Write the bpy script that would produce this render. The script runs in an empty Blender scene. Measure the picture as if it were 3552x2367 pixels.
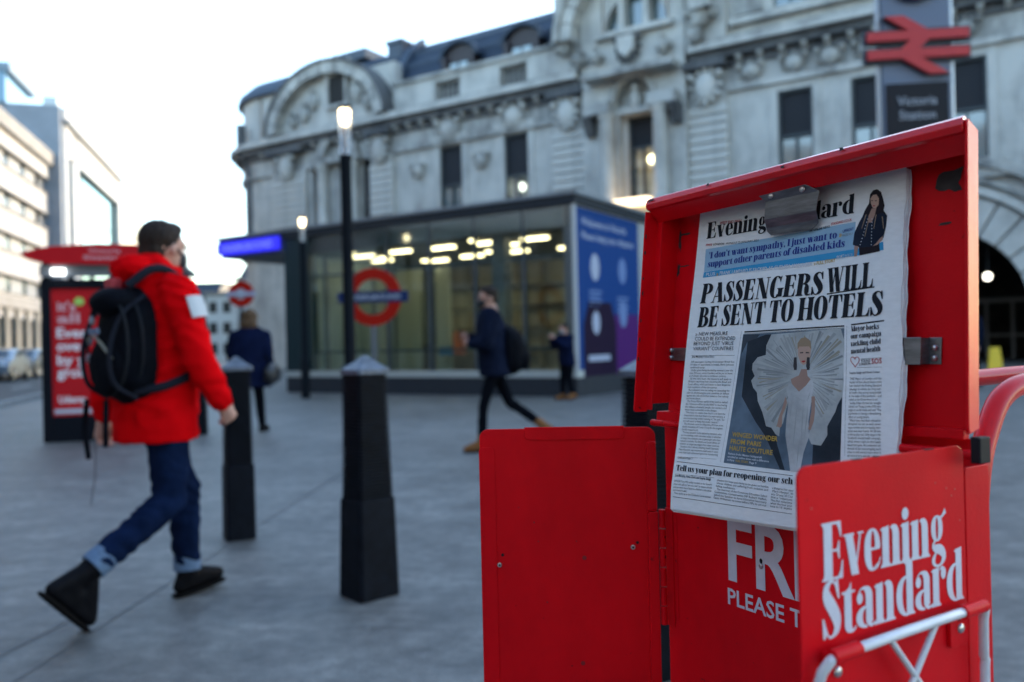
import bpy, bmesh, math, random
from mathutils import Vector, Matrix
random.seed(7)
C = bpy.context.scene.collection
SC = bpy.context.scene

# ------------------------------------------------------------------ camera
cam_d = bpy.data.cameras.new('camera'); cam = bpy.data.objects.new('camera', cam_d); C.objects.link(cam)
cam_d.sensor_width = 36.0; cam_d.lens = 29.07; cam_d.clip_start = 0.05; cam_d.clip_end = 2000
roll, pitch = math.radians(1.3), math.radians(0.24)
fwd = Vector((0, math.cos(pitch), math.sin(pitch))); up0 = Vector((0, -math.sin(pitch), math.cos(pitch))); rt0 = Vector((1, 0, 0))
rt = rt0 * math.cos(roll) - up0 * math.sin(roll); up = up0 * math.cos(roll) + rt0 * math.sin(roll)
cam.matrix_world = Matrix(((rt.x, up.x, -fwd.x, 0), (rt.y, up.y, -fwd.y, 0), (rt.z, up.z, -fwd.z, 1.12), (0, 0, 0, 1)))
cam_d.dof.use_dof = True; cam_d.dof.focus_distance = 0.93; cam_d.dof.aperture_fstop = 3.6; cam_d.dof.aperture_blades = 9
SC.camera = cam

# ------------------------------------------------------------------ sky and light: early morning, pale sky, low sun behind the station
SUN_EL, SUN_ROT = math.radians(11), math.radians(42)
wd = bpy.data.worlds.new('World'); SC.world = wd; wd.use_nodes = True
nt = wd.node_tree; nt.nodes.clear()
sky = nt.nodes.new('ShaderNodeTexSky'); sky.sky_type = 'NISHITA'; sky.sun_disc = False
sky.sun_elevation = SUN_EL; sky.sun_rotation = SUN_ROT; sky.air_density = 1.0; sky.dust_density = 0.7; sky.ozone_density = 1.6
bg = nt.nodes.new('ShaderNodeBackground'); bg.inputs['Strength'].default_value = 0.15
wo = nt.nodes.new('ShaderNodeOutputWorld')
nt.links.new(sky.outputs['Color'], bg.inputs['Color']); nt.links.new(bg.outputs['Background'], wo.inputs['Surface'])
sl = bpy.data.lights.new('sun', 'SUN'); sl.energy = 0.5; sl.angle = math.radians(25); sl.color = (1.0, 0.98, 0.96)
so = bpy.data.objects.new('sun', sl); C.objects.link(so)
sd = Vector((math.sin(SUN_ROT) * math.cos(SUN_EL), math.cos(SUN_ROT) * math.cos(SUN_EL), math.sin(SUN_EL)))
so.rotation_euler = (-sd).to_track_quat('-Z', 'Y').to_euler(); so.location = (0, 0, 40)
SC.view_settings.view_transform = 'Standard'; SC.view_settings.look = 'None'; SC.view_settings.gamma = 1.0
SC.view_settings.exposure = 2.58
try: SC.view_settings.use_curve_mapping = False
except Exception: pass
SC.render.engine = 'CYCLES'
try:
    SC.cycles.use_denoising = True; SC.cycles.denoiser = 'OPENIMAGEDENOISE'
except Exception: pass
SC.cycles.max_bounces = 8; SC.cycles.transparent_max_bounces = 16; SC.cycles.sample_clamp_indirect = 6

# ------------------------------------------------------------------ materials
MATS = {}
def mat(name, col, rough=0.6, metal=0.0, var=0.0, vscale=6.0, bump=0.0, bscale=40.0, emit=None, estr=1.0, coat=0.0, col2=None, stretch=(1, 1, 1), spec=None, ramp=(0.35, 0.65)):
    if name in MATS: return MATS[name]
    m = bpy.data.materials.new(name); m.use_nodes = True; MATS[name] = m
    n = m.node_tree.nodes; l = m.node_tree.links; b = n['Principled BSDF']
    b.inputs['Base Color'].default_value = (*col, 1); b.inputs['Roughness'].default_value = rough; b.inputs['Metallic'].default_value = metal
    if coat: b.inputs['Coat Weight'].default_value = coat; b.inputs['Coat Roughness'].default_value = 0.12
    if spec is not None: b.inputs['Specular IOR Level'].default_value = spec
    if emit: b.inputs['Emission Color'].default_value = (*emit, 1); b.inputs['Emission Strength'].default_value = estr
    if var or bump or col2:
        tc = n.new('ShaderNodeTexCoord'); mp = n.new('ShaderNodeMapping'); mp.inputs['Scale'].default_value = stretch
        l.new(tc.outputs['Object'], mp.inputs['Vector'])
    if var or col2:
        ns = n.new('ShaderNodeTexNoise'); ns.inputs['Scale'].default_value = vscale; ns.inputs['Detail'].default_value = 6; ns.inputs['Roughness'].default_value = 0.62
        l.new(mp.outputs['Vector'], ns.inputs['Vector'])
        rp = n.new('ShaderNodeValToRGB'); rp.color_ramp.elements[0].position = ramp[0]; rp.color_ramp.elements[1].position = ramp[1]
        c2 = col2 if col2 else tuple(max(0, c * (1 - var)) for c in col)
        rp.color_ramp.elements[0].color = (*c2, 1); rp.color_ramp.elements[1].color = (*tuple(min(1, c * (1 + var * .3)) for c in col), 1)
        l.new(ns.outputs['Fac'], rp.inputs['Fac']); l.new(rp.outputs['Color'], b.inputs['Base Color'])
    if bump:
        nb = n.new('ShaderNodeTexNoise'); nb.inputs['Scale'].default_value = bscale; nb.inputs['Detail'].default_value = 4
        l.new(mp.outputs['Vector'], nb.inputs['Vector'])
        bp = n.new('ShaderNodeBump'); bp.inputs['Strength'].default_value = bump; bp.inputs['Distance'].default_value = 0.02
        l.new(nb.outputs['Fac'], bp.inputs['Height']); l.new(bp.outputs['Normal'], b.inputs['Normal'])
    return m
def glass(name, tint=(0.85, 0.92, 0.92), refl=0.5, rough=0.02, fr_k=1.0):
    if name in MATS: return MATS[name]
    m = bpy.data.materials.new(name); m.use_nodes = True; MATS[name] = m
    n = m.node_tree.nodes; l = m.node_tree.links; n.remove(n['Principled BSDF'])
    t = n.new('ShaderNodeBsdfTransparent'); t.inputs['Color'].default_value = (*tint, 1)
    g = n.new('ShaderNodeBsdfGlossy'); g.inputs['Roughness'].default_value = rough; g.inputs['Color'].default_value = (0.9, 0.95, 1, 1)
    fr = n.new('ShaderNodeFresnel'); fr.inputs['IOR'].default_value = 1.5
    mu = n.new('ShaderNodeMath'); mu.operation = 'MULTIPLY_ADD'; mu.inputs[1].default_value = fr_k; mu.inputs[2].default_value = refl
    mx = n.new('ShaderNodeMixShader'); l.new(fr.outputs[0], mu.inputs[0]); l.new(mu.outputs[0], mx.inputs[0]); l.new(t.outputs[0], mx.inputs[1]); l.new(g.outputs[0], mx.inputs[2])
    l.new(mx.outputs[0], n['Material Output'].inputs['Surface'])
    return m
def emis(name, col, s):
    return mat(name, (0.8, 0.8, 0.8), 0.5, emit=col, estr=s)

# ------------------------------------------------------------------ mesh helpers
class MB:
    def __init__(s): s.v = []; s.f = []; s.m = []
    def add(s, vs, fs, m=0):
        o = len(s.v); s.v += [tuple(v) for v in vs]; s.f += [tuple(i + o for i in f) for f in fs]; s.m += [m] * len(fs); return s
    def box(s, x0, x1, y0, y1, z0, z1, m=0, M=None):
        vs = [Vector((x, y, z)) for z in (z0, z1) for y in (y0, y1) for x in (x0, x1)]
        if M: vs = [M @ v for v in vs]
        return s.add(vs, [(0, 2, 3, 1), (4, 5, 7, 6), (0, 1, 5, 4), (2, 6, 7, 3), (0, 4, 6, 2), (1, 3, 7, 5)], m)
    def prism(s, poly, y0, y1, m=0, ax='y', M=None):      # poly in (x,z), extruded along y (or in (x,y) along z, or (y,z) along x)
        a = sum(poly[i][0] * poly[(i + 1) % len(poly)][1] - poly[(i + 1) % len(poly)][0] * poly[i][1] for i in range(len(poly)))
        if a < 0: poly = poly[::-1]
        f = {'y': lambda p, t: (p[0], t, p[1]), 'z': lambda p, t: (p[0], p[1], t), 'x': lambda p, t: (t, p[0], p[1])}[ax]
        n = len(poly); vs = [Vector(f(p, y0)) for p in poly] + [Vector(f(p, y1)) for p in poly]
        if M: vs = [M @ v for v in vs]
        fs = [tuple(range(n)), tuple(range(2 * n - 1, n - 1, -1))] + [(i, i + n, (i + 1) % n + n, (i + 1) % n) for i in range(n)]
        if ax in ('z', 'x'): fs = [f_[::-1] for f_ in fs]
        return s.add(vs, fs, m)
    def tube(s, pts, r, n=10, m=0, cap=True):
        pts = [Vector(p) for p in pts]; rs = r if isinstance(r, (list, tuple)) else [r] * len(pts); vs = []; fs = []; pu = None
        for i, p in enumerate(pts):
            t = (pts[min(i + 1, len(pts) - 1)] - pts[max(i - 1, 0)]).normalized()
            u = pu - t * pu.dot(t) if pu else t.orthogonal()
            if u.length < 1e-6: u = t.orthogonal()
            u.normalize(); pu = u; w = t.cross(u)
            vs += [p + (u * math.cos(2 * math.pi * k / n) + w * math.sin(2 * math.pi * k / n)) * rs[i] for k in range(n)]
        for i in range(len(pts) - 1):
            fs += [(i * n + k, i * n + (k + 1) % n, (i + 1) * n + (k + 1) % n, (i + 1) * n + k) for k in range(n)]
        if cap: fs += [tuple(range(n - 1, -1, -1)), tuple((len(pts) - 1) * n + k for k in range(n))]
        return s.add(vs, fs, m)
    def lathe(s, prof, c=(0, 0, 0), n=16, m=0, rot=0.0, sx=1.0, sy=1.0):
        vs = []; fs = []
        for r, z in prof:
            vs += [(c[0] + r * sx * math.cos(rot + 2 * math.pi * k / n), c[1] + r * sy * math.sin(rot + 2 * math.pi * k / n), c[2] + z) for k in range(n)]
        for i in range(len(prof) - 1):
            fs += [(i * n + k, i * n + (k + 1) % n, (i + 1) * n + (k + 1) % n, (i + 1) * n + k) for k in range(n)]
        fs += [tuple(range(n - 1, -1, -1)), tuple((len(prof) - 1) * n + k for k in range(n))]
        return s.add(vs, fs, m)
    def ball(s, c, r, n=12, k=8, m=0, M=None):
        r = r if isinstance(r, (tuple, list)) else (r, r, r); vs = []; fs = []
        for i in range(1, k):
            a = math.pi * i / k
            vs += [Vector((r[0] * math.sin(a) * math.cos(2 * math.pi * j / n), r[1] * math.sin(a) * math.sin(2 * math.pi * j / n), r[2] * math.cos(a))) for j in range(n)]
        vs += [Vector((0, 0, r[2])), Vector((0, 0, -r[2]))]; T_, B_ = len(vs) - 2, len(vs) - 1
        for i in range(k - 2): fs += [(i * n + j, (i + 1) * n + j, (i + 1) * n + (j + 1) % n, i * n + (j + 1) % n) for j in range(n)]
        fs += [(T_, j, (j + 1) % n) for j in range(n)] + [(B_, (k - 2) * n + (j + 1) % n, (k - 2) * n + j) for j in range(n)]
        if M: vs = [M @ v for v in vs]
        return s.add([v + Vector(c) for v in vs], fs, m)
    def capsule(s, p0, r0, p1, r1, m=0, n=14, e=1.0, ref=None):
        p0, p1 = Vector(p0), Vector(p1); t = (p1 - p0).normalized(); pts = []; rs = []
        for k in range(5): a = math.pi / 2 * (1 - k / 4); pts.append(p0 - t * r0 * math.sin(a)); rs.append(max(r0 * math.cos(a), 1e-4))
        for k in range(5): a = math.pi / 2 * k / 4; pts.append(p1 + t * r1 * math.sin(a)); rs.append(max(r1 * math.cos(a), 1e-4))
        return s.tube(pts, rs, n, m)
    def rings(s, rings, m=0, cap=True):              # list of closed loops with equal point counts
        n = len(rings[0]); vs = [v for r in rings for v in r]; fs = []
        for i in range(len(rings) - 1): fs += [(i * n + k, i * n + (k + 1) % n, (i + 1) * n + (k + 1) % n, (i + 1) * n + k) for k in range(n)]
        if cap: fs += [tuple(range(n - 1, -1, -1)), tuple((len(rings) - 1) * n + k for k in range(n))]
        return s.add(vs, fs, m)
    def mesh(s, name):
        me = bpy.data.meshes.new(name); me.from_pydata(s.v, [], s.f); me.polygons.foreach_set('material_index', s.m); me.update(); return me
    def build(s, name, mats, parent=None, smooth=False, bevel=0.0, fix=False, segs=2):
        me = s.mesh(name)
        for m in (mats if isinstance(mats, (list, tuple)) else [mats]): me.materials.append(m)
        o = bpy.data.objects.new(name, me); C.objects.link(o)
        if parent: o.parent = parent
        if fix:
            bm = bmesh.new(); bm.from_mesh(me); bmesh.ops.recalc_face_normals(bm, faces=bm.faces); bm.to_mesh(me); bm.free()
        if smooth:
            me.polygons.foreach_set('use_smooth', [True] * len(me.polygons))
            try: me.set_sharp_from_angle(angle=math.radians(40))
            except Exception: pass
        if bevel:
            b = o.modifiers.new('bevel', 'BEVEL'); b.width = bevel; b.segments = segs; b.limit_method = 'ANGLE'; b.angle_limit = math.radians(35)
        return o
def tag(o, label=None, cat=None, group=None, kind=None):
    if label: o['label'] = label
    if cat: o['category'] = cat
    if group: o['group'] = group
    if kind: o['kind'] = kind
    return o
def thing(name, label, cat, loc=(0, 0, 0), rotz=0.0, group=None):
    o = bpy.data.objects.new(name, None); C.objects.link(o); o.location = loc; o.rotation_euler = (0, 0, rotz)
    o.empty_display_size = 0.2
    return tag(o, label, cat, group)
def copy_tree(o, parent=None):
    c = o.copy(); C.objects.link(c); c.parent = parent
    for ch in list(o.children): copy_tree(ch, c)
    return c
def share(o, loc=(0, 0, 0), parent=None, rot=None):      # another piece with the same mesh
    c = o.copy(); C.objects.link(c); c.location = loc; c.parent = parent if parent else o.parent
    if rot: c.rotation_euler = rot
    return c

# ------------------------------------------------------------------ lettering: sans from the built-in face, serif drawn here
def font_polys(text, bold=0.0, shear=0.0):
    cu = bpy.data.curves.new('t', 'FONT'); cu.body = text; cu.size = 1.0; cu.offset = bold; cu.resolution_u = 4 if bold > .02 else 2; cu.shear = shear
    o = bpy.data.objects.new('t', cu); C.objects.link(o)
    dg = bpy.context.evaluated_depsgraph_get(); me = bpy.data.meshes.new_from_object(o.evaluated_get(dg))
    vs = [(v.co.x, v.co.y) for v in me.vertices]; fs = [tuple(p.vertices) for p in me.polygons]
    bpy.data.objects.remove(o); bpy.data.curves.remove(cu); bpy.data.meshes.remove(me)
    return vs, fs
SANS_CAP = 0.7
TK, CT, XH = 0.245, 0.275, 0.74
X = XH
def ept(cx, cy, rx, ry, a, e=2.25):
    c, s = math.cos(math.radians(a)), math.sin(math.radians(a))
    return (cx + rx * math.copysign(abs(c) ** (2 / e), c), cy + ry * math.copysign(abs(s) ** (2 / e), s))
def strip(A_, B_): return [('q', A_, B_)]
def rng(a0, a1, n): return [a0 + (a1 - a0) * k / n for k in range(n + 1)]
def bowl(x0, x1, y0, y1, T=TK, h=.045, a0=0, a1=360, Tr=None):
    cx, cy = (x0 + x1) / 2, (y0 + y1) / 2; Tr = T if Tr is None else Tr; ix0, ix1 = x0 + T, x1 - Tr; A = rng(a0, a1, 34)
    return strip([ept(cx, cy, (x1 - x0) / 2, (y1 - y0) / 2, a) for a in A], [ept((ix0 + ix1) / 2, cy, (ix1 - ix0) / 2, (y1 - y0) / 2 - h, a) for a in A])
def half(xc, xo, y0, y1, T, h=.05):                        # half bowl bulging from xc out to xo
    s = 1 if xo > xc else -1; A = rng(90, -90, 22); cy = (y0 + y1) / 2; rx = abs(xo - xc)
    return strip([(xc + s * (ept(0, 0, rx, (y1 - y0) / 2, a)[0]), ept(0, cy, rx, (y1 - y0) / 2, a)[1]) for a in A], [(xc + s * ept(0, 0, rx - T, (y1 - y0) / 2 - h, a)[0], ept(0, cy, 1, (y1 - y0) / 2 - h, a)[1]) for a in A])
def arc_(xl, xr, il, ir, yb, top, h=.055, dn=1, a0=180, a1=0):   # shoulder: outer from xl to xr, inner from il to ir
    A = rng(a0, a1, 16); r = abs(top - yb)
    return strip([(ept((xl + xr) / 2, 0, (xr - xl) / 2, 1, a)[0], yb + dn * ept(0, 0, 1, r, a)[1]) for a in A], [(ept((il + ir) / 2, 0, (ir - il) / 2, 1, a)[0], yb + dn * ept(0, 0, 1, r - h, a)[1]) for a in A])
def V(*p):                                                 # curve with a width at every point
    P = [tuple(2 * a - b for a, b in zip(p[0], p[1]))] + list(p) + [tuple(2 * a - b for a, b in zip(p[-1], p[-2]))]; o = []
    for i in range(1, len(P) - 2):
        for k in range(6):
            t = k / 6; o.append(tuple(.5 * (2 * P[i][d] + (P[i + 1][d] - P[i - 1][d]) * t + (2 * P[i - 1][d] - 5 * P[i][d] + 4 * P[i + 1][d] - P[i + 2][d]) * t * t + (3 * P[i][d] - P[i - 1][d] - 3 * P[i + 1][d] + P[i + 2][d]) * t ** 3) for d in (0, 1, 2)))
    o.append(p[-1]); L_ = []; R_ = []
    for i, q in enumerate(o):
        a, b = o[max(i - 1, 0)], o[min(i + 1, len(o) - 1)]; dx, dy = b[0] - a[0], b[1] - a[1]; d = math.hypot(dx, dy) or 1
        L_.append((q[0] - dy / d * q[2] / 2, q[1] + dx / d * q[2] / 2)); R_.append((q[0] + dy / d * q[2] / 2, q[1] - dx / d * q[2] / 2))
    return strip(L_, R_)
def bar(x0, x1, y0, y1): return strip([(x0, y0), (x0, y1)], [(x1, y0), (x1, y1)])
def poly(*p): return [('p', list(p))]
def st(x, y0, y1, l=(1, 1), r=(1, 1), w=TK, sw=.07):
    o = bar(x - w / 2, x + w / 2, y0, y1)
    for e, y, d in ((0, y0, 1), (1, y1, -1)):
        if l[e]: o += strip([(x - w / 2 - sw, y), (x - w / 2 - sw, y + d * .03), (x - w / 2 - sw * .4, y + d * .045), (x - w / 2, y + d * .10)][1:], [(x - w / 2 - sw, y), (x - w / 2 - sw * .4, y), (x - w / 2, y)])
        if r[e]: o += strip([(x + w / 2 + sw, y + d * .03), (x + w / 2 + sw * .4, y + d * .045), (x + w / 2, y + d * .10)], [(x + w / 2 + sw, y), (x + w / 2 + sw * .4, y), (x + w / 2, y)])
    return o
def flag(x, y, w=TK): return poly((x - w / 2 - .08, y - .045), (x + w / 2, y + .01), (x + w / 2, y - .08), (x - w / 2, y - .08))   # slanted head serif
def dot(x, y, r, ry=None): return [('p', [ept(x, y, r, ry or r, a, 2.0) for a in range(0, 360, 24)])]
def dg(x0, y0, x1, y1, w): return strip([(x0 - w / 2, y0), (x1 - w / 2, y1)], [(x0 + w / 2, y0), (x1 + w / 2, y1)])
def sf(x, y, hw): return bar(x - hw, x + hw, y, y + .036)
N2 = arc_(.28, .66, .28, .42, X - .19, X + .01) + st(.54, 0, X - .19, (1, 0), (1, 0))
G = {
 'n': (.78, st(.16, 0, X - .01, (1, 0), (1, 0)) + flag(.16, X) + N2),
 'm': (1.16, st(.16, 0, X - .01, (1, 0), (1, 0)) + flag(.16, X) + N2 + arc_(.66, 1.04, .66, .80, X - .19, X + .01) + st(.92, 0, X - .19, (1, 0), (1, 0))),
 'h': (.78, st(.16, 0, 1.02, (1, 0), (1, 0)) + flag(.16, 1.03) + N2),
 'u': (.76, bar(.04, .28, .17, X) + flag(.16, X) + arc_(.04, .42, .28, .42, .18, -.01, .055, -1) + st(.54, 0, X, (0, 0), (1, 0)) + flag(.54, X)),
 'r': (.60, st(.16, 0, X - .01, (1, 0), (1, 0)) + flag(.16, X) + arc_(.28, .56, .28, .44, X - .16, X + .01, .06, 1, 180, 60) + dot(.47, X - .125, .105, .12)),
 'i': (.38, st(.16, 0, X - .01, (1, 0), (1, 0)) + flag(.16, X) + dot(.16, .90, .125, .115)),
 'l': (.38, st(.16, 0, 1.02, (1, 0), (1, 0)) + flag(.16, 1.03)),
 'j': (.38, bar(.04, .28, -.08, X) + flag(.16, X) + V((.16, -.06, .24), (.13, -.16, .16), (.02, -.22, .05)) + dot(.0, -.16, .075) + dot(.16, .90, .125, .115)),
 't': (.50, bar(.10, .34, .14, X) + poly((.10, X - .02), (.34, X - .02), (.34, .9), (.27, .80)) + bar(.02, .46, X - .045, X) + arc_(.10, .52, .34, .46, .15, -.01, .06, -1, 180, 25)),
 'f': (.48, st(.16, 0, .80, (1, 0), (1, 0)) + V((.16, .76, .24), (.18, .90, .21), (.28, .985, .07), (.38, .98, .06)) + dot(.40, .90, .09) + bar(.0, .42, X - .045, X)),
 'o': (.68, bowl(.03, .63, -.01, X + .01, .22)),
 'e': (.66, bowl(.03, .60, -.01, X + .01, .23, .045, 2, 300, .19) + bar(.2, .58, X / 2 - .01, X / 2 + .035) + V((.44, .05, .1), (.53, .10, .05), (.60, .21, .03))),
 'c': (.60, bowl(.03, .58, -.01, X + .01, .23, .045, 50, 300, .2) + V((.42, .05, .09), (.50, .10, .05), (.57, .2, .03)) + dot(.44, X - .17, .105)),
 'a': (.72, bar(.36, .60, .09, X - .18) + arc_(.08, .60, .13, .36, X - .19, X + .01, .05) + dot(.15, X - .19, .105) + half(.40, .02, .0, .40, .22, .045) + V((.48, .12, .24), (.52, .045, .1), (.60, .03, .05), (.70, .07, .04))),
 's': (.56, V((.42, X - .13, .05), (.34, X - .03, .05), (.23, X - .025, .07), (.15, X - .13, .17), (.22, X - .28, .23), (.35, .27, .23), (.41, .14, .16), (.33, .03, .07), (.20, .02, .05), (.10, .13, .05)) + poly((.41, X), (.45, X), (.49, X - .25), (.45, X - .25), (.36, X - .07)) + poly((.05, .0), (.09, .0), (.16, .06), (.07, .25), (.03, .25))),
 'd': (.76, st(.54, 0, 1.02, (0, 0), (1, 0)) + flag(.54, 1.03) + half(.46, .03, -.01, X + .01, .23, .045)),
 'b': (.74, bar(.04, .28, 0, 1.02) + flag(.16, 1.03) + half(.24, .66, -.01, X + .01, .23, .045)),
 'p': (.74, st(.16, -.27, X - .01, (1, 0), (1, 0)) + flag(.16, X) + half(.24, .66, -.01, X + .01, .23, .045)),
 'g': (.70, bowl(.05, .51, .25, X + .01, .18, .04) + V((.42, X - .05, .05), (.52, X - .01, .06), (.60, X + .05, .09), (.64, X + .07, .13)) + V((.2, .27, .05), (.12, .21, .06), (.13, .16, .12), (.22, .12, .16), (.38, .09, .20), (.50, .02, .20), (.53, -.07, .17), (.46, -.17, .08), (.32, -.22, .05), (.18, -.19, .07), (.12, -.11, .13), (.17, -.02, .08), (.24, .04, .04))),
 'k': (.78, st(.16, 0, 1.02, (1, 0), (1, 0)) + flag(.16, 1.03) + dg(.28, .28, .58, X, .055) + dg(.36, .40, .60, 0, .25) + sf(.60, 0, .17) + sf(.56, X - .036, .13)),
 'v': (.70, dg(.17, X, .37, 0, .25) + dg(.37, .02, .57, X, .055) + sf(.17, X - .036, .18) + sf(.58, X - .036, .10)),
 'w': (1.04, dg(.17, X, .35, 0, .24) + dg(.35, .02, .50, X, .055) + dg(.52, X, .70, 0, .24) + dg(.70, .02, .88, X, .055) + sf(.17, X - .036, .18) + sf(.52, X - .036, .15) + sf(.89, X - .036, .1)),
 'y': (.70, dg(.17, X, .38, .0, .25) + dg(.57, X, .29, -.2, .055) + sf(.17, X - .036, .18) + sf(.58, X - .036, .10) + dot(.2, -.17, .085)),
 'x': (.70, dg(.17, X, .55, 0, .25) + dg(.53, X, .17, 0, .055)),
 ',': (.28, dot(.12, .09, .11) + V((.17, .09, .1), (.17, -.05, .06), (.08, -.18, .03))), '.': (.28, dot(.12, .10, .11)), "'": (.28, dot(.12, .92, .10) + V((.17, .92, .1), (.17, .80, .06), (.08, .68, .03))), ' ': (.28, []), '-': (.36, sf(.18, .28, .14)),
 'I': (.46, st(.22, 0, 1, w=CT)), 'H': (.96, st(.21, 0, 1, w=CT) + st(.73, 0, 1, w=CT) + bar(.3, .62, .49, .535)),
 'E': (.78, st(.22, 0, 1, (1, 1), (0, 0), CT) + bar(.22, .66, 0, .045) + bar(.22, .62, .955, 1) + poly((.50, .0), (.69, .0), (.71, .31), (.67, .31), (.62, .14)) + poly((.48, 1), (.65, 1), (.67, .72), (.63, .72), (.58, .87)) + bar(.3, .56, .485, .525) + poly((.50, .505), (.57, .66), (.60, .66), (.60, .35), (.57, .35))),
 'L': (.76, st(.22, 0, 1, (1, 1), (0, 1), CT) + bar(.22, .68, 0, .045) + poly((.48, .0), (.70, .0), (.72, .34), (.68, .34), (.62, .14))),
 'T': (.82, st(.40, 0, 1, (1, 0), (1, 0), CT) + bar(.04, .76, .955, 1) + poly((.04, 1), (.20, 1), (.12, .86), (.07, .68), (.03, .68)) + poly((.76, 1), (.60, 1), (.68, .86), (.73, .68), (.77, .68))),
 'P': (.80, st(.22, 0, 1, (1, 1), (1, 0), CT) + half(.34, .76, .46, 1.0, .26, .045)),
 'R': (.88, st(.22, 0, 1, (1, 1), (1, 0), CT) + half(.34, .74, .50, 1.0, .25, .045) + V((.46, .52, .06), (.56, .47, .14), (.60, .36, .24), (.62, .16, .24), (.66, .05, .14), (.76, .02, .05), (.86, .07, .04))),
 'B': (.84, st(.22, 0, 1, (1, 1), (0, 0), CT) + half(.34, .72, .51, 1.0, .24, .045) + half(.34, .80, 0, .555, .27, .045)),
 'A': (.90, dg(.42, 1.0, .68, 0, .28) + dg(.40, .98, .13, 0, .055) + sf(.13, 0, .12) + sf(.68, 0, .20) + bar(.22, .6, .28, .32)),
 'W': (1.26, dg(.2, 1, .42, 0, .27) + dg(.42, .02, .60, 1, .055) + dg(.62, 1, .85, 0, .27) + dg(.85, .02, 1.08, 1, .055) + sf(.2, .964, .20) + sf(.6, .964, .18) + sf(1.08, .964, .12)),
 'N': (.96, bar(.17, .22, 0, 1) + dg(.22, 1, .72, 0, .28) + bar(.74, .79, 0, 1) + sf(.195, 0, .13) + sf(.2, .964, .19) + sf(.765, .964, .13)),
 'M': (1.14, bar(.17, .22, 0, 1) + dg(.24, 1, .52, 0, .27) + dg(.52, .02, .82, 1, .055) + st(.92, 0, 1, (1, 0), (1, 1), CT) + sf(.195, 0, .13) + sf(.18, .964, .15)),
 'O': (.86, bowl(.03, .81, -.015, 1.015, .27)),
 'G': (.88, bowl(.03, .76, -.015, 1.015, .27, .045, 50, 318, .24) + st(.68, .04, .44, (0, 1), (0, 1), .25) + poly((.62, .70), (.69, 1), (.65, 1), (.55, .86))),
 'S': (.70, V((.55, .80, .05), (.46, .94, .05), (.33, .975, .06), (.19, .87, .18), (.21, .70, .27), (.37, .51, .29), (.50, .32, .28), (.50, .14, .19), (.37, .03, .07), (.24, .025, .05), (.12, .18, .05)) + poly((.52, 1.0), (.57, 1.0), (.61, .66), (.56, .66), (.47, .90)) + poly((.05, .0), (.10, .0), (.20, .09), (.08, .36), (.03, .36))),
}
def serif_polys(text, shear=0.0, track=.96):
    """vertices (x, y, layer) and faces; y up, capital height 1"""
    vs = []; fs = []; x = 0
    for ch in text:
        adv, els = G.get(ch, G[' ']); lay = 0
        for e in els:
            lay += 1; o = len(vs)
            if e[0] == 'p':
                vs += [(x + p[0] + shear * p[1], p[1], lay) for p in e[1]]; fs.append(tuple(range(o, o + len(e[1]))))
            else:
                A_, B_ = e[1], e[2]; n = min(len(A_), len(B_))
                vs += [(x + p[0] + shear * p[1], p[1], lay) for p in A_[:n]] + [(x + p[0] + shear * p[1], p[1], lay) for p in B_[:n]]
                fs += [(o + i, o + n + i, o + n + i + 1, o + i + 1) for i in range(n - 1)]
        x += adv * track
    return vs, fs, x
def lay_text(mb, text, fnt, p0, p1, h, surf, m=0, off=0.0004, k=1.0, x_end=None):
    """set text from p0 to p1 (2-D surface coordinates), capital height h; surf(u, v, off) gives the 3-D point; v grows downwards if k=1"""
    if fnt in 'si':
        vs, fs, W = serif_polys(text, 0.075 if fnt == 'i' else 0.0)
        xs = [v[0] for v in vs]; x0, x1 = min(xs), max(xs); hc = 1.0
    else:
        v2, fs = font_polys(text, {'b': .016, 'n': .0, 'h': .024}[fnt]); vs = [(a, b, 0) for a, b in v2]
        if not vs: return
        xs = [v[0] for v in vs]; x0, x1 = min(xs), max(xs); hc = SANS_CAP
        x0 = min(x0, 0) if text.startswith(' ') else x0
    L_ = math.hypot(p1[0] - p0[0], p1[1] - p0[1]); ux, uy = (p1[0] - p0[0]) / L_, (p1[1] - p0[1]) / L_
    sx = L_ / (x1 - x0); sy = h / hc; out = []
    for a, b, l in vs:
        X_ = (a - x0) * sx; Y_ = b * sy
        out.append(surf(p0[0] + ux * X_ + uy * Y_ * k, p0[1] + uy * X_ - (ux if True else 0) * Y_ * k, off + l * 0.000006))
    mb.add(out, fs, m)
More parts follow.
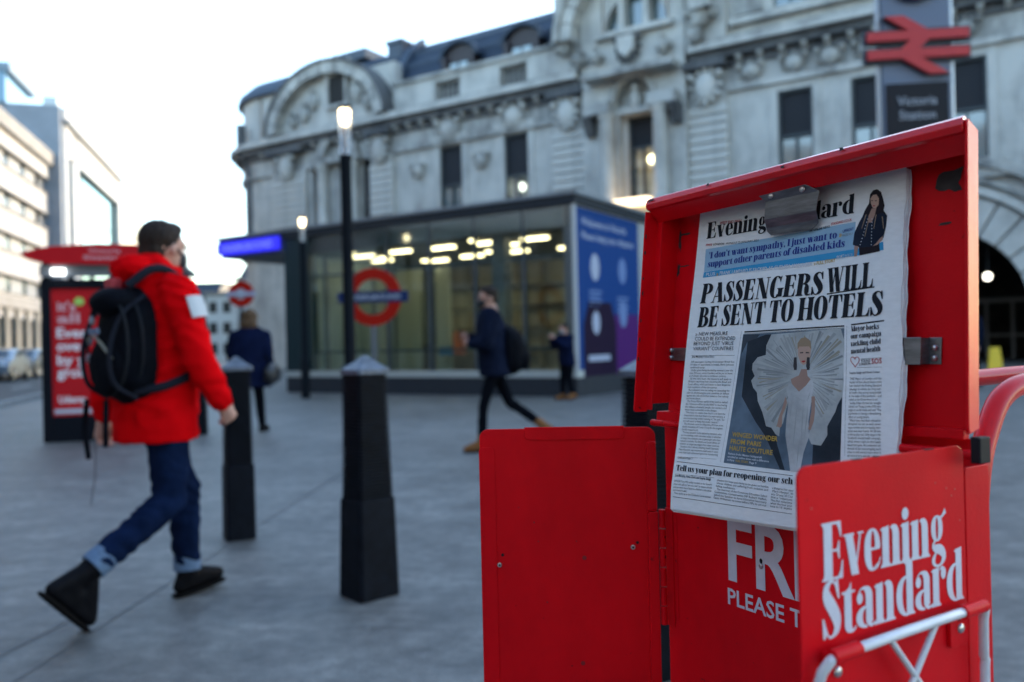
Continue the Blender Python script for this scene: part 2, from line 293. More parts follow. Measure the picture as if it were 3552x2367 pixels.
# ================================================================== ground
def pave_mat():
    m = bpy.data.materials.new('paving'); m.use_nodes = True; n = m.node_tree.nodes; l = m.node_tree.links; b = n['Principled BSDF']
    tc = n.new('ShaderNodeTexCoord')
    def noise(sc, det, st=(1, 1, 1), rg=.6):
        mp = n.new('ShaderNodeMapping'); mp.inputs['Scale'].default_value = st; l.new(tc.outputs['Object'], mp.inputs['Vector'])
        x = n.new('ShaderNodeTexNoise'); x.inputs['Scale'].default_value = sc; x.inputs['Detail'].default_value = det; x.inputs['Roughness'].default_value = rg
        l.new(mp.outputs['Vector'], x.inputs['Vector']); return x
    a = noise(2.6, 9, (.9, 1.3, 1), .72); c = noise(70, 4); d = noise(.5, 5, (.7, 1.2, 1), .65)
    r1 = n.new('ShaderNodeValToRGB'); r1.color_ramp.elements[0].position = .36; r1.color_ramp.elements[1].position = .66
    r1.color_ramp.elements[0].color = (.105, .101, .095, 1); r1.color_ramp.elements[1].color = (.270, .258, .238, 1); l.new(a.outputs['Fac'], r1.inputs['Fac'])
    mx = n.new('ShaderNodeMix'); mx.data_type = 'RGBA'; mx.blend_type = 'MULTIPLY'; mx.inputs['Factor'].default_value = .55
    r2 = n.new('ShaderNodeValToRGB'); r2.color_ramp.elements[0].position = .3; r2.color_ramp.elements[1].position = .7; r2.color_ramp.elements[0].color = (.45, .45, .45, 1); l.new(c.outputs['Fac'], r2.inputs['Fac'])
    l.new(r1.outputs['Color'], mx.inputs['A']); l.new(r2.outputs['Color'], mx.inputs['B'])
    m2 = n.new('ShaderNodeMix'); m2.data_type = 'RGBA'; m2.blend_type = 'MULTIPLY'; m2.inputs['Factor'].default_value = .6
    r3 = n.new('ShaderNodeValToRGB'); r3.color_ramp.elements[0].position = .4; r3.color_ramp.elements[1].position = .55; r3.color_ramp.elements[0].color = (.68, .68, .69, 1); l.new(d.outputs['Fac'], r3.inputs['Fac'])
    e_ = noise(11, 5, (1, 1.2, 1), .6); m3 = n.new('ShaderNodeMix'); m3.data_type = 'RGBA'; m3.blend_type = 'MULTIPLY'; m3.inputs['Factor'].default_value = 1
    r4 = n.new('ShaderNodeValToRGB'); r4.color_ramp.elements[0].position = .35; r4.color_ramp.elements[1].position = .68; r4.color_ramp.elements[0].color = (.66, .66, .67, 1); r4.color_ramp.elements[1].color = (1.12, 1.12, 1.12, 1); l.new(e_.outputs['Fac'], r4.inputs['Fac'])
    l.new(mx.outputs['Result'], m3.inputs['A']); l.new(r4.outputs['Color'], m3.inputs['B']); l.new(m3.outputs['Result'], m2.inputs['A']); l.new(r3.outputs['Color'], m2.inputs['B']); l.new(m2.outputs['Result'], b.inputs['Base Color'])
    rr = n.new('ShaderNodeMapRange'); rr.inputs['To Min'].default_value = .38; rr.inputs['To Max'].default_value = .75; l.new(a.outputs['Fac'], rr.inputs['Value']); l.new(rr.outputs['Result'], b.inputs['Roughness'])
    bp = n.new('ShaderNodeBump'); bp.inputs['Strength'].default_value = .35; bp.inputs['Distance'].default_value = .01; l.new(c.outputs['Fac'], bp.inputs['Height']); l.new(bp.outputs['Normal'], b.inputs['Normal'])
    return m
PAVE = pave_mat()
ASPH = mat('asphalt', (.05, .052, .056), .7, var=.4, vscale=3, bump=.2, bscale=60)
tag(MB().add([(-600, -60, 0), (600, -60, 0), (600, 900, 0), (-600, 900, 0)], [(0, 1, 2, 3)]).build('ground', PAVE), kind='structure')
# road along the left: runs towards the vanishing point of the street
rdir = Vector((-.324, .946, 0)); rn = Vector((-.946, -.324, 0)); k0 = Vector((-10.9, 17.5, 0))
def rp(t, w, z): p = k0 + rdir * t + rn * w; return (p.x, p.y, z)
tag(MB().add([rp(-40, .15, .004), rp(220, .15, .004), rp(220, 6.2, .004), rp(-40, 6.2, .004)], [(0, 1, 2, 3)]).build('road', ASPH), kind='structure')
MARK = mat('road_paint', (.75, .75, .72), .6, var=.3, vscale=20)
mk = MB()
for i in range(-6, 30): mk.add([rp(i * 6, 2.3, .008), rp(i * 6 + 3, 2.3, .008), rp(i * 6 + 3, 2.4, .008), rp(i * 6, 2.4, .008)], [(0, 1, 2, 3)])
mk = mk.build('road_marking', MARK); tag(mk, kind='structure')
KERB = mat('kerb_granite', (.3, .3, .3), .7, var=.3, vscale=8)
def kerb(w0, w1, name):
    m = MB()
    for i in range(-10, 60):
        a = i * 2.0; p = [rp(a, w0, 0), rp(a + 1.99, w0, 0), rp(a + 1.99, w1, 0), rp(a, w1, 0)]
        m.add([(x, y, 0.0) for x, y, z in p] + [(x, y, .12) for x, y, z in p], [(0, 3, 2, 1), (4, 5, 6, 7), (0, 1, 5, 4), (1, 2, 6, 5), (2, 3, 7, 6), (3, 0, 4, 7)])
    return tag(m.build(name, KERB, bevel=0), kind='structure')
kerb(0, .15, 'kerb'); kerb(6.2, 6.35, 'kerb')
fp = MB(); q = [rp(-40, 6.35, 0), rp(220, 6.35, 0), rp(220, 16, 0), rp(-40, 16, 0)]
fp.add([(x, y, .1) for x, y, z in q], [(0, 1, 2, 3)]); tag(fp.build('pavement', PAVE), kind='structure')
# long joints between the poured bays of the plaza, and a patched strip
JO = mat('joint_sealant', (.085, .088, .09), .6)
def joint(p, q, w):
    p = Vector(p); q = Vector(q); d = (q - p).normalized(); s = Vector((-d.y, d.x, 0)) * w / 2
    return [tuple(p - s), tuple(q - s), tuple(q + s), tuple(p + s)]
jm = MB()
for p, q in (((-1.76, 2.2, .004), (-1.3, 14, .004)), ((-9, 6.4, .004), (14, 7.2, .004)), ((-2.05, 2.2, .004), (-1.87, 3.6, .004))):
    jm.add(joint(p, q, .009), [(0, 1, 2, 3)])
tag(jm.build('paving_joint', JO), kind='structure')

# ================================================================== the station
def stone_mat(name, base, dark, lo=.3, hi=.6, amt=1.0):
    m = bpy.data.materials.new(name); m.use_nodes = True; n = m.node_tree.nodes; l = m.node_tree.links; b = n['Principled BSDF']; b.inputs['Roughness'].default_value = .85
    tc = n.new('ShaderNodeTexCoord')
    def noise(sc, st, det=6):
        mp = n.new('ShaderNodeMapping'); mp.inputs['Scale'].default_value = st; l.new(tc.outputs['Object'], mp.inputs['Vector'])
        x = n.new('ShaderNodeTexNoise'); x.inputs['Scale'].default_value = sc; x.inputs['Detail'].default_value = det; x.inputs['Roughness'].default_value = .65; l.new(mp.outputs['Vector'], x.inputs['Vector']); return x
    a = noise(1.6, (1, 1, .35)); c = noise(.5, (1, 1, 1)); ad = n.new('ShaderNodeMath'); ad.operation = 'ADD'; mu = n.new('ShaderNodeMath'); mu.operation = 'MULTIPLY'; mu.inputs[1].default_value = .5
    l.new(a.outputs['Fac'], ad.inputs[0]); l.new(c.outputs['Fac'], ad.inputs[1]); l.new(ad.outputs[0], mu.inputs[0])
    r = n.new('ShaderNodeValToRGB'); r.color_ramp.elements[0].position = lo; r.color_ramp.elements[1].position = hi; r.color_ramp.elements[0].color = (*dark, 1); r.color_ramp.elements[1].color = (*base, 1)
    l.new(mu.outputs[0], r.inputs['Fac']); l.new(r.outputs['Color'], b.inputs['Base Color'])
    bp = n.new('ShaderNodeBump'); bp.inputs['Strength'].default_value = .4; bp.inputs['Distance'].default_value = .05; l.new(a.outputs['Fac'], bp.inputs['Height']); l.new(bp.outputs['Normal'], b.inputs['Normal'])
    return m
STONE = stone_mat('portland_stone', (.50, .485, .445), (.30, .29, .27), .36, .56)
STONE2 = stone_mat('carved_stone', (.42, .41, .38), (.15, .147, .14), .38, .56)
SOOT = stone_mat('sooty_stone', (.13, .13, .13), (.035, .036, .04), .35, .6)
SLATE = mat('slate_roof', (.026, .040, .066), .5, spec=.3, var=.5, vscale=2.5, stretch=(.4, .4, 3), bump=.3, bscale=12)
LEAD = mat('lead_sheet', (.055, .075, .11), .5, spec=.3, var=.3, vscale=4)
BLIND = mat('dark_blind', (.012, .013, .017), .8)
WGL = mat('window_glass', (.10, .14, .15), .06, metal=.0, coat=1.0, spec=1.0)
WFR = mat('window_frame_paint', (.035, .045, .05), .5)
MAROON = mat('maroon_timber', (.022, .010, .012), .5, var=.3)
PALEG = mat('pale_glass', (.30, .38, .40), .1, coat=1.0)
GLOBE = emis('lamp_globe_light', (1.0, .74, .40), 3.0)
GLOBEW = emis('white_globe_light', (1.0, .93, .78), 1.4)
WARMROOM = mat('warm_lit_room', (.62, .46, .28), .8)
WARMSTRIP = emis('warm_strip_light', (1.0, .70, .36), .75)
DARKIN = mat('dark_interior', (.018, .017, .016), .9)

sta = thing('station_building', 'grey stone railway station with arched gables, slate mansard roof and sooty cornice', 'building', (1.5, 38.8, 0), math.radians(-32.3))
def wall_grid(mb, s0, s1, z0, z1, y0, y1, openings, m=0):
    xs = sorted({s0, s1, *[o[0] for o in openings], *[o[1] for o in openings]}); xs = [x for x in xs if s0 <= x <= s1]
    for a, b in zip(xs[:-1], xs[1:]):
        c = (a + b) / 2; ops = sorted([(o[2], o[3]) for o in openings if o[0] < c < o[1]]); z = z0
        for p, q in ops:
            if p > z: mb.box(a, b, y0, y1, z, p, m)
            z = max(z, q)
        if z < z1: mb.box(a, b, y0, y1, z, z1, m)
WIN = [(-5.85, -4.45, 7.2, 11.2), (-1.95, -.6, 7.2, 11.2), (11.0, 12.35, 7.3, 10.95), (13.75, 15.1, 7.3, 10.95), (16.9, 18.25, 7.3, 10.95)]
w = MB(); wall_grid(w, -19.1, 2.6, 0, 13.3, 0, .6, WIN[:2] + [(-14.85, -13.95, 7.6, 11.5), (-11.2, -10.4, 7.6, 11.5)])
w.build('wall', STONE, sta)
w = MB(); wall_grid(w, 7.4, 32, 4.95, 16.2, 0, .6, WIN[2:] + [(10.9, 12.2, 14.35, 15.6), (13.8, 15.1, 14.35, 15.6), (16.8, 18.1, 14.35, 15.6), (20.5, 22, 7.3, 10.9), (24.5, 26, 7.3, 10.9)])
wall_grid(w, 7.4, 13.4, 0, 4.95, 0, .6, []); wall_grid(w, 19.4, 32, 0, 4.95, 0, .6, [])
for k in range(24):                                   # spandrels over the carriage arch
    a0, a1 = math.pi * k / 24, math.pi * (k + 1) / 24
    w.prism([(16.4 + 3.0 * math.cos(a0), 1.95 + 3.0 * math.sin(a0)), (16.4 + 3.0 * math.cos(a0), 4.95), (16.4 + 3.0 * math.cos(a1), 4.95), (16.4 + 3.0 * math.cos(a1), 1.95 + 3.0 * math.sin(a1))], 0, .6)
w.build('wall', STONE, sta, fix=True)
# rounded end of the building and its return wall
w = MB(); n = 16
def arcp(r, a): return (-19.1 - r * math.sin(a), 4.0 - r * math.cos(a))
for k in range(n):
    a0, a1 = math.pi / 2 * k / n, math.pi / 2 * (k + 1) / n
    w.prism([arcp(4.0, a0), arcp(4.0, a1), arcp(3.4, a1), arcp(3.4, a0)], 0, 16.1, ax='z')
w.box(-23.1, -22.5, 4.0, 22, 0, 16.1)
w.build('wall', STONE, sta, fix=True)
w = MB(); w.box(-23.0, 32, 21.4, 22, 0, 14); w.box(-22.5, 31.5, .6, 21.4, 13.3, 13.5); w.build('wall', DARKIN, sta)
# cornice: sooty bed, ledge, brackets; follows the curved end
def course(name, m, z0, z1, pr, segs=((-19.1, 2.4), (7.6, 32))):
    c = MB()
    for a, b in segs: c.box(a, b, -pr, .0, z0, z1)
    for k in range(n):
        a0, a1 = math.pi / 2 * k / n, math.pi / 2 * (k + 1) / n
        c.prism([arcp(4.0 + pr, a0), arcp(4.0 + pr, a1), arcp(4.0, a1), arcp(4.0, a0)], z0, z1, ax='z')
    return c.build(name, m, sta, fix=True)
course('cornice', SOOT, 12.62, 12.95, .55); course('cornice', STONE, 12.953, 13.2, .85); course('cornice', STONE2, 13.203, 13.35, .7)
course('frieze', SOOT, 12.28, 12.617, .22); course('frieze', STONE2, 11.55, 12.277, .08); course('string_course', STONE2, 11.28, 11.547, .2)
course('string_course', STONE, 6.6, 6.95, .3, ((-19.1, 2.4), (7.6, 32)))
br = MB().prism([(0, 12.3), (-.2, 12.3), (-.5, 12.5), (-.52, 12.6), (0, 12.6)], -.11, .11, ax='x').build('bracket', STONE2, sta); br.location = (-18.6, 0, .015)
sx = [-18.6 + .85 * k for k in range(25)] + [7.9 + .85 * k for k in range(20)]
for x in sx[1:]: share(br, (x, 0, .015))
# attic and parapet
w = MB(); wall_grid(w, -8.7, 2.4, 13.35, 14.75, -.15, .35, [(-5.95, -4.4, 13.55, 14.5), (-2.05, -.5, 13.55, 14.5)]); w.build('parapet', STONE, sta)
cp = MB().box(-8.7, 2.4, -.3, .4, 14.753, 14.93); cp.build('coping', STONE2, sta)
MB().box(-6.0, -.4, .36, .42, 13.5, 14.6).build('dark_backing', SOOT, sta)  # added dark sheet; its colour gives the gaps between balusters their shade
bal = MB().lathe([(.08, 0), (.08, .08), (.035, .12), (.075, .35), (.04, .6), (.035, .78), (.07, .86), (.07, .95)], n=8).build('baluster', STONE2, sta, smooth=True); bal.location = (-5.75, .1, 13.55)
for c0 in (-5.75, -1.85):
    for k in range(5):
        if c0 == -5.75 and k == 0: continue
        share(bal, (c0 + .29 * k, .1, 13.55))
w = MB(); w.box(-18.9, -8.7, .0, .6, 13.3, 16.2); w.build('attic_wall', STONE, sta)
# left gable: big half-round pediment with sculpture
gx, gz, rx, rz = -13.15, 13.36, 4.35, 3.35
def ell(r1, r2, a): return (gx + r1 * math.cos(a), gz + r2 * math.sin(a))
w = MB().prism([ell(3.7, 2.75, math.pi * k / 28) for k in range(29)], -.35, 0.0); w.build('tympanum', STONE, sta, fix=True)
for k in range(14):
    a0, a1 = math.pi * k / 14 + .006, math.pi * (k + 1) / 14 - .006
    MB().prism([ell(3.72, 2.77, a0), ell(rx, rz, a0), ell(rx, rz, (a0 + a1) / 2), ell(rx, rz, a1), ell(3.72, 2.77, a1), ell(3.72, 2.77, (a0 + a1) / 2)], -.95, .3).build('stone_block', STONE2 if k % 3 else STONE, sta, fix=True)
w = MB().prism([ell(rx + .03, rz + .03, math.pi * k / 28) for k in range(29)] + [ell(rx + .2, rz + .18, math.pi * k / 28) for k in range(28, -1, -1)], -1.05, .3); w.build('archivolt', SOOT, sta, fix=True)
def swag(cx, cz, W_, H_, y, seed, mname='relief', mm=None):      # carved cartouche / garland
    rnd = random.Random(seed); b = MB()
    b.ball((cx, y, cz), (W_ * .36, .22, H_ * .42), 14, 8)
    for k in range(12):
        a = 2 * math.pi * k / 12; b.ball((cx + W_ * .46 * math.cos(a), y - .05, cz + H_ * .46 * math.sin(a)), (W_ * .075 * rnd.uniform(.7, 1.6), .13, H_ * .075 * rnd.uniform(.7, 1.5)), 8, 5)
    for sgn in (-1, 1): b.ball((cx + sgn * W_ * .46, y - .1, cz + H_ * .3), (W_ * .12, .2, W_ * .12), 8, 6)
    return b.build(mname, mm or STONE2, sta, smooth=True)
w = MB().box(-12.95, -11.75, -.5, -.35, 14.5, 16.0); w.build('oculus', DARKIN, sta)
w = MB()
for a, b_, c_, d_ in ((-13.1, -12.95, 14.4, 16.1), (-11.75, -11.6, 14.4, 16.1), (-13.1, -11.6, 16.0, 16.2), (-13.2, -11.5, 14.25, 14.42)): w.box(a, b_, -.62, -.36, c_, d_)
w.build('oculus_frame', STONE2, sta)
rnd = random.Random(3)
for x, z, r in ((-14.2, 14.9, .55), (-14.9, 14.3, .5), (-10.9, 14.8, .55), (-10.2, 14.2, .5), (-12.3, 16.45, .5), (-13.2, 16.3, .35), (-11.4, 16.3, .35), (-15.8, 14.0, .4), (-9.6, 13.9, .35)):
    b = MB(); b.ball((x, -.45, z), (r * .55, .3, r), 10, 7); b.ball((x + .05, -.6, z + r * .95), (r * .28, .22, r * .3), 9, 6)
    for s_ in (-1, 1): b.capsule((x + s_ * r * .4, -.55, z + r * .5), r * .16, (x + s_ * r * .8, -.6, z - r * .2), r * .12, n=7)
    b.build('carved_figure', STONE2, sta, smooth=True)
# portico bay under the gable
for x in (-13.75, -11.5):
    MB().lathe([(.36, 7.2), (.36, 7.35), (.3, 7.42), (.28, 10.9), (.33, 11.0), (.38, 11.2), (.38, 11.28)], (x, -.35, 0), 16).build('column', STONE, sta, smooth=True)
w = MB()
for k in range(12):
    a0, a1 = math.pi * k / 12, math.pi * (k + 1) / 12
    w.prism([(-12.6 + .95 * math.cos(a0), 11.7 + .9 * math.sin(a0)), (-12.6 + 1.5 * math.cos(a0), 11.7 + 1.4 * math.sin(a0)), (-12.6 + 1.5 * math.cos(a1), 11.7 + 1.4 * math.sin(a1)), (-12.6 + .95 * math.cos(a1), 11.7 + .9 * math.sin(a1))], -.5, 0)
w.box(-14.3, -10.9, -.6, -.21, 11.3, 11.6); w.build('arch_moulding', STONE2, sta, fix=True)
for x in (-14.4, -10.8): MB().box(x - .45, x + .4, .3, .36, 7.6, 11.5).build('pane', BLIND, sta)
w = MB().box(-13.3, -11.95, -.03, -.001, 7.6, 11.2); w.build('niche_panel', STONE2, sta)
# windows with blind, lower sash and surround
def window(s0, s1, z0, z1, lit=None, blind=.5):
    f = MB(); f.box(s0, s0 + .09, .05, .2, z0, z1); f.box(s1 - .09, s1, .05, .2, z0, z1); f.box(s0 + .09, s1 - .09, .05, .2, z1 - .09, z1 - .001); f.box(s0 + .09, s1 - .09, .05, .2, z0 + .001, z0 + .1)
    zm = z0 + (z1 - z0) * (1 - blind); f.box(s0 + .09, s1 - .09, .04, .19, zm - .05, zm + .05); f.box((s0 + s1) / 2 - .04, (s0 + s1) / 2 + .04, .06, .18, z0 + .1, zm - .05)
    wn = f.build('window', WFR, sta)
    MB().box(s0 + .06, s1 - .06, .22, .24, z0 + .05, zm).build('pane', glass('clear_glass', (.8, .88, .88), .12) if lit else WGL, wn)
    MB().box(s0 + .06, s1 - .06, .205, .235, zm + .02, z1 - .03).build('blind', BLIND, wn)
    if lit:
        MB().box(s0 - .3, s1 + .3, 1.6, 1.7, z0 - .3, z1).build('room_wall', WARMROOM if lit == 'warm' else mat('cool_room', (.3, .32, .33), .9), wn)
        MB().ball(((s0 + s1) / 2 + (.1 if lit == 'warm' else -.25), .8, zm - .4), .19).build('lamp_globe', GLOBE if lit == 'warm' else GLOBEW, wn, smooth=True)
        MB().tube([((s0 + s1) / 2 + (.1 if lit == 'warm' else -.25), .8, zm - .22), ((s0 + s1) / 2 + (.1 if lit == 'warm' else -.25), .8, z1)], .02, 6).build('lamp_rod', WFR, wn)
    s = MB(); s.box(s0 - .3, s0, -.06, -.001, z0, z1 + .3); s.box(s1, s1 + .3, -.06, -.001, z0, z1 + .3); s.box(s0 - .45, s1 + .45, -.22, -.001, z1 + .303, z1 + .5); s.box(s0 - .4, s1 + .4, -.3, -.001, z0 - .25, z0 - .003); s.box(s0, s1, -.05, -.001, z1 + .003, z1 + .3)
    s.build('window_surround', STONE, sta)
    return wn
window(*WIN[0]); window(*WIN[1], lit='cool')
for x in WIN[2:]: window(*x)
for x in ((20.5, 22, 7.3, 10.9), (24.5, 26, 7.3, 10.9)): window(*x)
for x in ((10.9, 12.2), (13.8, 15.1), (16.8, 18.1)):
    f = MB().box(x[0], x[1], .3, .36, 14.35, 15.6).build('window', WGL, sta)
    MB().box(x[0] + .6, x[0] + .68, .25, .3, 14.35, 15.6).build('glazing_bar', WFR, f)
for i, x in enumerate((-5.15, -1.3)): swag(x, 12.0, 1.35, 1.1, -.2, i, 'cartouche', STONE)
for i, x in enumerate((10.0, 11.7, 13.05, 14.4, 15.9, 17.6)): swag(x, 11.95, 1.0, .7, -.15, i + 20, 'garland', STONE2 if i % 2 else STONE)
for i, x in enumerate((-3.25, -7.2)): swag(x, 10.2, .9, .8, -.1, i + 30, 'medallion', STONE)
# rusticated pilasters: each course a block
blk = {}
def pilaster(s0, s1, y=-.32):
    MB().box(s0, s1, y + .1, 0, 6.95, 11.279).build('pilaster', STONE, sta)
    w_ = round(s1 - s0, 2)
    for k in range(10):
        z = 6.98 + k * .385
        if w_ not in blk:
            blk[w_] = MB().box(0, w_ + .1, y, .1 + y - .003, 0, .33).build('stone_block', STONE, sta, bevel=.04); blk[w_].location = (s0 - .05, 0, z)
        else: share(blk[w_], (s0 - .05, 0, z))
for a, b in ((.9, 2.5), (7.45, 9.0), (-10.3, -8.8), (-17.9, -15.2)):
    pilaster(a, b); c = (a + b) / 2
    swag(c, 11.55, 1.3, 1.5, -.45, int(a * 10), 'cartouche', STONE)
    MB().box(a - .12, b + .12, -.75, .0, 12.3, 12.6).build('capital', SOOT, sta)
# central pavilion
w = MB(); wall_grid(w, 2.6, 7.4, 0, 16.9, -.6, .0, [(4.35, 5.95, 7.0, 11.0), (4.2, 5.95, 11.2, 12.5), (3.65, 6.75, 14.6, 16.2)]); w.box(2.6, 7.4, .003, .6, 0, 7.0); w.box(2.6, 4.35, .003, .6, 7.0, 11.1); w.box(5.95, 7.4, .003, .6, 7, 11.1); w.box(2.6, 7.4, .003, .6, 11.1, 14.5)
w.build('wall', STONE, sta)
w = MB()
for k in range(10):
    a0, a1 = math.pi * k / 10, math.pi * (k + 1) / 10
    w.prism([(5.08 + .87 * math.cos(a0), 11.6 + .87 * math.sin(a0)), (5.08 + .87 * math.cos(a0), 12.5), (5.08 + .87 * math.cos(a1), 12.5), (5.08 + .87 * math.cos(a1), 11.6 + .87 * math.sin(a1))], -.59, -.003)
    w.prism([(5.08 + .87 * math.cos(a0), 11.6 + .87 * math.sin(a0)), (5.08 + 1.1 * math.cos(a0), 11.6 + 1.1 * math.sin(a0)), (5.08 + 1.1 * math.cos(a1), 11.6 + 1.1 * math.sin(a1)), (5.08 + .87 * math.cos(a1), 11.6 + .87 * math.sin(a1))], -.75, -.603)
w.build('niche', STONE2, sta, fix=True)
b = MB(); b.ball((5.1, -.45, 11.55), (.25, .25, .45), 10, 8); b.ball((5.1, -.5, 12.05), (.16, .16, .2), 10, 8); b.build('bust', STONE, sta, smooth=True)
window(4.55, 5.85, 7.2, 10.95, lit='warm', blind=.36)
for x in (3.95, 6.4): MB().lathe([(.42, 7.0), (.42, 7.2), (.33, 7.3), (.3, 10.7), (.36, 10.8), (.42, 10.98)], (x, -.95, 0), 18).build('column', STONE, sta, smooth=True)
w = MB(); w.box(3.0, 4.2, -1.35, -.6, 11.0, 11.5); w.box(5.96, 7.2, -1.35, -.6, 11.0, 11.5); w.box(3.0, 7.2, -1.5, -.6, 12.503, 12.75); w.build('entablature', STONE2, sta)
for x in (3.1, 7.1):
    MB().prism([(0, 10.2), (-.3, 10.2), (-.75, 10.9), (-.75, 11.0), (0, 11.0)], x - .2, x + .2, ax='x').build('bracket', SOOT, sta).location = (0, -.6, 0)
MB().box(4.3, 6.0, -1.5, -.7, 6.95, 7.15).build('light_strip', WARMSTRIP, sta)
# thermal window under the big central arch
w = MB()
for k in range(16):
    a0, a1 = math.pi * k / 16, math.pi * (k + 1) / 16
    w.prism([(5.2 + 1.45 * math.cos(a0), 14.7 + 1.45 * math.sin(a0)), (5.2 + 1.45 * math.cos(a0), 16.2), (5.2 + 1.45 * math.cos(a1), 16.2), (5.2 + 1.45 * math.cos(a1), 14.7 + 1.45 * math.sin(a1))], -.59, -.2)
w.build('lunette_surround', STONE, sta, fix=True)
MB().box(3.7, 6.7, -.12, -.08, 14.6, 16.2).build('pane', WGL, sta)
for x in (4.6, 5.75): MB().box(x - .13, x + .13, -.7, -.13, 14.55, 16.15).build('mullion', STONE, sta)
MB().box(3.4, 7.0, -.95, -.6, 14.35, 14.58).build('sill', STONE, sta)
for k in range(13):
    a0, a1 = math.pi * k / 13 + .008, math.pi * (k + 1) / 13 - .008; f_ = lambda r, a: (5.2 + r * math.cos(a), 14.5 + r * math.sin(a))
    MB().prism([f_(2.75, a0), f_(3.3, a0), f_(3.3, (a0 + a1) / 2), f_(3.3, a1), f_(2.75, a1), f_(2.75, (a0 + a1) / 2)], -1.35, -.6).build('stone_block', STONE, sta, fix=True)
w = MB().prism([f_(3.33, math.pi * k / 20) for k in range(21)] + [f_(3.6, math.pi * k / 20) for k in range(20, -1, -1)], -1.5, -.6); w.build('archivolt', STONE2, sta, fix=True)
w = MB(); w.box(1.4, 9.0, -.5, .6, 16.9, 19); w.box(1.2, 2.6, -.5, .6, 13.36, 16.9); w.box(7.4, 9.1, -.5, .6, 13.36, 16.9); w.build('attic_wall', STONE, sta)
swag(4.95, 13.75, 1.15, 1.35, -.75, 77, 'coat_of_arms', SOOT)
MB().prism([(4.55, 14.2), (5.35, 14.2), (5.3, 13.6), (4.95, 13.3), (4.6, 13.6)], -1.12, -.85).build('shield', STONE, sta)
for i, (x, z, r) in enumerate(((1.9, 14.6, .8), (2.2, 15.9, .6), (8.2, 14.5, .85), (8.4, 15.9, .6), (2.6, 13.7, .5), (7.9, 13.6, .5), (3.5, 13.6, .4), (6.6, 13.5, .45))):
    b = MB(); rnd = random.Random(i + 50)
    b.ball((x, -.8, z), (r * .5, .35, r * .75), 10, 7); b.ball((x, -.95, z + r * .8), (r * .25, .25, r * .28), 9, 6)
    for k in range(6): a = rnd.uniform(0, 6.28); b.ball((x + r * .6 * math.cos(a), -.85, z + r * .5 * math.sin(a)), (r * .28, .25, r * .22), 8, 5)
    b.build('carved_figure', STONE2, sta, smooth=True)
# right wing ledges and recessed attic panels
w = MB(); w.box(9.2, 32, -.35, 0, 13.9, 14.15); w.box(9.2, 32, -.25, 0, 15.75, 16.0); w.box(9.2, 32, -.6, .6, 16.203, 16.5); w.build('string_course', STONE, sta)
for x in (9.4, 12.55, 15.5, 18.5): MB().box(x, x + 1.1, -.14, 0, 14.3, 15.6).build('panel', STONE2, sta)
# carriage arch
for k in range(15):
    a0, a1 = math.pi * k / 15 + .01, math.pi * (k + 1) / 15 - .01; f_ = lambda r, a: (16.4 + r * math.cos(a), 1.95 + r * math.sin(a))
    MB().prism([f_(2.95, a0), f_(4.2, a0), f_(4.2, (a0 + a1) / 2), f_(4.2, a1), f_(2.95, a1), f_(2.95, (a0 + a1) / 2)], -.4, -.003).build('stone_block', STONE, sta, fix=True, bevel=.03)
for r0, r1, y in ((4.3, 4.55, -.55), (4.75, 4.9, -.3), (5.3, 5.55, -.45)):
    MB().prism([f_(r0, math.pi * k / 24) for k in range(25)] + [f_(r1, math.pi * k / 24) for k in range(24, -1, -1)], y, -.003).build('archivolt', STONE2 if r0 > 4.5 else STONE, sta, fix=True)
w = MB(); w.box(12.9, 13.4, .6, 14, 0, 6); w.box(19.4, 19.9, .6, 14, 0, 6); w.box(12.9, 19.9, .6, 14, 6, 6.4); w.box(12.9, 19.9, 14, 14.4, 0, 6); w.build('passage_wall', mat('dark_passage', (.07, .06, .05), .9, var=.5, vscale=2), sta)  # passage walls in a dark, mottled brown
MB().ball((18.05, 1.4, 3.22), .13).build('lamp_globe', GLOBEW, sta, smooth=True)
MB().tube([(18.05, 1.4, 3.35), (18.05, 1.4, 6)], .025, 6).build('lamp_rod', WFR, sta)
w = MB()
for x in (13.6, 14.6, 15.6, 16.6, 17.6, 18.6): w.box(x, x + .12, 9, 9.12, 0, 2.6)
w.box(13.4, 19.4, 9, 9.1, 2.5, 2.7); w.box(13.4, 19.4, 9.0, 9.08, 1.0, 1.1); w.build('passage_screen', mat('pale_passage_paint', (.32, .3, .27), .7), sta)
# mansard roof
prof = [(.5, 14.3), (.75, 15.2), (1.2, 16.2), (1.9, 17.1), (2.8, 17.75), (3.8, 18.15)]
w = MB(); w.prism(prof + [(21, 18.4), (21, 14.3)], -8.9, 2.6, ax='x'); w.build('roof', SLATE, sta, fix=True)
for i, (y, z) in enumerate(prof[1:]):
    MB().box(-8.9, 2.6, y - .06, y + .05, z - .05, z + .05).build('roof_seam', LEAD, sta)
w = MB(); w.prism([(1.2, 15.9), (1.8, 17.3), (2.8, 17.85), (21, 17.9), (21, 15.9)], -17.0, -8.9, ax='x'); w.build('roof', SLATE, sta, fix=True)
w = MB(); w.box(-17.2, -12.7, 2.2, 8, 17.85, 18.4); w.build('roof_deck', LEAD, sta)
w = MB(); nn_ = 12
ringsr = []
for r, z in ((4.35, 16.1), (4.25, 16.5), (3.6, 17.1), (2.6, 17.5), (1.2, 17.7)):
    ringsr.append([(-19.1 - r * math.sin(math.pi / 2 * k / nn_), 4.0 - r * math.cos(math.pi / 2 * k / nn_), z) for k in range(nn_ + 1)] + [(-19.1, 6, z), (-16.5, 6, z), (-16.5, 4.0 - r, z)])
w.rings(ringsr); w.build('roof', LEAD, sta, fix=True)
w = MB(); w.box(-10.6, -9.6, 1.7, 2.8, 17.0, 17.95); w.box(-10.7, -9.5, 1.6, 2.9, 17.9, 18.08); w.build('chimney', LEAD, sta)
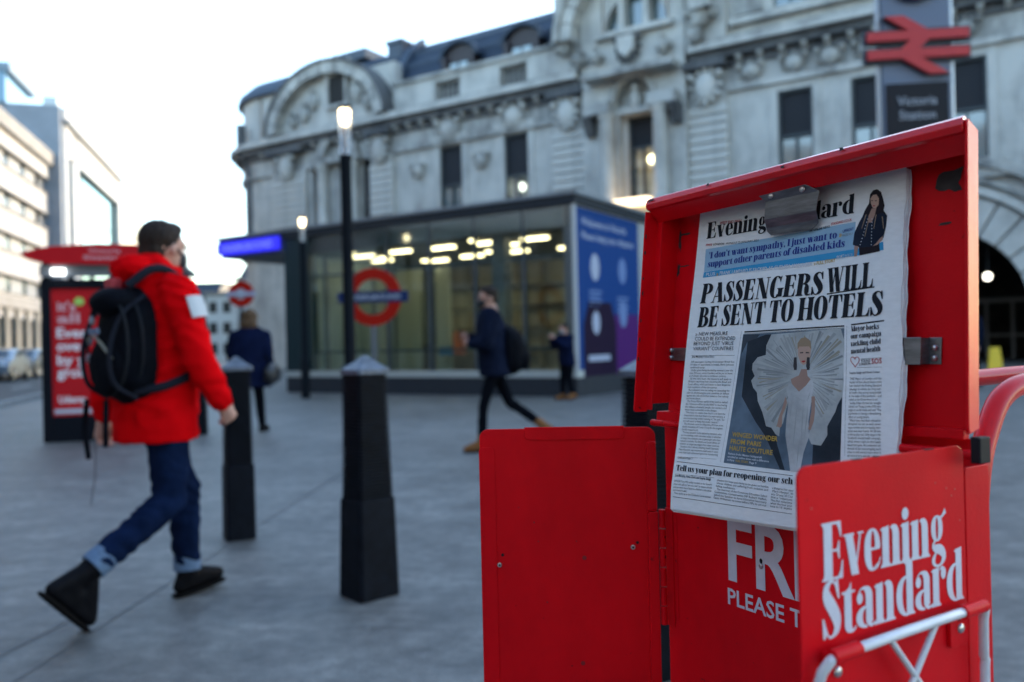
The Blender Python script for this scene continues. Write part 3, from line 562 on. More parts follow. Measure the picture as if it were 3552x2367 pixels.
w = MB().prism([(.4, 14.5), (.75, 15.9), (1.6, 17.3), (2.9, 18.3), (2.9, 14.5)], -9.3, -8.85, ax='x'); w.build('roof_hip', LEAD, sta, fix=True)
w = MB(); w.tube([(-20.3, .25, 7), (-20.3, .25, 12.3), (-20.45, -.3, 12.9), (-20.45, -.3, 14.6)], .28, 8); w.build('downpipe', SOOT, sta)
for cx in (-4.85, -1.1):
    w = MB(); f_ = lambda r, a: (cx + r * math.cos(a), 15.65 + r * .75 * math.sin(a))
    w.prism([(cx - .95, 14.3)] + [f_(.95, math.pi - math.pi * k / 12) for k in range(13)] + [(cx + .95, 14.3)], .55, 3.0)
    d = w.build('dormer', MAROON, sta, fix=True)
    MB().prism([f_(1.03, math.pi * k / 12) for k in range(13)] + [f_(1.22, math.pi * k / 12) for k in range(12, -1, -1)], .3, 3.1).build('dormer_hood', SLATE, d, fix=True)
    for s_ in (-1, 1): MB().box(cx + s_ * .85 - .14, cx + s_ * .85 + .14, .3, .55, 14.3, 15.8).build('dormer_post', MAROON, d)
    MB().box(cx - .55, cx + .5, .46, .53, 14.35, 15.45).build('pane', PALEG, d)
    MB().box(cx - .06, cx + .02, .42, .46, 14.35, 15.45).build('glazing_bar', MAROON, d)

# ================================================================== underground entrance (glass pavilion)
KST = mat('dark_steel', (.025, .03, .038), .5, spec=.2)
KGR = mat('grey_steel', (.07, .085, .10), .5, spec=.3)
PLN = mat('dark_granite', (.035, .04, .05), .55, spec=.2, var=.4, vscale=20)
SILL = mat('pale_sill', (.42, .44, .42), .5)
CLR = glass('entrance_glass', (.74, .84, .82), .02, .03, .4)
FASC = glass('fascia_glass', (.55, .66, .66), .10, .08)
kio = thing('underground_entrance', 'glass walled underground station entrance with blue panel on its end wall', 'building', (1.34, 17.1, 0), math.radians(-32.3))
MB().box(-8.6, 0, 0, .35, 0, .4).build('plinth', PLN, kio); MB().box(-.35, 0, .36, 6.2, 0, .4).build('plinth', PLN, kio)
MB().box(-8.6, 0, -.02, .3, .403, .55).build('sill', SILL, kio)
w = MB(); w.box(-11.15, .05, -.05, 6.3, 4.02, 4.2); w.build('roof', KST, kio)
MB().box(-11.2, .1, -.1, 6.35, 4.203, 4.27).build('roof_edge', mat('roof_trim', (.2, .22, .24), .4), kio)
MB().box(-8.0, -.1, .5, 6.2, 3.58, 3.62).build('ceiling', mat('kiosk_ceiling', (.10, .105, .10), .6), kio)
MB().box(-11.1, -8.62, .0, 6.2, 3.68, 4.017).build('canopy', KGR, kio)
nb = 6; bw = 7.72 / nb
for k in range(nb):
    a = -7.72 + k * bw
    if k == 0:
        pn = MB().box(a + .02, a + bw - .02, .06, .075, .56, 3.55).build('pane', CLR, kio); pn.location = (0, 0, 0)
        fn = MB().box(a + .02, a + bw - .02, .04, .06, 3.56, 4.0).build('fascia_pane', FASC, kio)
    else: share(pn, (k * bw, 0, 0)); share(fn, (k * bw, 0, 0))
for k in range(1, nb): MB().box(-7.72 + k * bw - .025, -7.72 + k * bw + .025, .05, .16, .55, 4.01).build('mullion', KGR, kio)
MB().box(-8.6, -7.73, .0, .3, .556, 4.01).build('post', mat('teal_dark_panel', (.015, .032, .038), .35, spec=.25), kio)
MB().box(-.06, 0.02, -.01, .05, .553, 4.015).build('post', mat('pale_metal', (.5, .52, .52), .4), kio)
for z in (1.0, 2.95): MB().box(-7.7, -.1, .12, .15, z, z + .06).build('rail', KGR, kio)
MB().box(-2.6, -2.25, .8, 1.1, 0, 3.58).build('column', mat('blue_grey_column', (.13, .16, .2), .5), kio)
# end wall with the printed blue panel
MB().box(-.28, -.03, .06, 5.0, .41, 4.01).build('end_wall', mat('grey_cladding', (.34, .35, .35), .5), kio)
BLU = mat('panel_blue', (.010, .050, .20), .5, spec=.08); PUR = mat('panel_purple', (.075, .016, .13), .5, spec=.08); DPU = mat('panel_dark_purple', (.016, .008, .028), .5, spec=.08); PW = mat('panel_white', (.36, .40, .52), .5); PLB = mat('panel_pale_blue', (.12, .20, .42), .5)
ep = MB().box(-.027, -.02, .05, 3.3, .3, 3.98).build('poster_panel', BLU, kio)
def esurf(u, v, off): return (-.02 + off, u, v)
MB().add([(-.017, 1.9, 0.3), (-.017, 3.28, .3), (-.017, 3.28, 1.75), (-.017, 1.9, 1.75)], [(0, 1, 2, 3)]).build('purple_field', PUR, ep)
MB().add([(-.012, .35, 0.05), (-.012, 1.95, .05), (-.012, 1.95, 1.5), (-.012, 1.7, 2.0), (-.012, .6, 2.0), (-.012, .35, 1.5)], [(0, 1, 2, 3, 4, 5)]).build('ticket_machine_print', DPU, ep)
for t_, a_, b_, z_, h_ in (('Welcome to Victoria', .35, 2.6, 3.62, .16), ('Please keep your distance', .35, 3.0, 3.33, .15)):
    tx = MB(); lay_text(tx, t_, 'b', (a_, z_), (b_, z_), h_, esurf, 0, .004, -1); tx.build('lettering', PW, ep)
MB().box(-.012, -.008, .55, 1.6, .72, .85).build('white_strip', PW, ep); MB().box(-.016, -.012, 2.35, 2.55, .35, .5).build('small_mark', PW, ep)
for cy, cz in ((.95, 2.75), (2.35, 2.75), (.95, 1.55), (2.35, 1.75)): MB().ball((-.014, cy, cz), (.004, .22, .3), 14, 6).build('icon', PW if cy < 1 else PLB, ep)
for cy, cz in ((.95, 2.2), (2.35, 2.1)):
    for q in range(4): MB().box(-.016, -.012, cy - .3, cy + .3 - .08 * (q % 2), cz - .1 * q, cz - .1 * q + .05).build('text_line', PLB, ep)
# interior
w = MB(); w.box(-8.0, -.3, 5.9, 6.1, 0, 3.6); w.build('back_wall', mat('cream_panelling', (.52, .50, .44), .6, var=.35, vscale=1.5, stretch=(2, 1, .3)), kio)
MB().box(-7.9, -.3, .36, 5.9, -.002, .012).build('floor', mat('kiosk_floor', (.16, .15, .14), .3), kio)
MB().box(-8.25, -8.1, .42, 6.1, .013, 3.57).build('side_wall', mat('pale_green_panelling', (.42, .50, .46), .55, var=.35, vscale=1.2, stretch=(1, 3, .3)), kio)
for k in range(6): MB().box(-8.09, -8.03, .9 + k * .95, 1.02 + k * .95, .013, 3.57).build('wall_post', mat('grey_rail', (.13, .14, .13), .5), kio)
for k in range(9): MB().box(-7.6 + k * .85, -7.52 + k * .85, 5.7, 5.8, 0, 3.58).build('wall_post', mat('beige_post', (.34, .29, .2), .5), kio)
for z in (.9, 1.55, 2.2, 2.8): MB().box(-7.8, -.4, 5.6, 5.69, z, z + .09).build('wall_rail', mat('grey_rail', (.13, .14, .13), .5), kio)
for x, wd_ in ((-6.95, .9), (-5.9, .5), (-4.1, .35), (-1.3, .5)): MB().box(x - wd_, x, 3.6, 3.68, .0, 3.4).build('frosted_screen', mat('frosted_pale_panel', (.40, .46, .42), .5), kio)
MB().box(-7.6, -4.9, 4.2, 5.2, .015, 1.15).build('counter', mat('counter_grey', (.28, .27, .25), .5), kio)
MB().box(-5.6, -5.3, 3.3, 3.5, .9, 1.5).build('notice', mat('orange_notice', (.6, .1, .03), .5), kio); MB().box(-6.1, -5.62, 3.3, 3.35, .85, 1.1).build('notice', mat('blue_notice', (.03, .2, .45), .5), kio)
TUBES = [(-6.3, 3.6), (-4.9, 3.3), (-3.4, 3.2), (-1.9, 3.4), (-1.71, 1.27), (-2.97, 1.2), (-4.32, 1.23), (-5.64, 1.15), (-7.04, 1.33), (-7.4, 2.5)]; DOWNS = [(-3.0, .65), (-6.85, .65), (-2.67, 1.94), (-7.03, 2.05), (-6.6, 3.4), (-4.02, 2.82), (-1.0, 3.2)]
KW = emis('warm_tube_light', (1.0, .70, .38), 2.3)
MB().box(-8.0, -.1, .3, .42, 3.62, 4.0).build('fascia_backing_box', mat('fascia_backing', (.34, .41, .42), .6), kio)  # box added behind the fascia glass; its tone sets how bright it looks
tl = None
for x, y in TUBES:
    if tl is None: tl = MB().box(-.34, .34, -.07, .07, -.05, 0).build('tube_light', KW, kio); tl.location = (x, y, 3.575)
    else: share(tl, (x, y, 3.575))
dl = None
for x, y in DOWNS:
    if dl is None: dl = MB().lathe([(.1, -.04), (.1, 0)], n=12).build('downlight', KW, kio); dl.location = (x, y, 3.574)
    else: share(dl, (x, y, 3.574))
# blue illuminated name box under the canopy
BLE = mat('lit_blue_sign', (.02, .03, .4), .4, emit=(.025, .02, .8), estr=.24)
sg = MB().box(-11.12, -8.68, -.14, -.06, 3.76, 4.1).build('name_board', BLE, kio)
t_ = MB(); lay_text(t_, 'UNDERGROUND', 'b', (-10.9, 3.84), (-8.9, 3.84), .18, lambda u, v, o: (u, -.14 - o, v), 0, .004, -1)
t_.build('lettering', mat('sign_lettering_blue', (.10, .14, .75), .5, emit=(.10, .12, 1.0), estr=.3), sg)

# ================================================================== roundels, totem
def ring(mb, c, r0, r1, y0, y1, n=32, m=0):
    for k in range(n):
        a0, a1 = 2 * math.pi * k / n, 2 * math.pi * (k + 1) / n; f = lambda r, a: (c[0] + r * math.cos(a), c[1] + r * math.sin(a))
        mb.prism([f(r0, a0), f(r1, a0), f(r1, a1), f(r0, a1)], y0, y1, m)
RED = mat('roundel_red', (.36, .012, .006), .5, spec=.08); BLU2 = mat('roundel_blue', (.012, .028, .10), .5, spec=.1); WHT = mat('sign_white', (.42, .46, .52), .5); POST = mat('black_post', (.006, .009, .014), .5, spec=.08)
rd = thing('roundel_sign', 'large red ring with blue bar on a white post before the glass wall', 'sign', (-2.62, 15.7, 0), math.radians(-8))
m_ = MB(); ring(m_, (0, 2.08), .345, .55, -.03, .03); m_.build('ring', RED, rd, fix=True)
bar = MB().box(-.68, .68, -.045, .045, 1.98, 2.18).build('bar', BLU2, rd)
t_ = MB(); lay_text(t_, 'UNDERGROUND', 'b', (-.56, 2.04), (.56, 2.04), .08, lambda u, v, o: (u, -.045 - o, v), 0, .002, -1); t_.build('lettering', WHT, bar)
MB().box(-.045, .045, -.04, .04, 0, 1.53).build('post', mat('roundel_post_grey', (.12, .13, .14), .5), rd)
rd = thing('roundel_sign', 'small red roundel with white centre high on a post beside the canopy', 'sign', (-6.2, 19.0, 0), math.radians(-5))
m_ = MB(); ring(m_, (0, 2.42), .125, .30, -.03, .03); m_.build('ring', RED, rd, fix=True)
MB().lathe([(.15, -.01), (.15, .01)], n=24).build('centre_disc', WHT, rd).matrix_local = Matrix.Translation((0, 0, 2.42)) @ Matrix.Rotation(math.pi / 2, 4, 'X')
bar = MB().box(-.34, .34, -.045, .045, 2.37, 2.47).build('bar', mat('pale_blue_bar', (.3, .36, .5), .4), rd)
t_ = MB(); lay_text(t_, 'UNDERGROUND', 'b', (-.3, 2.385), (.3, 2.385), .07, lambda u, v, o: (u, -.045 - o, v), 0, .002, -1); t_.build('lettering', WHT, bar)
MB().tube([(0, 0, 0), (0, 0, 2.16)], .035, 8).build('post', POST, rd)
# railway totem
TOT = mat('totem_grey', (.17, .21, .28), .45, spec=.3)
to = thing('station_totem', 'tall grey station name totem with red double arrow and black name panel', 'sign', (5.44, 11.0, 0), math.radians(-6))
MB().box(-.43, .43, -.06, .06, 3.06, 5.95).build('panel', TOT, to)
for x in (-.46, .46): MB().tube([(x, 0, 0), (x, 0, 5.95)], .035, 10).build('pole', mat('totem_pole', (.42, .45, .48), .35, metal=.6), to)
np_ = MB().box(-.40, .40, -.075, -.063, 3.1, 4.46).build('name_panel', mat('name_panel_black', (.006, .010, .018), .35, spec=.25), to)
t_ = MB()
lay_text(t_, 'Victoria', 'n', (-.25, 4.17), (.25, 4.17), .12, lambda u, v, o: (u, -.075 - o, v), 0, .002, -1)
lay_text(t_, 'Station', 'n', (-.23, 3.98), (.23, 3.98), .12, lambda u, v, o: (u, -.075 - o, v), 0, .002, -1); t_.build('lettering', WHT, np_)
# double arrow, fretted and standing proud of the panel with a grey edge
def arrow(mb, y0, y1, g=0.0, m=0):
    h = .06 + g
    for z in (5.07, 4.83):
        mb.prism([(-.64 - g, z - h), (.64 + g, z - h), (.64 + g, z + h), (-.64 - g, z + h)], y0, y1, m)
    for (xa, za, xb, zb), dy in (((-.28, 5.33, .10, 5.07), 0), ((.10, 5.07, -.16, 4.83), .0), ((-.16, 4.83, .26, 4.55), 0)):
        mb.prism([(xa - .14 - g, za), (xa + .10 + g, za), (xb + .12 + g, zb), (xb - .12 - g, zb)], y0 - .001 - dy, y1 - .001, m)
am = MB(); arrow(am, -.16, -.1); a_ = am.build('double_arrow', mat('arrow_red', (.55, .03, .035), .4), to, fix=True)
am = MB(); arrow(am, -.095, -.064, .045); am.build('arrow_edge', mat('arrow_edge_dark', (.03, .04, .06), .4), to, fix=True)
m_ = MB(); ring(m_, (0, 5.92), .25, .36, -.16, -.08); m_.build('top_ring', mat('arrow_red', (.5, .03, .03)), to, fix=True)
m_ = MB(); ring(m_, (0, 5.92), .365, .39, -.13, -.08); m_.build('ring_edge', BLU2, to, fix=True)

# ================================================================== lamp posts
LGL = glass('lamp_glass', (.72, .75, .80), .05, .2, .5)
def lamp_post(loc, label, h=3.98):
    k = h - 3.66
    t = thing('lamp_post', label, 'street lamp', loc, 0, 'cylindrical lamp posts on the plaza')
    MB().lathe([(.10, 0), (.10, .9), (.068, .93), (.066, 3.0 + k), (.075, 3.02 + k), (.075, 3.06 + k)], n=20).build('column', POST, t, smooth=True)
    MB().lathe([(.073, 3.062 + k), (.073, 3.6 + k)], n=20).build('glass_cylinder', LGL, t, smooth=True)
    MB().lathe([(.03, 3.065 + k), (.03, 3.38 + k)], n=12).build('core', mat('lamp_core', (.5, .5, .52), .4), t, smooth=True)
    MB().lathe([(.035, 3.42 + k), (.062, 3.50 + k), (.064, 3.59 + k)], n=16).build('lamp_light', emis('lamp_bulb', (1.0, .70, .34), 2.6), t, smooth=True)
    MB().lathe([(.077, 3.602 + k), (.077, 3.64 + k), (.02, 3.66 + k)], n=20).build('cap', POST, t, smooth=True)
lamp_post((-1.905, 9.7, 0), 'slim black lamp post with glowing top directly behind the foreground bollard')
lamp_post((-4.71, 18.79, 0), 'farther slim black lamp post lit at top by the entrance glass wall', 4.15)

# ================================================================== bollards
BOL = mat('black_cast_iron', (.006, .008, .013), .5, spec=.07, var=.4, vscale=18, bump=.1, bscale=50)
CAPM = mat('worn_cap_paint', (.10, .12, .16), .45, var=.5, vscale=25)
def bollard(loc, rot, label, w0=.115, w1=.088, d0=.105, d1=.085, h=1.0, plinth=.44):
    t = thing('bollard', label, 'bollard', loc, rot, 'black ribbed bollards across the plaza')
    def oc(w, d, z, c=.07): return [(w * a, d * b, z) for a, b in ((1, -1 + 2 * c), (1, 1 - 2 * c), (1 - 2 * c, 1), (-1 + 2 * c, 1), (-1, 1 - 2 * c), (-1, -1 + 2 * c), (-1 + 2 * c, -1), (1 - 2 * c, -1))]
    f = lambda z: (w0 + (w1 - w0) * z / h, d0 + (d1 - d0) * z / h)
    a, b = f(0), f(plinth)
    MB().rings([oc(*a, 0), oc(*b, plinth)]).build('plinth', BOL, t, fix=True, bevel=.004)
    rs = []; z = plinth; nrib = 36; st_ = (h - plinth) / nrib
    for k in range(nrib):
        for dz, ins in ((0.0, .0), (.62, .0), (.70, .011), (.93, .011)):
            zz = z + st_ * (k + dz); w_, d_ = f(zz); rs.append(oc(w_ - .006 - ins, d_ - .006 - ins, zz))
    MB().rings(rs).build('ribbed_shaft', BOL, t, fix=True)
    w_, d_ = f(h)
    MB().rings([oc(w_ + .004, d_ + .004, h), oc(w_ + .004, d_ + .004, h + .022), oc(w_ * .5, d_ * .5, h + .055), oc(w_ * .1, d_ * .1, h + .085)]).build('cap', CAPM, t, fix=True, bevel=.003)
    return t
bollard((-.672, 3.76, 0), math.radians(42), 'thick black ribbed bollard with pale pointed cap in front of the lamp post', .106, .082, .098, .079)
bollard((-1.655, 4.95, 0), math.radians(30), 'black ribbed bollard with pale cap just right of the man in red', .084, .079, .080, .075, 1.0)
bollard((.470, 2.82, 0), math.radians(24), 'dark ribbed bollard half hidden behind the red newspaper stand', .106, .082, .098, .079)
bollard((-4.25, 11.2, 0), math.radians(10), 'small distant bollard seen beneath the arm of the man in red', .095, .08, .09, .075)

# ================================================================== terrace facing the station across the forecourt (behind the photographer)
BKW = mat('forecourt_terrace_stone', (.30, .28, .25), .8, var=.2, vscale=.5); BKB = mat('forecourt_brick', (.15, .13, .12), .8, var=.3, vscale=1)
def terrace(x, y, rot, w_, h_, mt, label):
    t = thing('forecourt_building', label, 'building', (x, y, 0), math.radians(rot)); MB().box(0, w_, 0, 14, 0, h_).build('wall', mt, t)
    MB().box(-.2, w_ + .2, -.5, 14, h_ + .003, h_ + .6).build('cornice', mat('terrace_cornice', (.34, .33, .3), .8), t); q_ = None
    for i in range(int(w_ / 3.4)):
        for j in range(int(h_ / 3.6)):
            if q_ is None: q_ = MB().box(-.65, .65, -.08, 0, 0, 2.0).build('window', WGL, t); q_.location = (2 + 3.4 * i, 0, 1.2 + 3.6 * j)
            else: share(q_, (2 + 3.4 * i, 0, 1.2 + 3.6 * j))
terrace(24, -24, 180, 26, 19, BKW, 'stone terrace opposite the station behind the viewpoint')
terrace(-4, -30, 172, 30, 23, BKB, 'brick terrace opposite the station next to the stone one')
terrace(-36, -18, 135, 24, 18, BKW, 'stone corner block closing the forecourt beyond the brick terrace')
# ================================================================== buildings along the left side of the street
CREAM = mat('cream_render', (.40, .385, .37), .75, var=.18, vscale=.6)
CREAM2 = mat('cream_band', (.27, .25, .23), .75, var=.25, vscale=.8)
SLIT = mat('office_glass_dark', (.02, .03, .035), .2, spec=.4)
BLND = mat('office_blind', (.24, .245, .25), .5)
LF = (-35.8, 57.9, 0); LR = math.radians(105.9)
of = thing('office_building', 'cream office block with long bands of windows on the left side of the street', 'building', LF, LR)
MB().box(-72, 13.4, .6, 16, 0, 18.2).build('wall', CREAM, of)
MB().box(-72, 13.4, -.5, .6, 17.3, 18.4).build('cornice', CREAM2, of); MB().box(-72, 13.4, -.1, .6, 16.2, 17.297).build('parapet', CREAM, of)
wnp = None; sl_ = None
for fl in range(4):
    z = 14.9 - 3.05 * fl
    MB().box(-72, 13.4, 0, .6, z - 1.85, z - .12).build('spandrel_band', CREAM, of); MB().box(-72, 13.4, -.12, .6, z - .117, z - .003).build('sill', CREAM2, of); MB().box(-72, 13.4, -.1, .6, z + 1.2, z + 1.3).build('lintel_band', CREAM2, of)
    for k in range(-16, 4):
        x = 3.2 + 4.1 * k - 4.1
        if wnp is None:
            wnp = MB().box(0, 2.9, .35, .5, 0, 1.2).build('window', BLND, of); wnp.location = (x + .6, 0, z)
            sl_ = MB().box(0, 1.1, .4, .55, 0, 1.2).build('window', SLIT, of); sl_.location = (x - .5, 0, z)
        else: share(wnp, (x + .6, 0, z)); share(sl_, (x - .5, 0, z))
STP = mat('weathered_stone_front', (.22, .20, .17), .8, var=.4, vscale=1.2)
MB().box(-72, 13.4, -.3, .6, 4.6, 5.4).build('string_course', CREAM2, of); MB().box(-72, 13.4, -.1, .6, 0, .9).build('plinth', STP, of)
pl = None
for k in range(32):
    x = -69.6 + 2.6 * k
    if pl is None:
        pl = MB().box(0, 1.0, -.2, .6, .9, 4.6).build('pier', STP, of); pl.location = (x, 0, 0); sw = MB().box(0, 1.6, .3, .5, .9, 4.4).build('window', mat('shop_glass_green', (.02, .05, .045), .1, coat=1), of); sw.location = (x + 1, 0, 0)
    else: share(pl, (x, 0, 0)); share(sw, (x + 1, 0, 0))
# glass and white framed block beyond, stepping forward and higher
WF = mat('white_frame_cladding', (.45, .45, .46), .6, var=.1); GP = mat('grey_cladding_panel', (.20, .23, .28), .55, var=.15, vscale=1)
gb = thing('glass_office_building', 'taller white framed block with green glass and grey side wall past the cream offices', 'building', LF, LR)
MB().box(13.5, 14.3, -1.0, 4, 0, 22.6).build('side_wall', GP, gb); MB().box(13.5, 14.3, 4.0, 18, 18.5, 22.6).build('side_wall', mat('pale_grey_panel', (.36, .42, .48), .5), gb)
MB().box(14.3, 41, -1.25, 1, 21.6, 22.6).build('roof_slab', WF, gb); MB().box(14.3, 41, -1.6, 0, 21.2, 21.597).build('roof_edge', mat('soffit_grey', (.2, .2, .2), .6), gb)
MB().box(14.3, 41, .3, 18, 0, 21.2).build('wall', GP, gb)
for a, b in ((14.35, 15.4), (17.2, 19.6), (39.8, 41)): MB().box(a, b, -1.2, .3, 0, 21.197).build('pier', WF, gb)
MB().box(15.4, 39.8, -1.2, .3, 18.6, 21.197).build('frieze', WF, gb)
DG = mat('dark_green_glass', (.02, .06, .06), .08, coat=1); PG_ = mat('sky_green_glass', (.25, .42, .40), .04, metal=.85)
p1 = p2 = None
for fl in range(5):
    z = .5 + 3.6 * fl
    for a, b, mt in ((15.4, 17.2, DG), (19.6, 22.6, DG if fl in (1, 3, 4, 0) else PG_)):
        MB().box(a, b, -.5, -.4, z, z + 2.9).build('pane', mt, gb)
    MB().box(15.4, 22.6, -.6, -.35, z + 2.9, z + 3.6).build('spandrel', mat('teal_spandrel', (.18, .28, .28), .3, coat=.5), gb)
    for k in range(8):
        if p1 is None: p1 = MB().box(0, 2.0, -.7, -.6, 0, 3.45).build('pane', PG_, gb); p1.location = (22.7, 0, z)
        else: share(p1, (22.7 + 2.13 * k, 0, z))
MB().box(13.2, 20, 3, 16, 22.603, 25.2).build('penthouse', mat('blue_glass_penthouse', (.10, .22, .33), .2, coat=1), gb); MB().box(13.0, 21, 2.6, 16.4, 25.203, 25.9).build('penthouse_roof', mat('penthouse_roof_grey', (.16, .22, .28), .5), gb)
MB().ball((13.1, 13.5, 24.2), .45).build('roof_lamp', GLOBEW, gb, smooth=True)
MB().box(14.5, 16.0, -.6, .5, 22.603, 23.6).build('roof_plant', mat('plant_box_white', (.5, .55, .58), .5), gb)
cb = thing('corner_building', 'pale cream block at the far end of the left terrace', 'building', LF, LR)
MB().box(41.2, 62, -.6, 14, 0, 19.5).build('wall', mat('pale_cream_wall', (.75, .70, .55), .6, var=.1), cb)
wq = None
for k in range(6):
    for j in range(5):
        if wq is None: wq = MB().box(0, 1.2, -.68, -.597, 0, 2.0).build('window', mat('cream_window', (.40, .42, .36), .2, coat=.6), cb); wq.location = (43 + 3.2 * k, 0, 1.5 + 3.6 * j)
        else: share(wq, (43 + 3.2 * k, 0, 1.5 + 3.6 * j))
# distant terrace seen between the man and the station
def far_block(name, label, x, y, w_, d_, h_, col, rotz, rows, cols, roof=None):
    t = thing(name, label, 'building', (x, y, 0), rotz); MB().box(0, w_, 0, d_, 0, h_).build('wall', col, t); q_ = None
    for i in range(cols):
        for j in range(rows):
            p = (w_ * (i + .5) / cols, 0, h_ * (j + .35) / (rows + .2))
            if q_ is None: q_ = MB().box(-.45, .45, -.06, .0, 0, h_ / rows * .5).build('window', SLIT, t); q_.location = p
            else: share(q_, p)
    MB().box(-.2, w_ + .2, -.3, d_, h_ + .003, h_ + .35).build('cornice', CREAM2, t)
    if roof: MB().prism([(0, h_ + .35), (d_ * .25, h_ + 2.2), (d_ * .8, h_ + 2.2), (d_, h_ + .35)], .3, w_ - .3, ax='x').build('roof', roof, t)
far_block('terraced_house', 'distant white terrace with dark windows at the end of the street', -33.2, 90, 4.6, 10, 7.2, mat('far_white', (.6, .62, .63), .7), math.radians(-4), 3, 3)
far_block('terraced_house', 'distant dark roofed house next to the small red roundel', -29.2, 88, 5.4, 10, 8.6, mat('far_grey', (.40, .43, .45), .7), math.radians(-4), 3, 4, SLATE)
far_block('tower_block', 'slim grey block peeping up behind the head of the man in red', -55.5, 118, 6, 12, 17.5, mat('far_tower', (.24, .28, .31), .7), math.radians(6), 6, 3)
far_block('terraced_house', 'distant brownish house low down behind the shoulder of the man in red', -39.5, 95, 6.0, 10, 7.0, mat('far_brown', (.25, .22, .2), .7), math.radians(-4), 3, 4, SLATE)

# ================================================================== bus shelter
shl = thing('bus_shelter', 'bus shelter with red roof edge and black framed red advert panel', 'bus shelter', (-6.02, 10.62, 0), math.radians(15))
BK = mat('shelter_black', (.005, .007, .012), .5, spec=.08); SR = mat('shelter_red', (.50, .008, .014), .5, spec=.12)
fr = MB(); fr.box(0, .11, -.09, .09, 0, 2.09); fr.box(1.22, 1.33, -.09, .09, 0, 2.09); fr.box(.11, 1.22, -.09, .09, 1.97, 2.09); fr.box(.11, 1.22, -.09, .09, 0, .33)
fr.build('advert_frame', BK, shl, bevel=.01)
ad = MB().box(.11, 1.22, -.05, .05, .33, 1.97).build('advert_panel', mat('advert_red', (.48, .010, .016), .5, spec=.15), shl)
MB().box(.13, 1.20, -.056, -.051, .36, .42).build('advert_footer', mat('advert_footer_grey', (.42, .47, .55), .4), ad)
t_ = MB(); asf = lambda u, v, o: (u, -.05 - o, v)
for s_, z_, u1 in (('Ever', 1.34, .53), ('over', 1.17, .52), ('by y', .99, .50), ('grou', .83, .50)): lay_text(t_, s_, 'h', (.17, z_), (u1, z_), .125, asf, 0, .002, -1)
lay_text(t_, 'Udemy', 'h', (.18, .50), (.50, .50), .09, asf, 0, .002, -1)
t_.build('lettering', mat('advert_white', (.75, .76, .8), .5), ad)
t_ = MB(); lay_text(t_, "it's", 'h', (.18, 1.68), (.40, 1.68), .12, asf, 0, .002, -1); lay_text(t_, 'all', 'h', (.18, 1.53), (.44, 1.53), .12, asf, 0, .002, -1); t_.build('lettering', mat('advert_pink', (.62, .38, .42), .5), ad)
MB().ball((.44, -.058, 1.80), (.06, .005, .055), 12, 6).build('logo_dot', mat('advert_green', (.35, .6, .12), .5), ad)
rf = MB()
pf = [(-.18, 2.40), (-.1, 2.33), (.15, 2.27), (1.2, 2.26), (1.68, 2.28), (1.68, 2.45), (1.2, 2.52), (.7, 2.53), (.15, 2.49), (-.1, 2.43)]
rf.prism(pf, -.25, -.19); ra = rf.build('roof_edge', SR, shl, fix=True)
t_ = MB(); lay_text(t_, 'Victoria', 'b', (.60, 2.415), (.98, 2.415), .05, lambda u, v, o: (u, -.25 - o, v), 0, .002, -1); lay_text(t_, 'Station', 'b', (.54, 2.33), (1.08, 2.33), .05, lambda u, v, o: (u, -.25 - o, v), 0, .002, -1); t_.build('lettering', mat('advert_pink', (.6, .3, .35)), ra)
MB().prism([(-.1, 2.35), (1.6, 2.33), (1.6, 2.40), (-.1, 2.42)], -.18, 2.6).build('roof', mat('shelter_roof_grey', (.12, .14, .16), .5), shl, fix=True)
MB().prism([(.0, 2.12), (1.6, 2.12), (1.6, 2.26), (.0, 2.26)], -.12, -.06).build('soffit_panel', mat('shelter_soffit', (.16, .19, .22), .5), shl)
MB().box(.02, .09, -.06, .06, 2.09, 2.34).build('post', BK, shl); MB().box(1.24, 1.31, -.06, .06, 2.09, 2.34).build('post', BK, shl)
for y in (1.2, 2.5): MB().box(.03, .09, y - .03, y + .03, 0, 2.34).build('post', BK, shl)
MB().box(.16, .3, -.2, -.13, 2.14, 2.21).build('soffit_light', emis('soffit_lamp', (1, 1, .97), 1.2), shl)
MB().box(.05, .07, .2, 2.45, .25, 2.0).build('side_pane', CLR, shl)

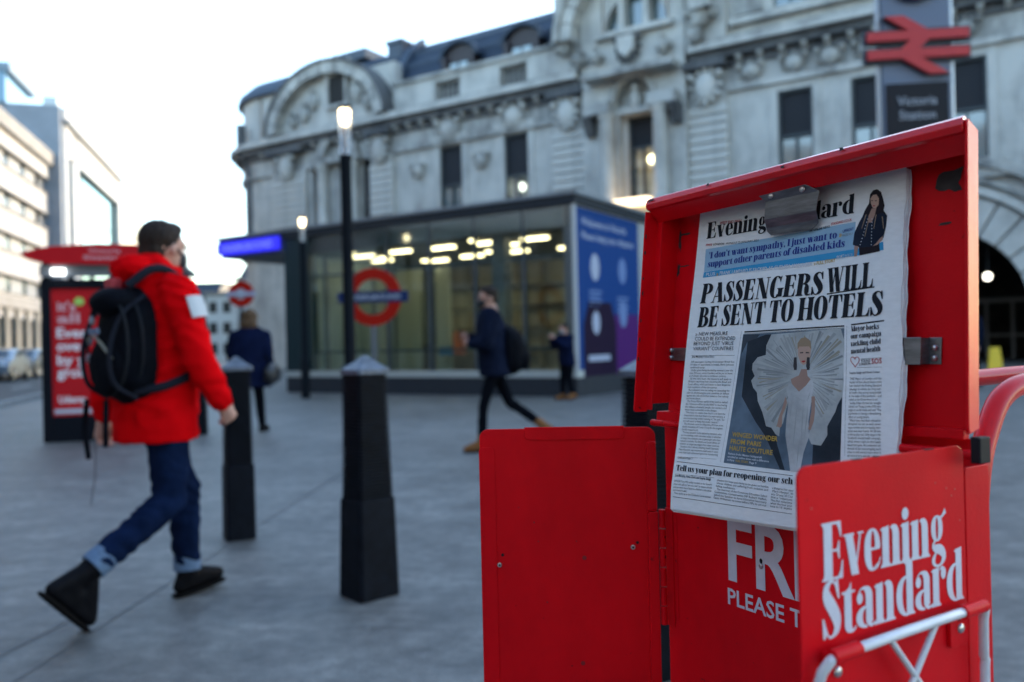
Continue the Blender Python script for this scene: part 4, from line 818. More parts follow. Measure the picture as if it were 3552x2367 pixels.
# ================================================================== cars
CGL = mat('car_glass', (.03, .04, .05), .05, coat=1.0); TYR = mat('tyre_rubber', (.015, .015, .016), .8); RIM = mat('wheel_metal', (.35, .36, .38), .35, metal=.8); LAMP = mat('headlamp_lens', (.6, .62, .65), .1, coat=1)
def make_car(col, label, loc, rot):
    t = thing('parked_car', label, 'car', loc, rot, 'cars parked along the far kerb')
    pr = [(-2.15, .35), (-2.2, .6), (-2.1, .85), (-1.75, .95), (-1.15, 1.38), (-.2, 1.46), (.55, 1.38), (1.2, .98), (1.95, .86), (2.15, .65), (2.12, .35)]
    rg = []
    for y, s_ in ((-.86, .0), (-.80, .5), (-.62, 1), (.62, 1), (.80, .5), (.86, .0)):
        rg.append([(x * (1 - .02 * (1 - s_)), y * (1 if z < 1.0 else .86), z if z < 1.0 else z - .1 * (1 - s_)) for x, z in pr])
    MB().rings(rg).build('body', mat('car_paint_' + label.split()[0], col, .25, metal=.3, coat=1), t, fix=True, smooth=True)
    for s_ in (-1, 1):
        MB().prism([(-1.55, .98), (-1.05, 1.33), (-.25, 1.36), (.5, 1.30), (1.0, .98)], s_ * .765 - .012, s_ * .765 + .012, ax='y').build('side_window', CGL, t, fix=True)
        for x in (-1.35, 1.35):
            w_ = MB().tube([(x, s_ * .70, .32), (x, s_ * .88, .32)], .32, 20).build('wheel', TYR, t); MB().tube([(x, s_ * .86, .32), (x, s_ * .895, .32)], .19, 14).build('rim', RIM, w_)
        MB().ball((2.02, s_ * .62, .72), (.1, .17, .08), 8, 6).build('headlight', LAMP, t, smooth=True)
    MB().add([(1.16, -.62, 1.0), (1.16, .62, 1.0), (.62, .56, 1.37), (.62, -.56, 1.37)], [(0, 1, 2, 3)]).build('windscreen', CGL, t)
    MB().box(2.1, 2.17, -.25, .25, .42, .54).build('number_plate', mat('plate_white', (.6, .6, .5), .5), t)
    return t
ca = math.atan2(-.946, .324)
for col, lab, tt in (((.16, .20, .25), 'silver car parked at the far kerb, cut by the left picture edge', 22.3), ((.02, .025, .035), 'black car parked between the silver car and the bus shelter', 27.1), ((.25, .27, .3), 'grey car parked beyond the black one along the street', 32.6), ((.02, .16, .17), 'teal car parked far down the street beyond the bollards', 46.0)):
    p = k0 + rdir * tt + rn * 5.1; make_car(col, lab, (p.x, p.y, .004), ca)
# yellow floor sign near the carriage arch
ys = thing('floor_sign', 'yellow folding caution board standing before the carriage arch', 'sign', (14.0, 24.0, 0), math.radians(-20))
YE = mat('sign_yellow', (.75, .5, .02), .5)
for s_ in (-1, 1):
    M_ = Matrix.Rotation(math.radians(9 * s_), 4, 'X'); M_ = Matrix.Translation((0, 0, .72)) @ M_
    MB().prism([(-.19, -.72), (.19, -.72), (.13, 0), (-.13, 0)], -.01, .01, M=M_).build('board', YE, ys, fix=True)
PRINT_TEXT = [
 ('masthead', 's', 'Evening Standard', 14.6, 35.8, 233.3, 38.0, 20.9, 'k'),
 ('small_print', 'b', 'WEST END FINAL', 34.4, 19.7, 72.2, 22.5, 3.2, 'r'),
 ('small_print', 'b', 'FREE', 15.0, 44.9, 25.2, 45.5, 2.6, 'r'),
 ('small_print', 'b', 'LONDON', 27.1, 45.5, 45.3, 47.1, 2.6, 'k'),
 ('small_print', 'n', 'MONDAY 25 JANUARY 2021', 48.9, 47.4, 101.7, 50.3, 2.6, 'k'),
 ('small_print', 'b', '24/7 ONLINE NEWS', 176.5, 50.2, 203.6, 49.2, 2.7, 'k'),
 ('small_print', 'b', 'STANDARD.CO.UK', 205.1, 47.0, 231.1, 46.0, 2.7, 'r'),
 ('subheading', 's', "'I don't want sympathy, I just want to", 21.8, 62.0, 213.7, 62.2, 8.1, 'b'),
 ('subheading', 's', 'support other parents of disabled kids', 21.6, 72.8, 224.3, 72.9, 8.1, 'b'),
 ('small_print', 'b', '»', 216.2, 61.5, 219.9, 61.5, 5.5, 'g'),
 ('small_print', 'b', 'UPFRONT', 220.9, 57.5, 234.1, 56.5, 3.1, 'b'),
 ('small_print', 'n', 'PAGES 10-11', 220.8, 61.8, 233.4, 61.2, 2.8, 'y'),
 ('banner_text', 'b', 'PLUS', 20.5, 83.8, 35.3, 84.0, 4.1, 'w'),
 ('banner_text', 'b', '»', 37.7, 85.2, 41.1, 85.3, 5.1, 'g'),
 ('banner_text', 'b', 'FRANK LAMPARD IS SACKED AS CHELSEA MANAGER', 43.3, 84.5, 184.6, 89.0, 4.3, 'w'),
 ('banner_text', 'b', '» FULL STORY', 186.6, 88.6, 214.0, 87.9, 3.8, 'g'),
 ('banner_text', 'b', 'SPORT', 215.1, 85.4, 224.1, 84.8, 3.6, 'w'),
 ('banner_text', 'n', 'PAGE 24', 225.3, 84.7, 234.2, 84.2, 3.2, 'w'),
 ('headline', 'i', 'PASSENGERS', 15.4, 117.9, 199.8, 121.5, 24.6, 'k'),
 ('headline', 'i', 'WILL', 205.2, 120.5, 259.1, 119.4, 26.3, 'k'),
 ('headline', 'i', 'BE SENT TO HOTELS', 15.2, 147.8, 269.9, 148.8, 25.0, 'k'),
 ('deck_heading', 'n', '» NEW MEASURE', 13.8, 158.1, 67.3, 159.6, 4.5, 'k'),
 ('deck_heading', 'n', 'COULD BE EXTENDED', 13.8, 164.0, 80.4, 166.1, 4.5, 'k'),
 ('deck_heading', 'n', "BEYOND JUST 'VIRUS", 12.5, 169.9, 77.9, 171.9, 4.5, 'k'),
 ('deck_heading', 'n', "VARIANT' COUNTRIES", 12.3, 176.2, 78.6, 178.0, 4.5, 'k'),
 ('small_print', 'b', 'Joe Murphy', 11.4, 185.1, 29.7, 185.5, 2.6, 'k'),
 ('small_print', 'n', 'Political Editor', 30.7, 185.5, 48.7, 186.0, 2.3, 'k'),
 ('small_print', 'b', 'Continued on', 5.2, 308.5, 18.7, 308.3, 2.3, 'k'),
 ('small_print', 'n', 'Page 3', 19.8, 308.4, 29.1, 308.2, 2.2, 'k'),
 ('lower_heading', 's', 'Tell us your plan for reopening our sch', 5.0, 322.9, 176.2, 324.1, 6.8, 'k'),
 ('small_print', 'b', 'Joe Murphy, Anna Davis and Sophia Sleigh', 4.7, 330.0, 62.3, 330.1, 2.9, 'k'),
 ('side_heading', 's', 'Mayor backs', 235.9, 163.6, 266.7, 162.4, 5.3, 'k'),
 ('side_heading', 's', 'our campaign', 235.9, 171.3, 269.3, 169.5, 5.2, 'k'),
 ('side_heading', 's', 'tackling child', 236.3, 179.0, 269.1, 177.3, 5.2, 'k'),
 ('side_heading', 's', 'mental health', 236.7, 186.7, 269.0, 184.8, 5.2, 'k'),
 ('small_print', 'b', 'YOUNG', 248.3, 195.6, 258.7, 195.5, 2.8, 'k'),
 ('small_print', 'b', 'LONDON', 246.7, 198.8, 258.9, 198.4, 2.6, 'k'),
 ('small_heading', 'b', 'SOS', 260.0, 197.5, 270.7, 197.0, 5.1, 'r'),
 ('small_print', 'b', 'Sophia Sleigh and David Cohen', 236.4, 207.4, 268.9, 206.6, 2.1, 'k'),
 ('photo_caption', 'b', 'WINGED WONDER', 88.3, 277.8, 153.4, 280.0, 5.2, 'g'),
 ('photo_caption', 'b', 'FROM PARIS', 87.3, 285.9, 131.8, 286.9, 5.2, 'g'),
 ('photo_caption', 'b', 'HAUTE COUTURE', 86.5, 293.4, 148.1, 295.1, 5.3, 'g'),
 ('photo_caption', 'b', 'Fashion frolic: Maison Schiaparelli', 85.4, 298.4, 134.1, 299.7, 2.3, 'w'),
 ('photo_caption', 'b', 'unveiled an online show with a difference', 84.9, 302.0, 144.0, 303.3, 2.3, 'w'),
 ('photo_caption', 'b', 'in Paris', 84.6, 305.6, 95.1, 305.9, 2.3, 'w'),
 ('photo_caption', 'b', 'FULL STORY:', 97.4, 305.9, 116.3, 306.5, 2.4, 'g'),
 ('photo_caption', 'b', 'Page 9', 117.4, 306.4, 127.2, 306.6, 2.2, 'w'),
]
PRINT_COLUMNS = [
 (['AIR passengers coming into lockdown Britain face', '10 days of quarantine in hotels, Boris Johnson', 'confirmed today.', '  Under plans being decided by ministers over the', 'next 24 hours, some travellers will be put on buses', 'and driven directly to isolation centres.', '  At the very least, the measure will apply to', 'Britons returning from countries like Brazil and', 'South Africa, which are known to have dangerous', 'new mutations of the coronavirus.', '  But ministers are not ruling out extending the', 'plan to all passengers and countries to defend', 'against the risk of another mutation that nobody', 'yet knows about.', '  The Prime Minister spoke of the need to defend', 'the "immense effort by the NHS" in vaccinating', 'the millions of elderly people, key workers and', 'those most vulnerable to the disease.', '  "We have to realise that there is at least the', 'theoretical risk that there is a new variant, a', 'vaccine-busting variant coming in," he said. "So', 'we will need to keep that under control."', '  The dramatic move to defend the UK from more', 'deadly mutations of Covid-19 is by far the toughest', 'border measure yet.', '  The key question to be settled by ministers, who', 'are in meetings with scientists today, is whether', 'to target the measure only at passengers who have', 'visited countries like Brazil and South Africa or', 'whether to target passengers from other countries.', '  Hawks in the Cabinet, including Health Secretary', 'Matt Hancock, say mutations could exist in coun-', 'tries that lack advanced genome monitoring'], (10.4, 191.4), (81.5, 192.8), (5.1, 302.1), (68.9, 301.3)),
 (['SENIOR Tory MPs today rounded on the Govern-', 'ment with calls to "set out a plan" to reopen schools', "and prevent more harm to children's education", 'and mental health.', "  They spoke up as the Children's Commissioner"], (4.1, 336.7), (64.9, 335.8), (3.6, 351.1), (64.1, 350.2)),
 (['pleaded for hope and clarity to be given to families', 'whose children are suffering from isolation and', 'falling confidence.', '  The chairman of the Commons Education Select', 'Committee, Conservative MP Robert Halfon,', 'asked the Speaker to force Education Secretary', 'Gavin Williamson to come before MPs to set out'], (71.9, 329.8), (145.4, 330.8), (68.4, 350.1), (143.0, 351.1)),
 (['a blueprint for oper', '  Mark Harper, th', 'ery Group of Con', 'that a "milestone', 'The first milestone', 'when the four prio', 'nine in 10 deaths'], (150.0, 331.2), (177.2, 331.8), (148.2, 351.0), (175.3, 351.2)),
 (['THE Mayor of London and the', 'leader of the Liberal Democrats', 'have backed the Evening Standard', 'campaign to address the rising men-', 'tal health crisis among young people', 'in the wake of the pandemic - and', 'called on the Government to act.', '  Sadiq Khan threw his weight', 'behind our Young London SOS cam-', 'paign on social media and said: "The', 'pandemic is having a devastating', 'effect on young people.', '  "Many have had their education', 'disrupted, lost out on early career', 'opportunities and are missing inter-', 'action with their friends. We all have', 'a role to play and I fully support the', "Standard's mental health campaign,", 'which shines a light on this hugely', 'important issue. As Londoners we', 'should all be encouraging each', 'other to talk and act more when it', 'comes to'], (236.7, 213.5), (270.9, 213.2), (238.1, 290.8), (273.6, 289.2)),
]
PRINT_SHAPES = [
 ('light_band', 'lb', [(15.0, 49.0), (235.7, 47.8), (236.0, 77.2), (16.1, 77.9)]),
 ('cyan_band', 'cy', [(16.2, 78.2), (236.0, 77.2), (238.8, 84.5), (15.1, 85.4)]),
 ('cyan_block', 'cy', [(236.0, 77.2), (268.6, 73.6), (269.3, 82.2), (238.8, 84.5)]),
 ('rule', 'k', [(205.2, 121.3), (260.5, 118.6), (260.5, 119.9), (205.3, 122.6)]),
 ('rule', 'k', [(235.5, 155.9), (271.5, 153.7), (271.6, 155.1), (235.5, 157.4)]),
 ('rule', 'k', [(93.7, 156.4), (227.8, 156.6), (227.8, 158.1), (93.9, 158.0)]),
 ('rule', 'k', [(93.5, 158.9), (227.9, 159.2), (227.9, 159.6), (93.5, 159.3)]),
 ('rule', 'k', [(9.7, 182.3), (81.2, 184.0), (81.2, 184.3), (9.7, 182.6)]),
 ('rule', 'k', [(4.4, 306.5), (67.7, 305.2), (67.8, 305.4), (4.4, 306.7)]),
 ('rule', 'k', [(4.7, 312.1), (175.5, 314.8), (175.5, 315.3), (4.8, 312.7)]),
 ('rule', 'k', [(4.3, 327.1), (66.7, 326.6), (66.8, 326.9), (4.3, 327.3)]),
 ('rule', 'k', [(3.6, 354.5), (175.6, 355.1), (175.7, 355.6), (3.6, 355.1)]),
 ('rule', 'k', [(248.1, 192.1), (270.5, 191.4), (270.5, 191.7), (248.1, 192.4)]),
 ('rule', 'k', [(244.1, 200.8), (270.9, 200.8), (270.9, 201.0), (244.1, 201.1)]),
 ('rule', 'y', [(88.9, 156.3), (89.3, 156.3), (74.4, 308.1), (74.1, 308.1)]),
 ('rule', 'y', [(230.4, 157.6), (230.7, 157.6), (235.4, 290.2), (235.1, 290.2)]),
 ('cover_photo', 'pg', [(92.2, 159.8), (227.8, 159.9), (231.0, 311.7), (79.3, 308.5)]),
 ('ph_shadow', 'pd', [(99.8, 168.7), (126.6, 161.7), (135.5, 162.0), (128.7, 184.0), (115.9, 190.8), (110.3, 213.9), (129.4, 248.9), (152.6, 282.3), (165.1, 309.9), (159.0, 309.7), (137.3, 276.3), (120.5, 259.7), (97.2, 231.9), (98.4, 199.5)]),
 ('ph_shadow', 'pd', [(198.2, 279.8), (226.2, 236.8), (228.8, 217.5), (230.4, 278.0), (230.3, 293.7), (207.7, 309.7), (198.4, 310.5), (216.8, 278.7)]),
 ('ph_shadow', 'pm', [(92.2, 159.8), (117.5, 161.1), (113.4, 165.6), (99.8, 168.7), (91.9, 183.0), (91.4, 170.2)]),
 ('ph_wing', 'pw', [(134.4, 161.9), (128.2, 174.2), (128.3, 184.9), (116.7, 187.3), (109.9, 194.3), (109.7, 201.4), (114.3, 208.6), (109.6, 213.9), (113.4, 221.9), (119.5, 227.2), (121.6, 236.9), (129.4, 248.9), (133.4, 257.5), (136.2, 264.3), (143.8, 265.7), (149.7, 272.3), (155.1, 274.6), (155.3, 265.2), (159.0, 260.0), (163.4, 237.9), (195.3, 237.3), (193.2, 263.7), (192.0, 273.6), (196.3, 280.7), (207.7, 281.6), (214.5, 270.8), (213.9, 261.2), (222.2, 246.5), (224.5, 238.4), (229.5, 230.3), (229.9, 214.3), (228.6, 198.2), (228.8, 181.9), (228.3, 172.2), (223.7, 159.8)]),
 ('ph_pleat', 'pr', [(165.0, 208.8), (148.0, 210.0), (130.1, 208.7), (130.0, 207.6), (147.9, 209.4), (165.0, 208.8)]),
 ('ph_pleat', 'pq', [(153.8, 207.8), (142.4, 207.7), (130.9, 207.3), (130.8, 205.7), (142.4, 206.7), (153.8, 207.7)]),
 ('ph_pleat', 'pq', [(169.7, 208.2), (148.6, 205.5), (126.5, 204.9), (126.5, 203.6), (148.6, 204.9), (169.7, 208.2)]),
 ('ph_pleat', 'pq', [(165.8, 207.3), (142.2, 204.2), (117.3, 202.2), (117.6, 199.5), (142.3, 202.9), (165.8, 207.2)]),
 ('ph_pleat', 'pr', [(159.0, 205.6), (139.7, 203.7), (119.9, 199.4), (120.1, 198.4), (139.7, 203.1), (159.0, 205.6)]),
 ('ph_pleat', 'pp', [(156.2, 204.2), (134.3, 198.9), (110.9, 195.6), (111.2, 193.9), (134.5, 198.0), (156.2, 204.2)]),
 ('ph_pleat', 'pr', [(156.0, 202.8), (136.1, 198.3), (115.6, 193.3), (116.5, 190.4), (136.6, 196.8), (156.1, 202.7)]),
 ('ph_pleat', 'pp', [(164.5, 204.2), (147.2, 199.7), (129.9, 193.5), (130.5, 192.1), (147.5, 198.9), (164.5, 204.1)]),
 ('ph_pleat', 'pq', [(156.1, 200.5), (142.0, 195.2), (127.2, 190.4), (127.6, 189.5), (142.3, 194.7), (156.1, 200.5)]),
 ('ph_pleat', 'pr', [(171.9, 206.1), (148.6, 196.5), (123.7, 187.2), (124.2, 186.1), (148.8, 196.1), (171.9, 206.0)]),
 ('ph_pleat', 'pq', [(162.7, 201.5), (150.0, 196.0), (136.9, 190.5), (137.5, 189.5), (150.3, 195.4), (162.7, 201.5)]),
 ('ph_pleat', 'pp', [(170.4, 204.6), (151.6, 195.3), (131.6, 186.1), (132.2, 185.2), (151.8, 194.9), (170.4, 204.6)]),
 ('ph_pleat', 'pp', [(169.6, 203.9), (156.1, 197.5), (142.6, 190.3), (143.1, 189.6), (156.3, 197.1), (169.6, 203.9)]),
 ('ph_pleat', 'pq', [(163.4, 199.5), (144.9, 191.3), (128.0, 179.9), (129.8, 177.7), (145.8, 190.1), (163.4, 199.4)]),
 ('ph_pleat', 'pp', [(164.6, 198.8), (148.4, 186.8), (129.9, 176.0), (131.1, 174.8), (149.0, 186.2), (164.6, 198.8)]),
 ('ph_pleat', 'pp', [(167.7, 200.4), (154.5, 191.5), (141.5, 181.7), (142.5, 180.9), (155.0, 191.0), (167.7, 200.3)]),
 ('ph_pleat', 'pq', [(173.2, 204.1), (158.3, 191.7), (141.7, 179.8), (142.8, 178.9), (158.8, 191.3), (173.3, 204.1)]),
 ('ph_pleat', 'pp', [(168.3, 199.3), (156.0, 188.0), (141.7, 177.8), (143.9, 176.1), (157.2, 187.2), (168.4, 199.3)]),
 ('ph_pleat', 'pp', [(172.1, 201.8), (154.0, 186.2), (137.2, 168.6), (138.2, 168.0), (154.5, 185.9), (172.1, 201.8)]),
 ('ph_pleat', 'pq', [(170.4, 199.5), (159.2, 187.3), (146.2, 175.6), (147.9, 174.6), (160.1, 186.8), (170.4, 199.5)]),
 ('ph_pleat', 'pr', [(164.1, 190.8), (153.3, 180.9), (144.5, 169.6), (146.9, 168.4), (154.7, 180.2), (164.2, 190.8)]),
 ('ph_pleat', 'pp', [(171.1, 197.8), (158.8, 182.7), (146.8, 166.9), (148.7, 166.1), (159.7, 182.3), (171.1, 197.8)]),
 ('ph_pleat', 'pp', [(173.5, 200.3), (162.9, 186.8), (153.7, 172.3), (155.4, 171.6), (163.7, 186.4), (173.6, 200.2)]),
 ('ph_pleat', 'pp', [(173.5, 199.3), (161.4, 181.8), (150.4, 163.4), (152.4, 162.7), (162.4, 181.5), (173.5, 199.3)]),
 ('ph_pleat', 'pp', [(170.2, 191.7), (163.6, 179.0), (155.3, 166.6), (158.3, 165.8), (165.3, 178.6), (170.4, 191.6)]),
 ('ph_pleat', 'pp', [(175.7, 200.7), (168.2, 181.9), (158.0, 163.3), (160.2, 162.9), (169.2, 181.7), (175.8, 200.7)]),
 ('ph_pleat', 'pv', [(173.2, 192.9), (168.6, 179.5), (162.0, 166.3), (163.6, 166.0), (169.5, 179.4), (173.2, 192.9)]),
 ('ph_pleat', 'pr', [(174.2, 192.8), (169.8, 181.7), (166.2, 170.3), (167.5, 170.1), (170.5, 181.6), (174.2, 192.8)]),
 ('ph_pleat', 'pv', [(174.6, 190.6), (169.3, 178.5), (167.5, 165.7), (168.6, 165.6), (169.9, 178.4), (174.6, 190.6)]),
 ('ph_pleat', 'pr', [(176.5, 194.5), (173.1, 184.3), (171.9, 173.9), (172.9, 173.8), (173.7, 184.3), (176.6, 194.5)]),
 ('ph_pleat', 'pp', [(177.1, 191.0), (173.6, 181.4), (173.8, 171.6), (175.7, 171.6), (174.7, 181.3), (177.2, 191.0)]),
 ('ph_pleat', 'pp', [(179.0, 201.8), (178.4, 182.8), (176.1, 163.5), (177.2, 163.5), (178.9, 182.8), (179.0, 201.8)]),
 ('ph_pleat', 'pv', [(179.5, 200.6), (178.4, 182.9), (178.7, 165.2), (180.8, 165.4), (179.5, 183.0), (179.5, 200.6)]),
 ('ph_pleat', 'pv', [(180.6, 196.2), (179.6, 184.8), (181.7, 173.8), (183.9, 174.1), (180.8, 185.0), (180.7, 196.2)]),
 ('ph_pleat', 'pp', [(180.9, 199.8), (181.9, 181.4), (186.1, 163.6), (187.4, 163.9), (182.5, 181.5), (180.9, 199.8)]),
 ('ph_pleat', 'pp', [(180.8, 203.1), (185.7, 183.0), (188.7, 162.4), (191.5, 163.2), (187.0, 183.3), (180.8, 203.1)]),
 ('ph_pleat', 'pr', [(182.2, 200.4), (187.3, 180.1), (193.4, 160.3), (196.8, 161.4), (188.9, 180.6), (182.3, 200.4)]),
 ('ph_pleat', 'pq', [(182.4, 202.1), (191.1, 181.8), (198.1, 160.9), (201.2, 162.1), (192.5, 182.3), (182.4, 202.1)]),
 ('ph_pleat', 'pp', [(188.5, 191.3), (193.3, 176.2), (201.8, 162.8), (204.0, 163.8), (194.5, 176.7), (188.6, 191.4)]),
 ('ph_pleat', 'pq', [(187.0, 196.5), (193.8, 184.0), (200.7, 171.6), (202.7, 172.6), (194.9, 184.5), (187.0, 196.5)]),
 ('ph_pleat', 'pv', [(185.3, 201.0), (196.5, 183.0), (208.9, 166.0), (211.7, 167.7), (197.9, 183.8), (185.4, 201.0)]),
 ('ph_pleat', 'pp', [(186.6, 200.6), (199.8, 181.0), (215.7, 163.5), (218.9, 165.7), (201.4, 182.0), (186.6, 200.7)]),
 ('ph_pleat', 'pq', [(191.2, 196.7), (200.9, 184.3), (212.2, 173.3), (213.9, 174.5), (201.8, 185.0), (191.2, 196.8)]),
 ('ph_pleat', 'pv', [(198.2, 191.7), (209.9, 181.1), (220.5, 169.9), (222.1, 171.2), (210.8, 181.8), (198.3, 191.8)]),
 ('ph_pleat', 'pv', [(197.9, 194.3), (210.8, 182.9), (223.6, 171.8), (226.1, 174.1), (212.3, 184.3), (198.0, 194.4)]),
 ('ph_pleat', 'pq', [(191.7, 200.7), (204.5, 192.0), (216.2, 182.6), (217.8, 184.4), (205.4, 193.0), (191.8, 200.7)]),
 ('ph_pleat', 'pv', [(191.7, 202.0), (207.5, 192.4), (222.5, 182.5), (224.4, 184.9), (208.5, 193.6), (191.7, 202.1)]),
 ('ph_pleat', 'pv', [(190.8, 203.3), (206.7, 194.3), (222.8, 186.4), (223.5, 187.4), (207.1, 194.8), (190.9, 203.3)]),
 ('ph_pleat', 'pq', [(194.7, 202.5), (210.5, 194.2), (226.7, 187.4), (228.2, 189.7), (211.3, 195.4), (194.7, 202.6)]),
 ('ph_pleat', 'pp', [(185.9, 206.7), (201.2, 201.6), (215.3, 195.0), (215.9, 196.1), (201.5, 202.1), (185.9, 206.7)]),
 ('ph_pleat', 'pr', [(199.0, 202.8), (208.1, 199.4), (217.0, 196.1), (217.9, 197.8), (208.6, 200.5), (199.0, 202.9)]),
 ('ph_pleat', 'pp', [(186.7, 207.3), (207.8, 202.8), (227.3, 196.2), (228.0, 198.1), (208.1, 203.7), (186.7, 207.3)]),
 ('ph_pleat', 'pq', [(196.1, 206.1), (210.2, 203.9), (223.4, 200.4), (224.0, 202.1), (210.5, 204.9), (196.2, 206.2)]),
 ('ph_pleat', 'pp', [(198.2, 206.9), (208.4, 205.1), (218.6, 203.7), (219.0, 205.5), (208.7, 206.1), (198.2, 207.0)]),
 ('ph_pleat', 'pr', [(190.4, 208.4), (207.7, 208.2), (224.2, 205.8), (224.3, 207.0), (207.8, 208.8), (190.4, 208.5)]),
 ('ph_pleat', 'pq', [(190.2, 208.8), (206.2, 208.3), (221.8, 207.5), (221.9, 208.9), (206.3, 209.0), (190.2, 208.9)]),
 ('ph_pleat', 'pr', [(195.7, 209.6), (210.3, 209.4), (224.4, 210.0), (224.4, 211.0), (210.3, 209.9), (195.7, 209.6)]),
 ('ph_pleat', 'pq', [(186.7, 209.6), (208.5, 211.9), (229.5, 211.9), (229.4, 213.8), (208.4, 212.8), (186.7, 209.7)]),
 ('ph_pleat', 'pr', [(187.1, 210.0), (203.8, 211.0), (219.9, 213.2), (219.7, 214.6), (203.7, 211.7), (187.1, 210.0)]),
 ('ph_pleat', 'pp', [(187.9, 210.5), (204.1, 212.3), (219.6, 215.0), (219.3, 216.9), (204.0, 213.2), (187.9, 210.6)]),
 ('ph_pleat', 'pq', [(195.6, 212.7), (209.6, 216.8), (223.8, 218.6), (223.5, 219.6), (209.5, 217.3), (195.6, 212.8)]),
 ('ph_pleat', 'pp', [(196.6, 213.7), (207.7, 217.5), (219.1, 219.3), (218.9, 220.0), (207.5, 217.9), (196.6, 213.7)]),
 ('ph_pleat', 'pp', [(200.1, 215.2), (209.9, 218.9), (220.2, 220.7), (220.0, 221.5), (209.8, 219.3), (200.1, 215.2)]),
 ('ph_pleat', 'pv', [(199.5, 215.7), (214.0, 220.5), (228.4, 224.3), (227.6, 226.3), (213.5, 221.6), (199.5, 215.8)]),
 ('ph_pleat', 'pp', [(198.5, 216.5), (208.7, 219.8), (218.4, 223.8), (217.9, 224.8), (208.4, 220.5), (198.4, 216.6)]),
 ('ph_pleat', 'pq', [(186.7, 212.2), (202.5, 219.5), (218.5, 225.2), (217.6, 226.9), (202.0, 220.3), (186.7, 212.3)]),
 ('ph_pleat', 'pp', [(189.7, 214.3), (205.7, 220.9), (220.3, 228.9), (219.4, 230.2), (205.3, 221.6), (189.7, 214.3)]),
 ('ph_pleat', 'pp', [(197.1, 219.1), (205.1, 224.5), (214.2, 228.1), (213.5, 229.1), (204.6, 225.1), (197.1, 219.1)]),
 ('ph_pleat', 'pp', [(193.3, 217.5), (203.9, 222.8), (213.4, 229.3), (213.0, 229.9), (203.7, 223.2), (193.3, 217.5)]),
 ('ph_pleat', 'pr', [(187.5, 214.3), (204.8, 226.6), (222.9, 236.5), (221.8, 237.8), (204.2, 227.2), (187.5, 214.3)]),
 ('ph_pleat', 'pq', [(191.8, 218.0), (203.4, 225.9), (214.5, 233.8), (213.6, 234.7), (202.9, 226.4), (191.8, 218.1)]),
 ('ph_pleat', 'pp', [(196.2, 222.2), (208.9, 229.6), (218.9, 239.2), (217.9, 240.2), (208.3, 230.2), (196.2, 222.2)]),
 ('ph_pleat', 'pq', [(193.0, 220.7), (203.2, 230.6), (214.8, 238.8), (213.9, 239.6), (202.7, 231.0), (193.0, 220.8)]),
 ('ph_pleat', 'pp', [(187.4, 216.8), (201.9, 228.4), (214.0, 241.2), (212.1, 242.6), (201.0, 229.2), (187.4, 216.9)]),
 ('ph_pleat', 'pp', [(195.7, 226.5), (205.8, 234.4), (213.0, 244.0), (211.3, 245.1), (204.8, 235.1), (195.6, 226.6)]),
 ('ph_pleat', 'pp', [(190.7, 222.7), (201.7, 233.6), (210.4, 245.4), (208.9, 246.3), (200.8, 234.1), (190.7, 222.8)]),
 ('ph_pleat', 'pv', [(185.4, 217.1), (197.7, 233.1), (209.6, 248.6), (208.1, 249.4), (197.0, 233.4), (185.4, 217.2)]),
 ('ph_pleat', 'pp', [(186.1, 219.3), (196.2, 236.2), (208.5, 251.7), (206.0, 252.9), (194.9, 236.8), (186.0, 219.3)]),
 ('ph_pleat', 'pv', [(170.3, 226.5), (160.3, 245.3), (151.3, 264.6), (149.8, 264.1), (159.5, 245.0), (170.2, 226.5)]),
 ('ph_pleat', 'pp', [(165.9, 231.7), (162.2, 243.4), (154.4, 253.7), (151.6, 252.5), (160.5, 242.8), (165.8, 231.6)]),
 ('ph_pleat', 'pq', [(172.5, 219.0), (158.6, 239.0), (146.2, 260.2), (142.5, 258.4), (156.8, 238.1), (172.4, 219.0)]),
 ('ph_pleat', 'pp', [(171.9, 218.6), (159.9, 234.3), (147.8, 250.2), (146.9, 249.7), (159.5, 234.0), (171.9, 218.6)]),
 ('ph_pleat', 'pp', [(170.6, 219.4), (155.4, 236.7), (141.1, 254.9), (139.7, 254.1), (154.8, 236.3), (170.5, 219.4)]),
 ('ph_pleat', 'pp', [(162.5, 226.3), (149.3, 239.3), (137.5, 253.6), (134.9, 251.9), (147.9, 238.3), (162.4, 226.2)]),
 ('ph_pleat', 'pv', [(165.8, 220.8), (150.8, 233.6), (136.8, 247.5), (134.4, 245.7), (149.6, 232.6), (165.7, 220.8)]),
 ('ph_pleat', 'pp', [(171.3, 215.3), (153.9, 231.4), (133.3, 245.8), (130.7, 243.6), (152.7, 230.4), (171.2, 215.2)]),
 ('ph_pleat', 'pr', [(158.7, 222.1), (149.1, 227.5), (141.0, 234.6), (139.1, 232.6), (148.0, 226.2), (158.6, 222.0)]),
 ('ph_pleat', 'pv', [(170.8, 213.7), (151.7, 224.3), (132.1, 235.3), (131.3, 234.4), (151.3, 223.8), (170.8, 213.7)]),
 ('ph_pleat', 'pp', [(166.5, 215.5), (151.9, 221.9), (138.5, 230.1), (137.5, 229.0), (151.5, 221.3), (166.5, 215.5)]),
 ('ph_pleat', 'pv', [(169.0, 213.8), (149.9, 223.7), (128.8, 232.3), (128.0, 231.2), (149.5, 223.2), (168.9, 213.7)]),
 ('ph_pleat', 'pq', [(164.1, 215.2), (151.0, 221.9), (136.3, 227.2), (135.2, 225.4), (150.3, 221.0), (164.1, 215.1)]),
 ('ph_pleat', 'pq', [(172.3, 211.5), (154.4, 218.5), (135.5, 224.7), (134.9, 223.7), (154.2, 218.0), (172.3, 211.5)]),
 ('ph_pleat', 'pr', [(171.8, 211.3), (151.7, 217.1), (131.4, 224.0), (130.1, 221.6), (151.2, 216.0), (171.7, 211.2)]),
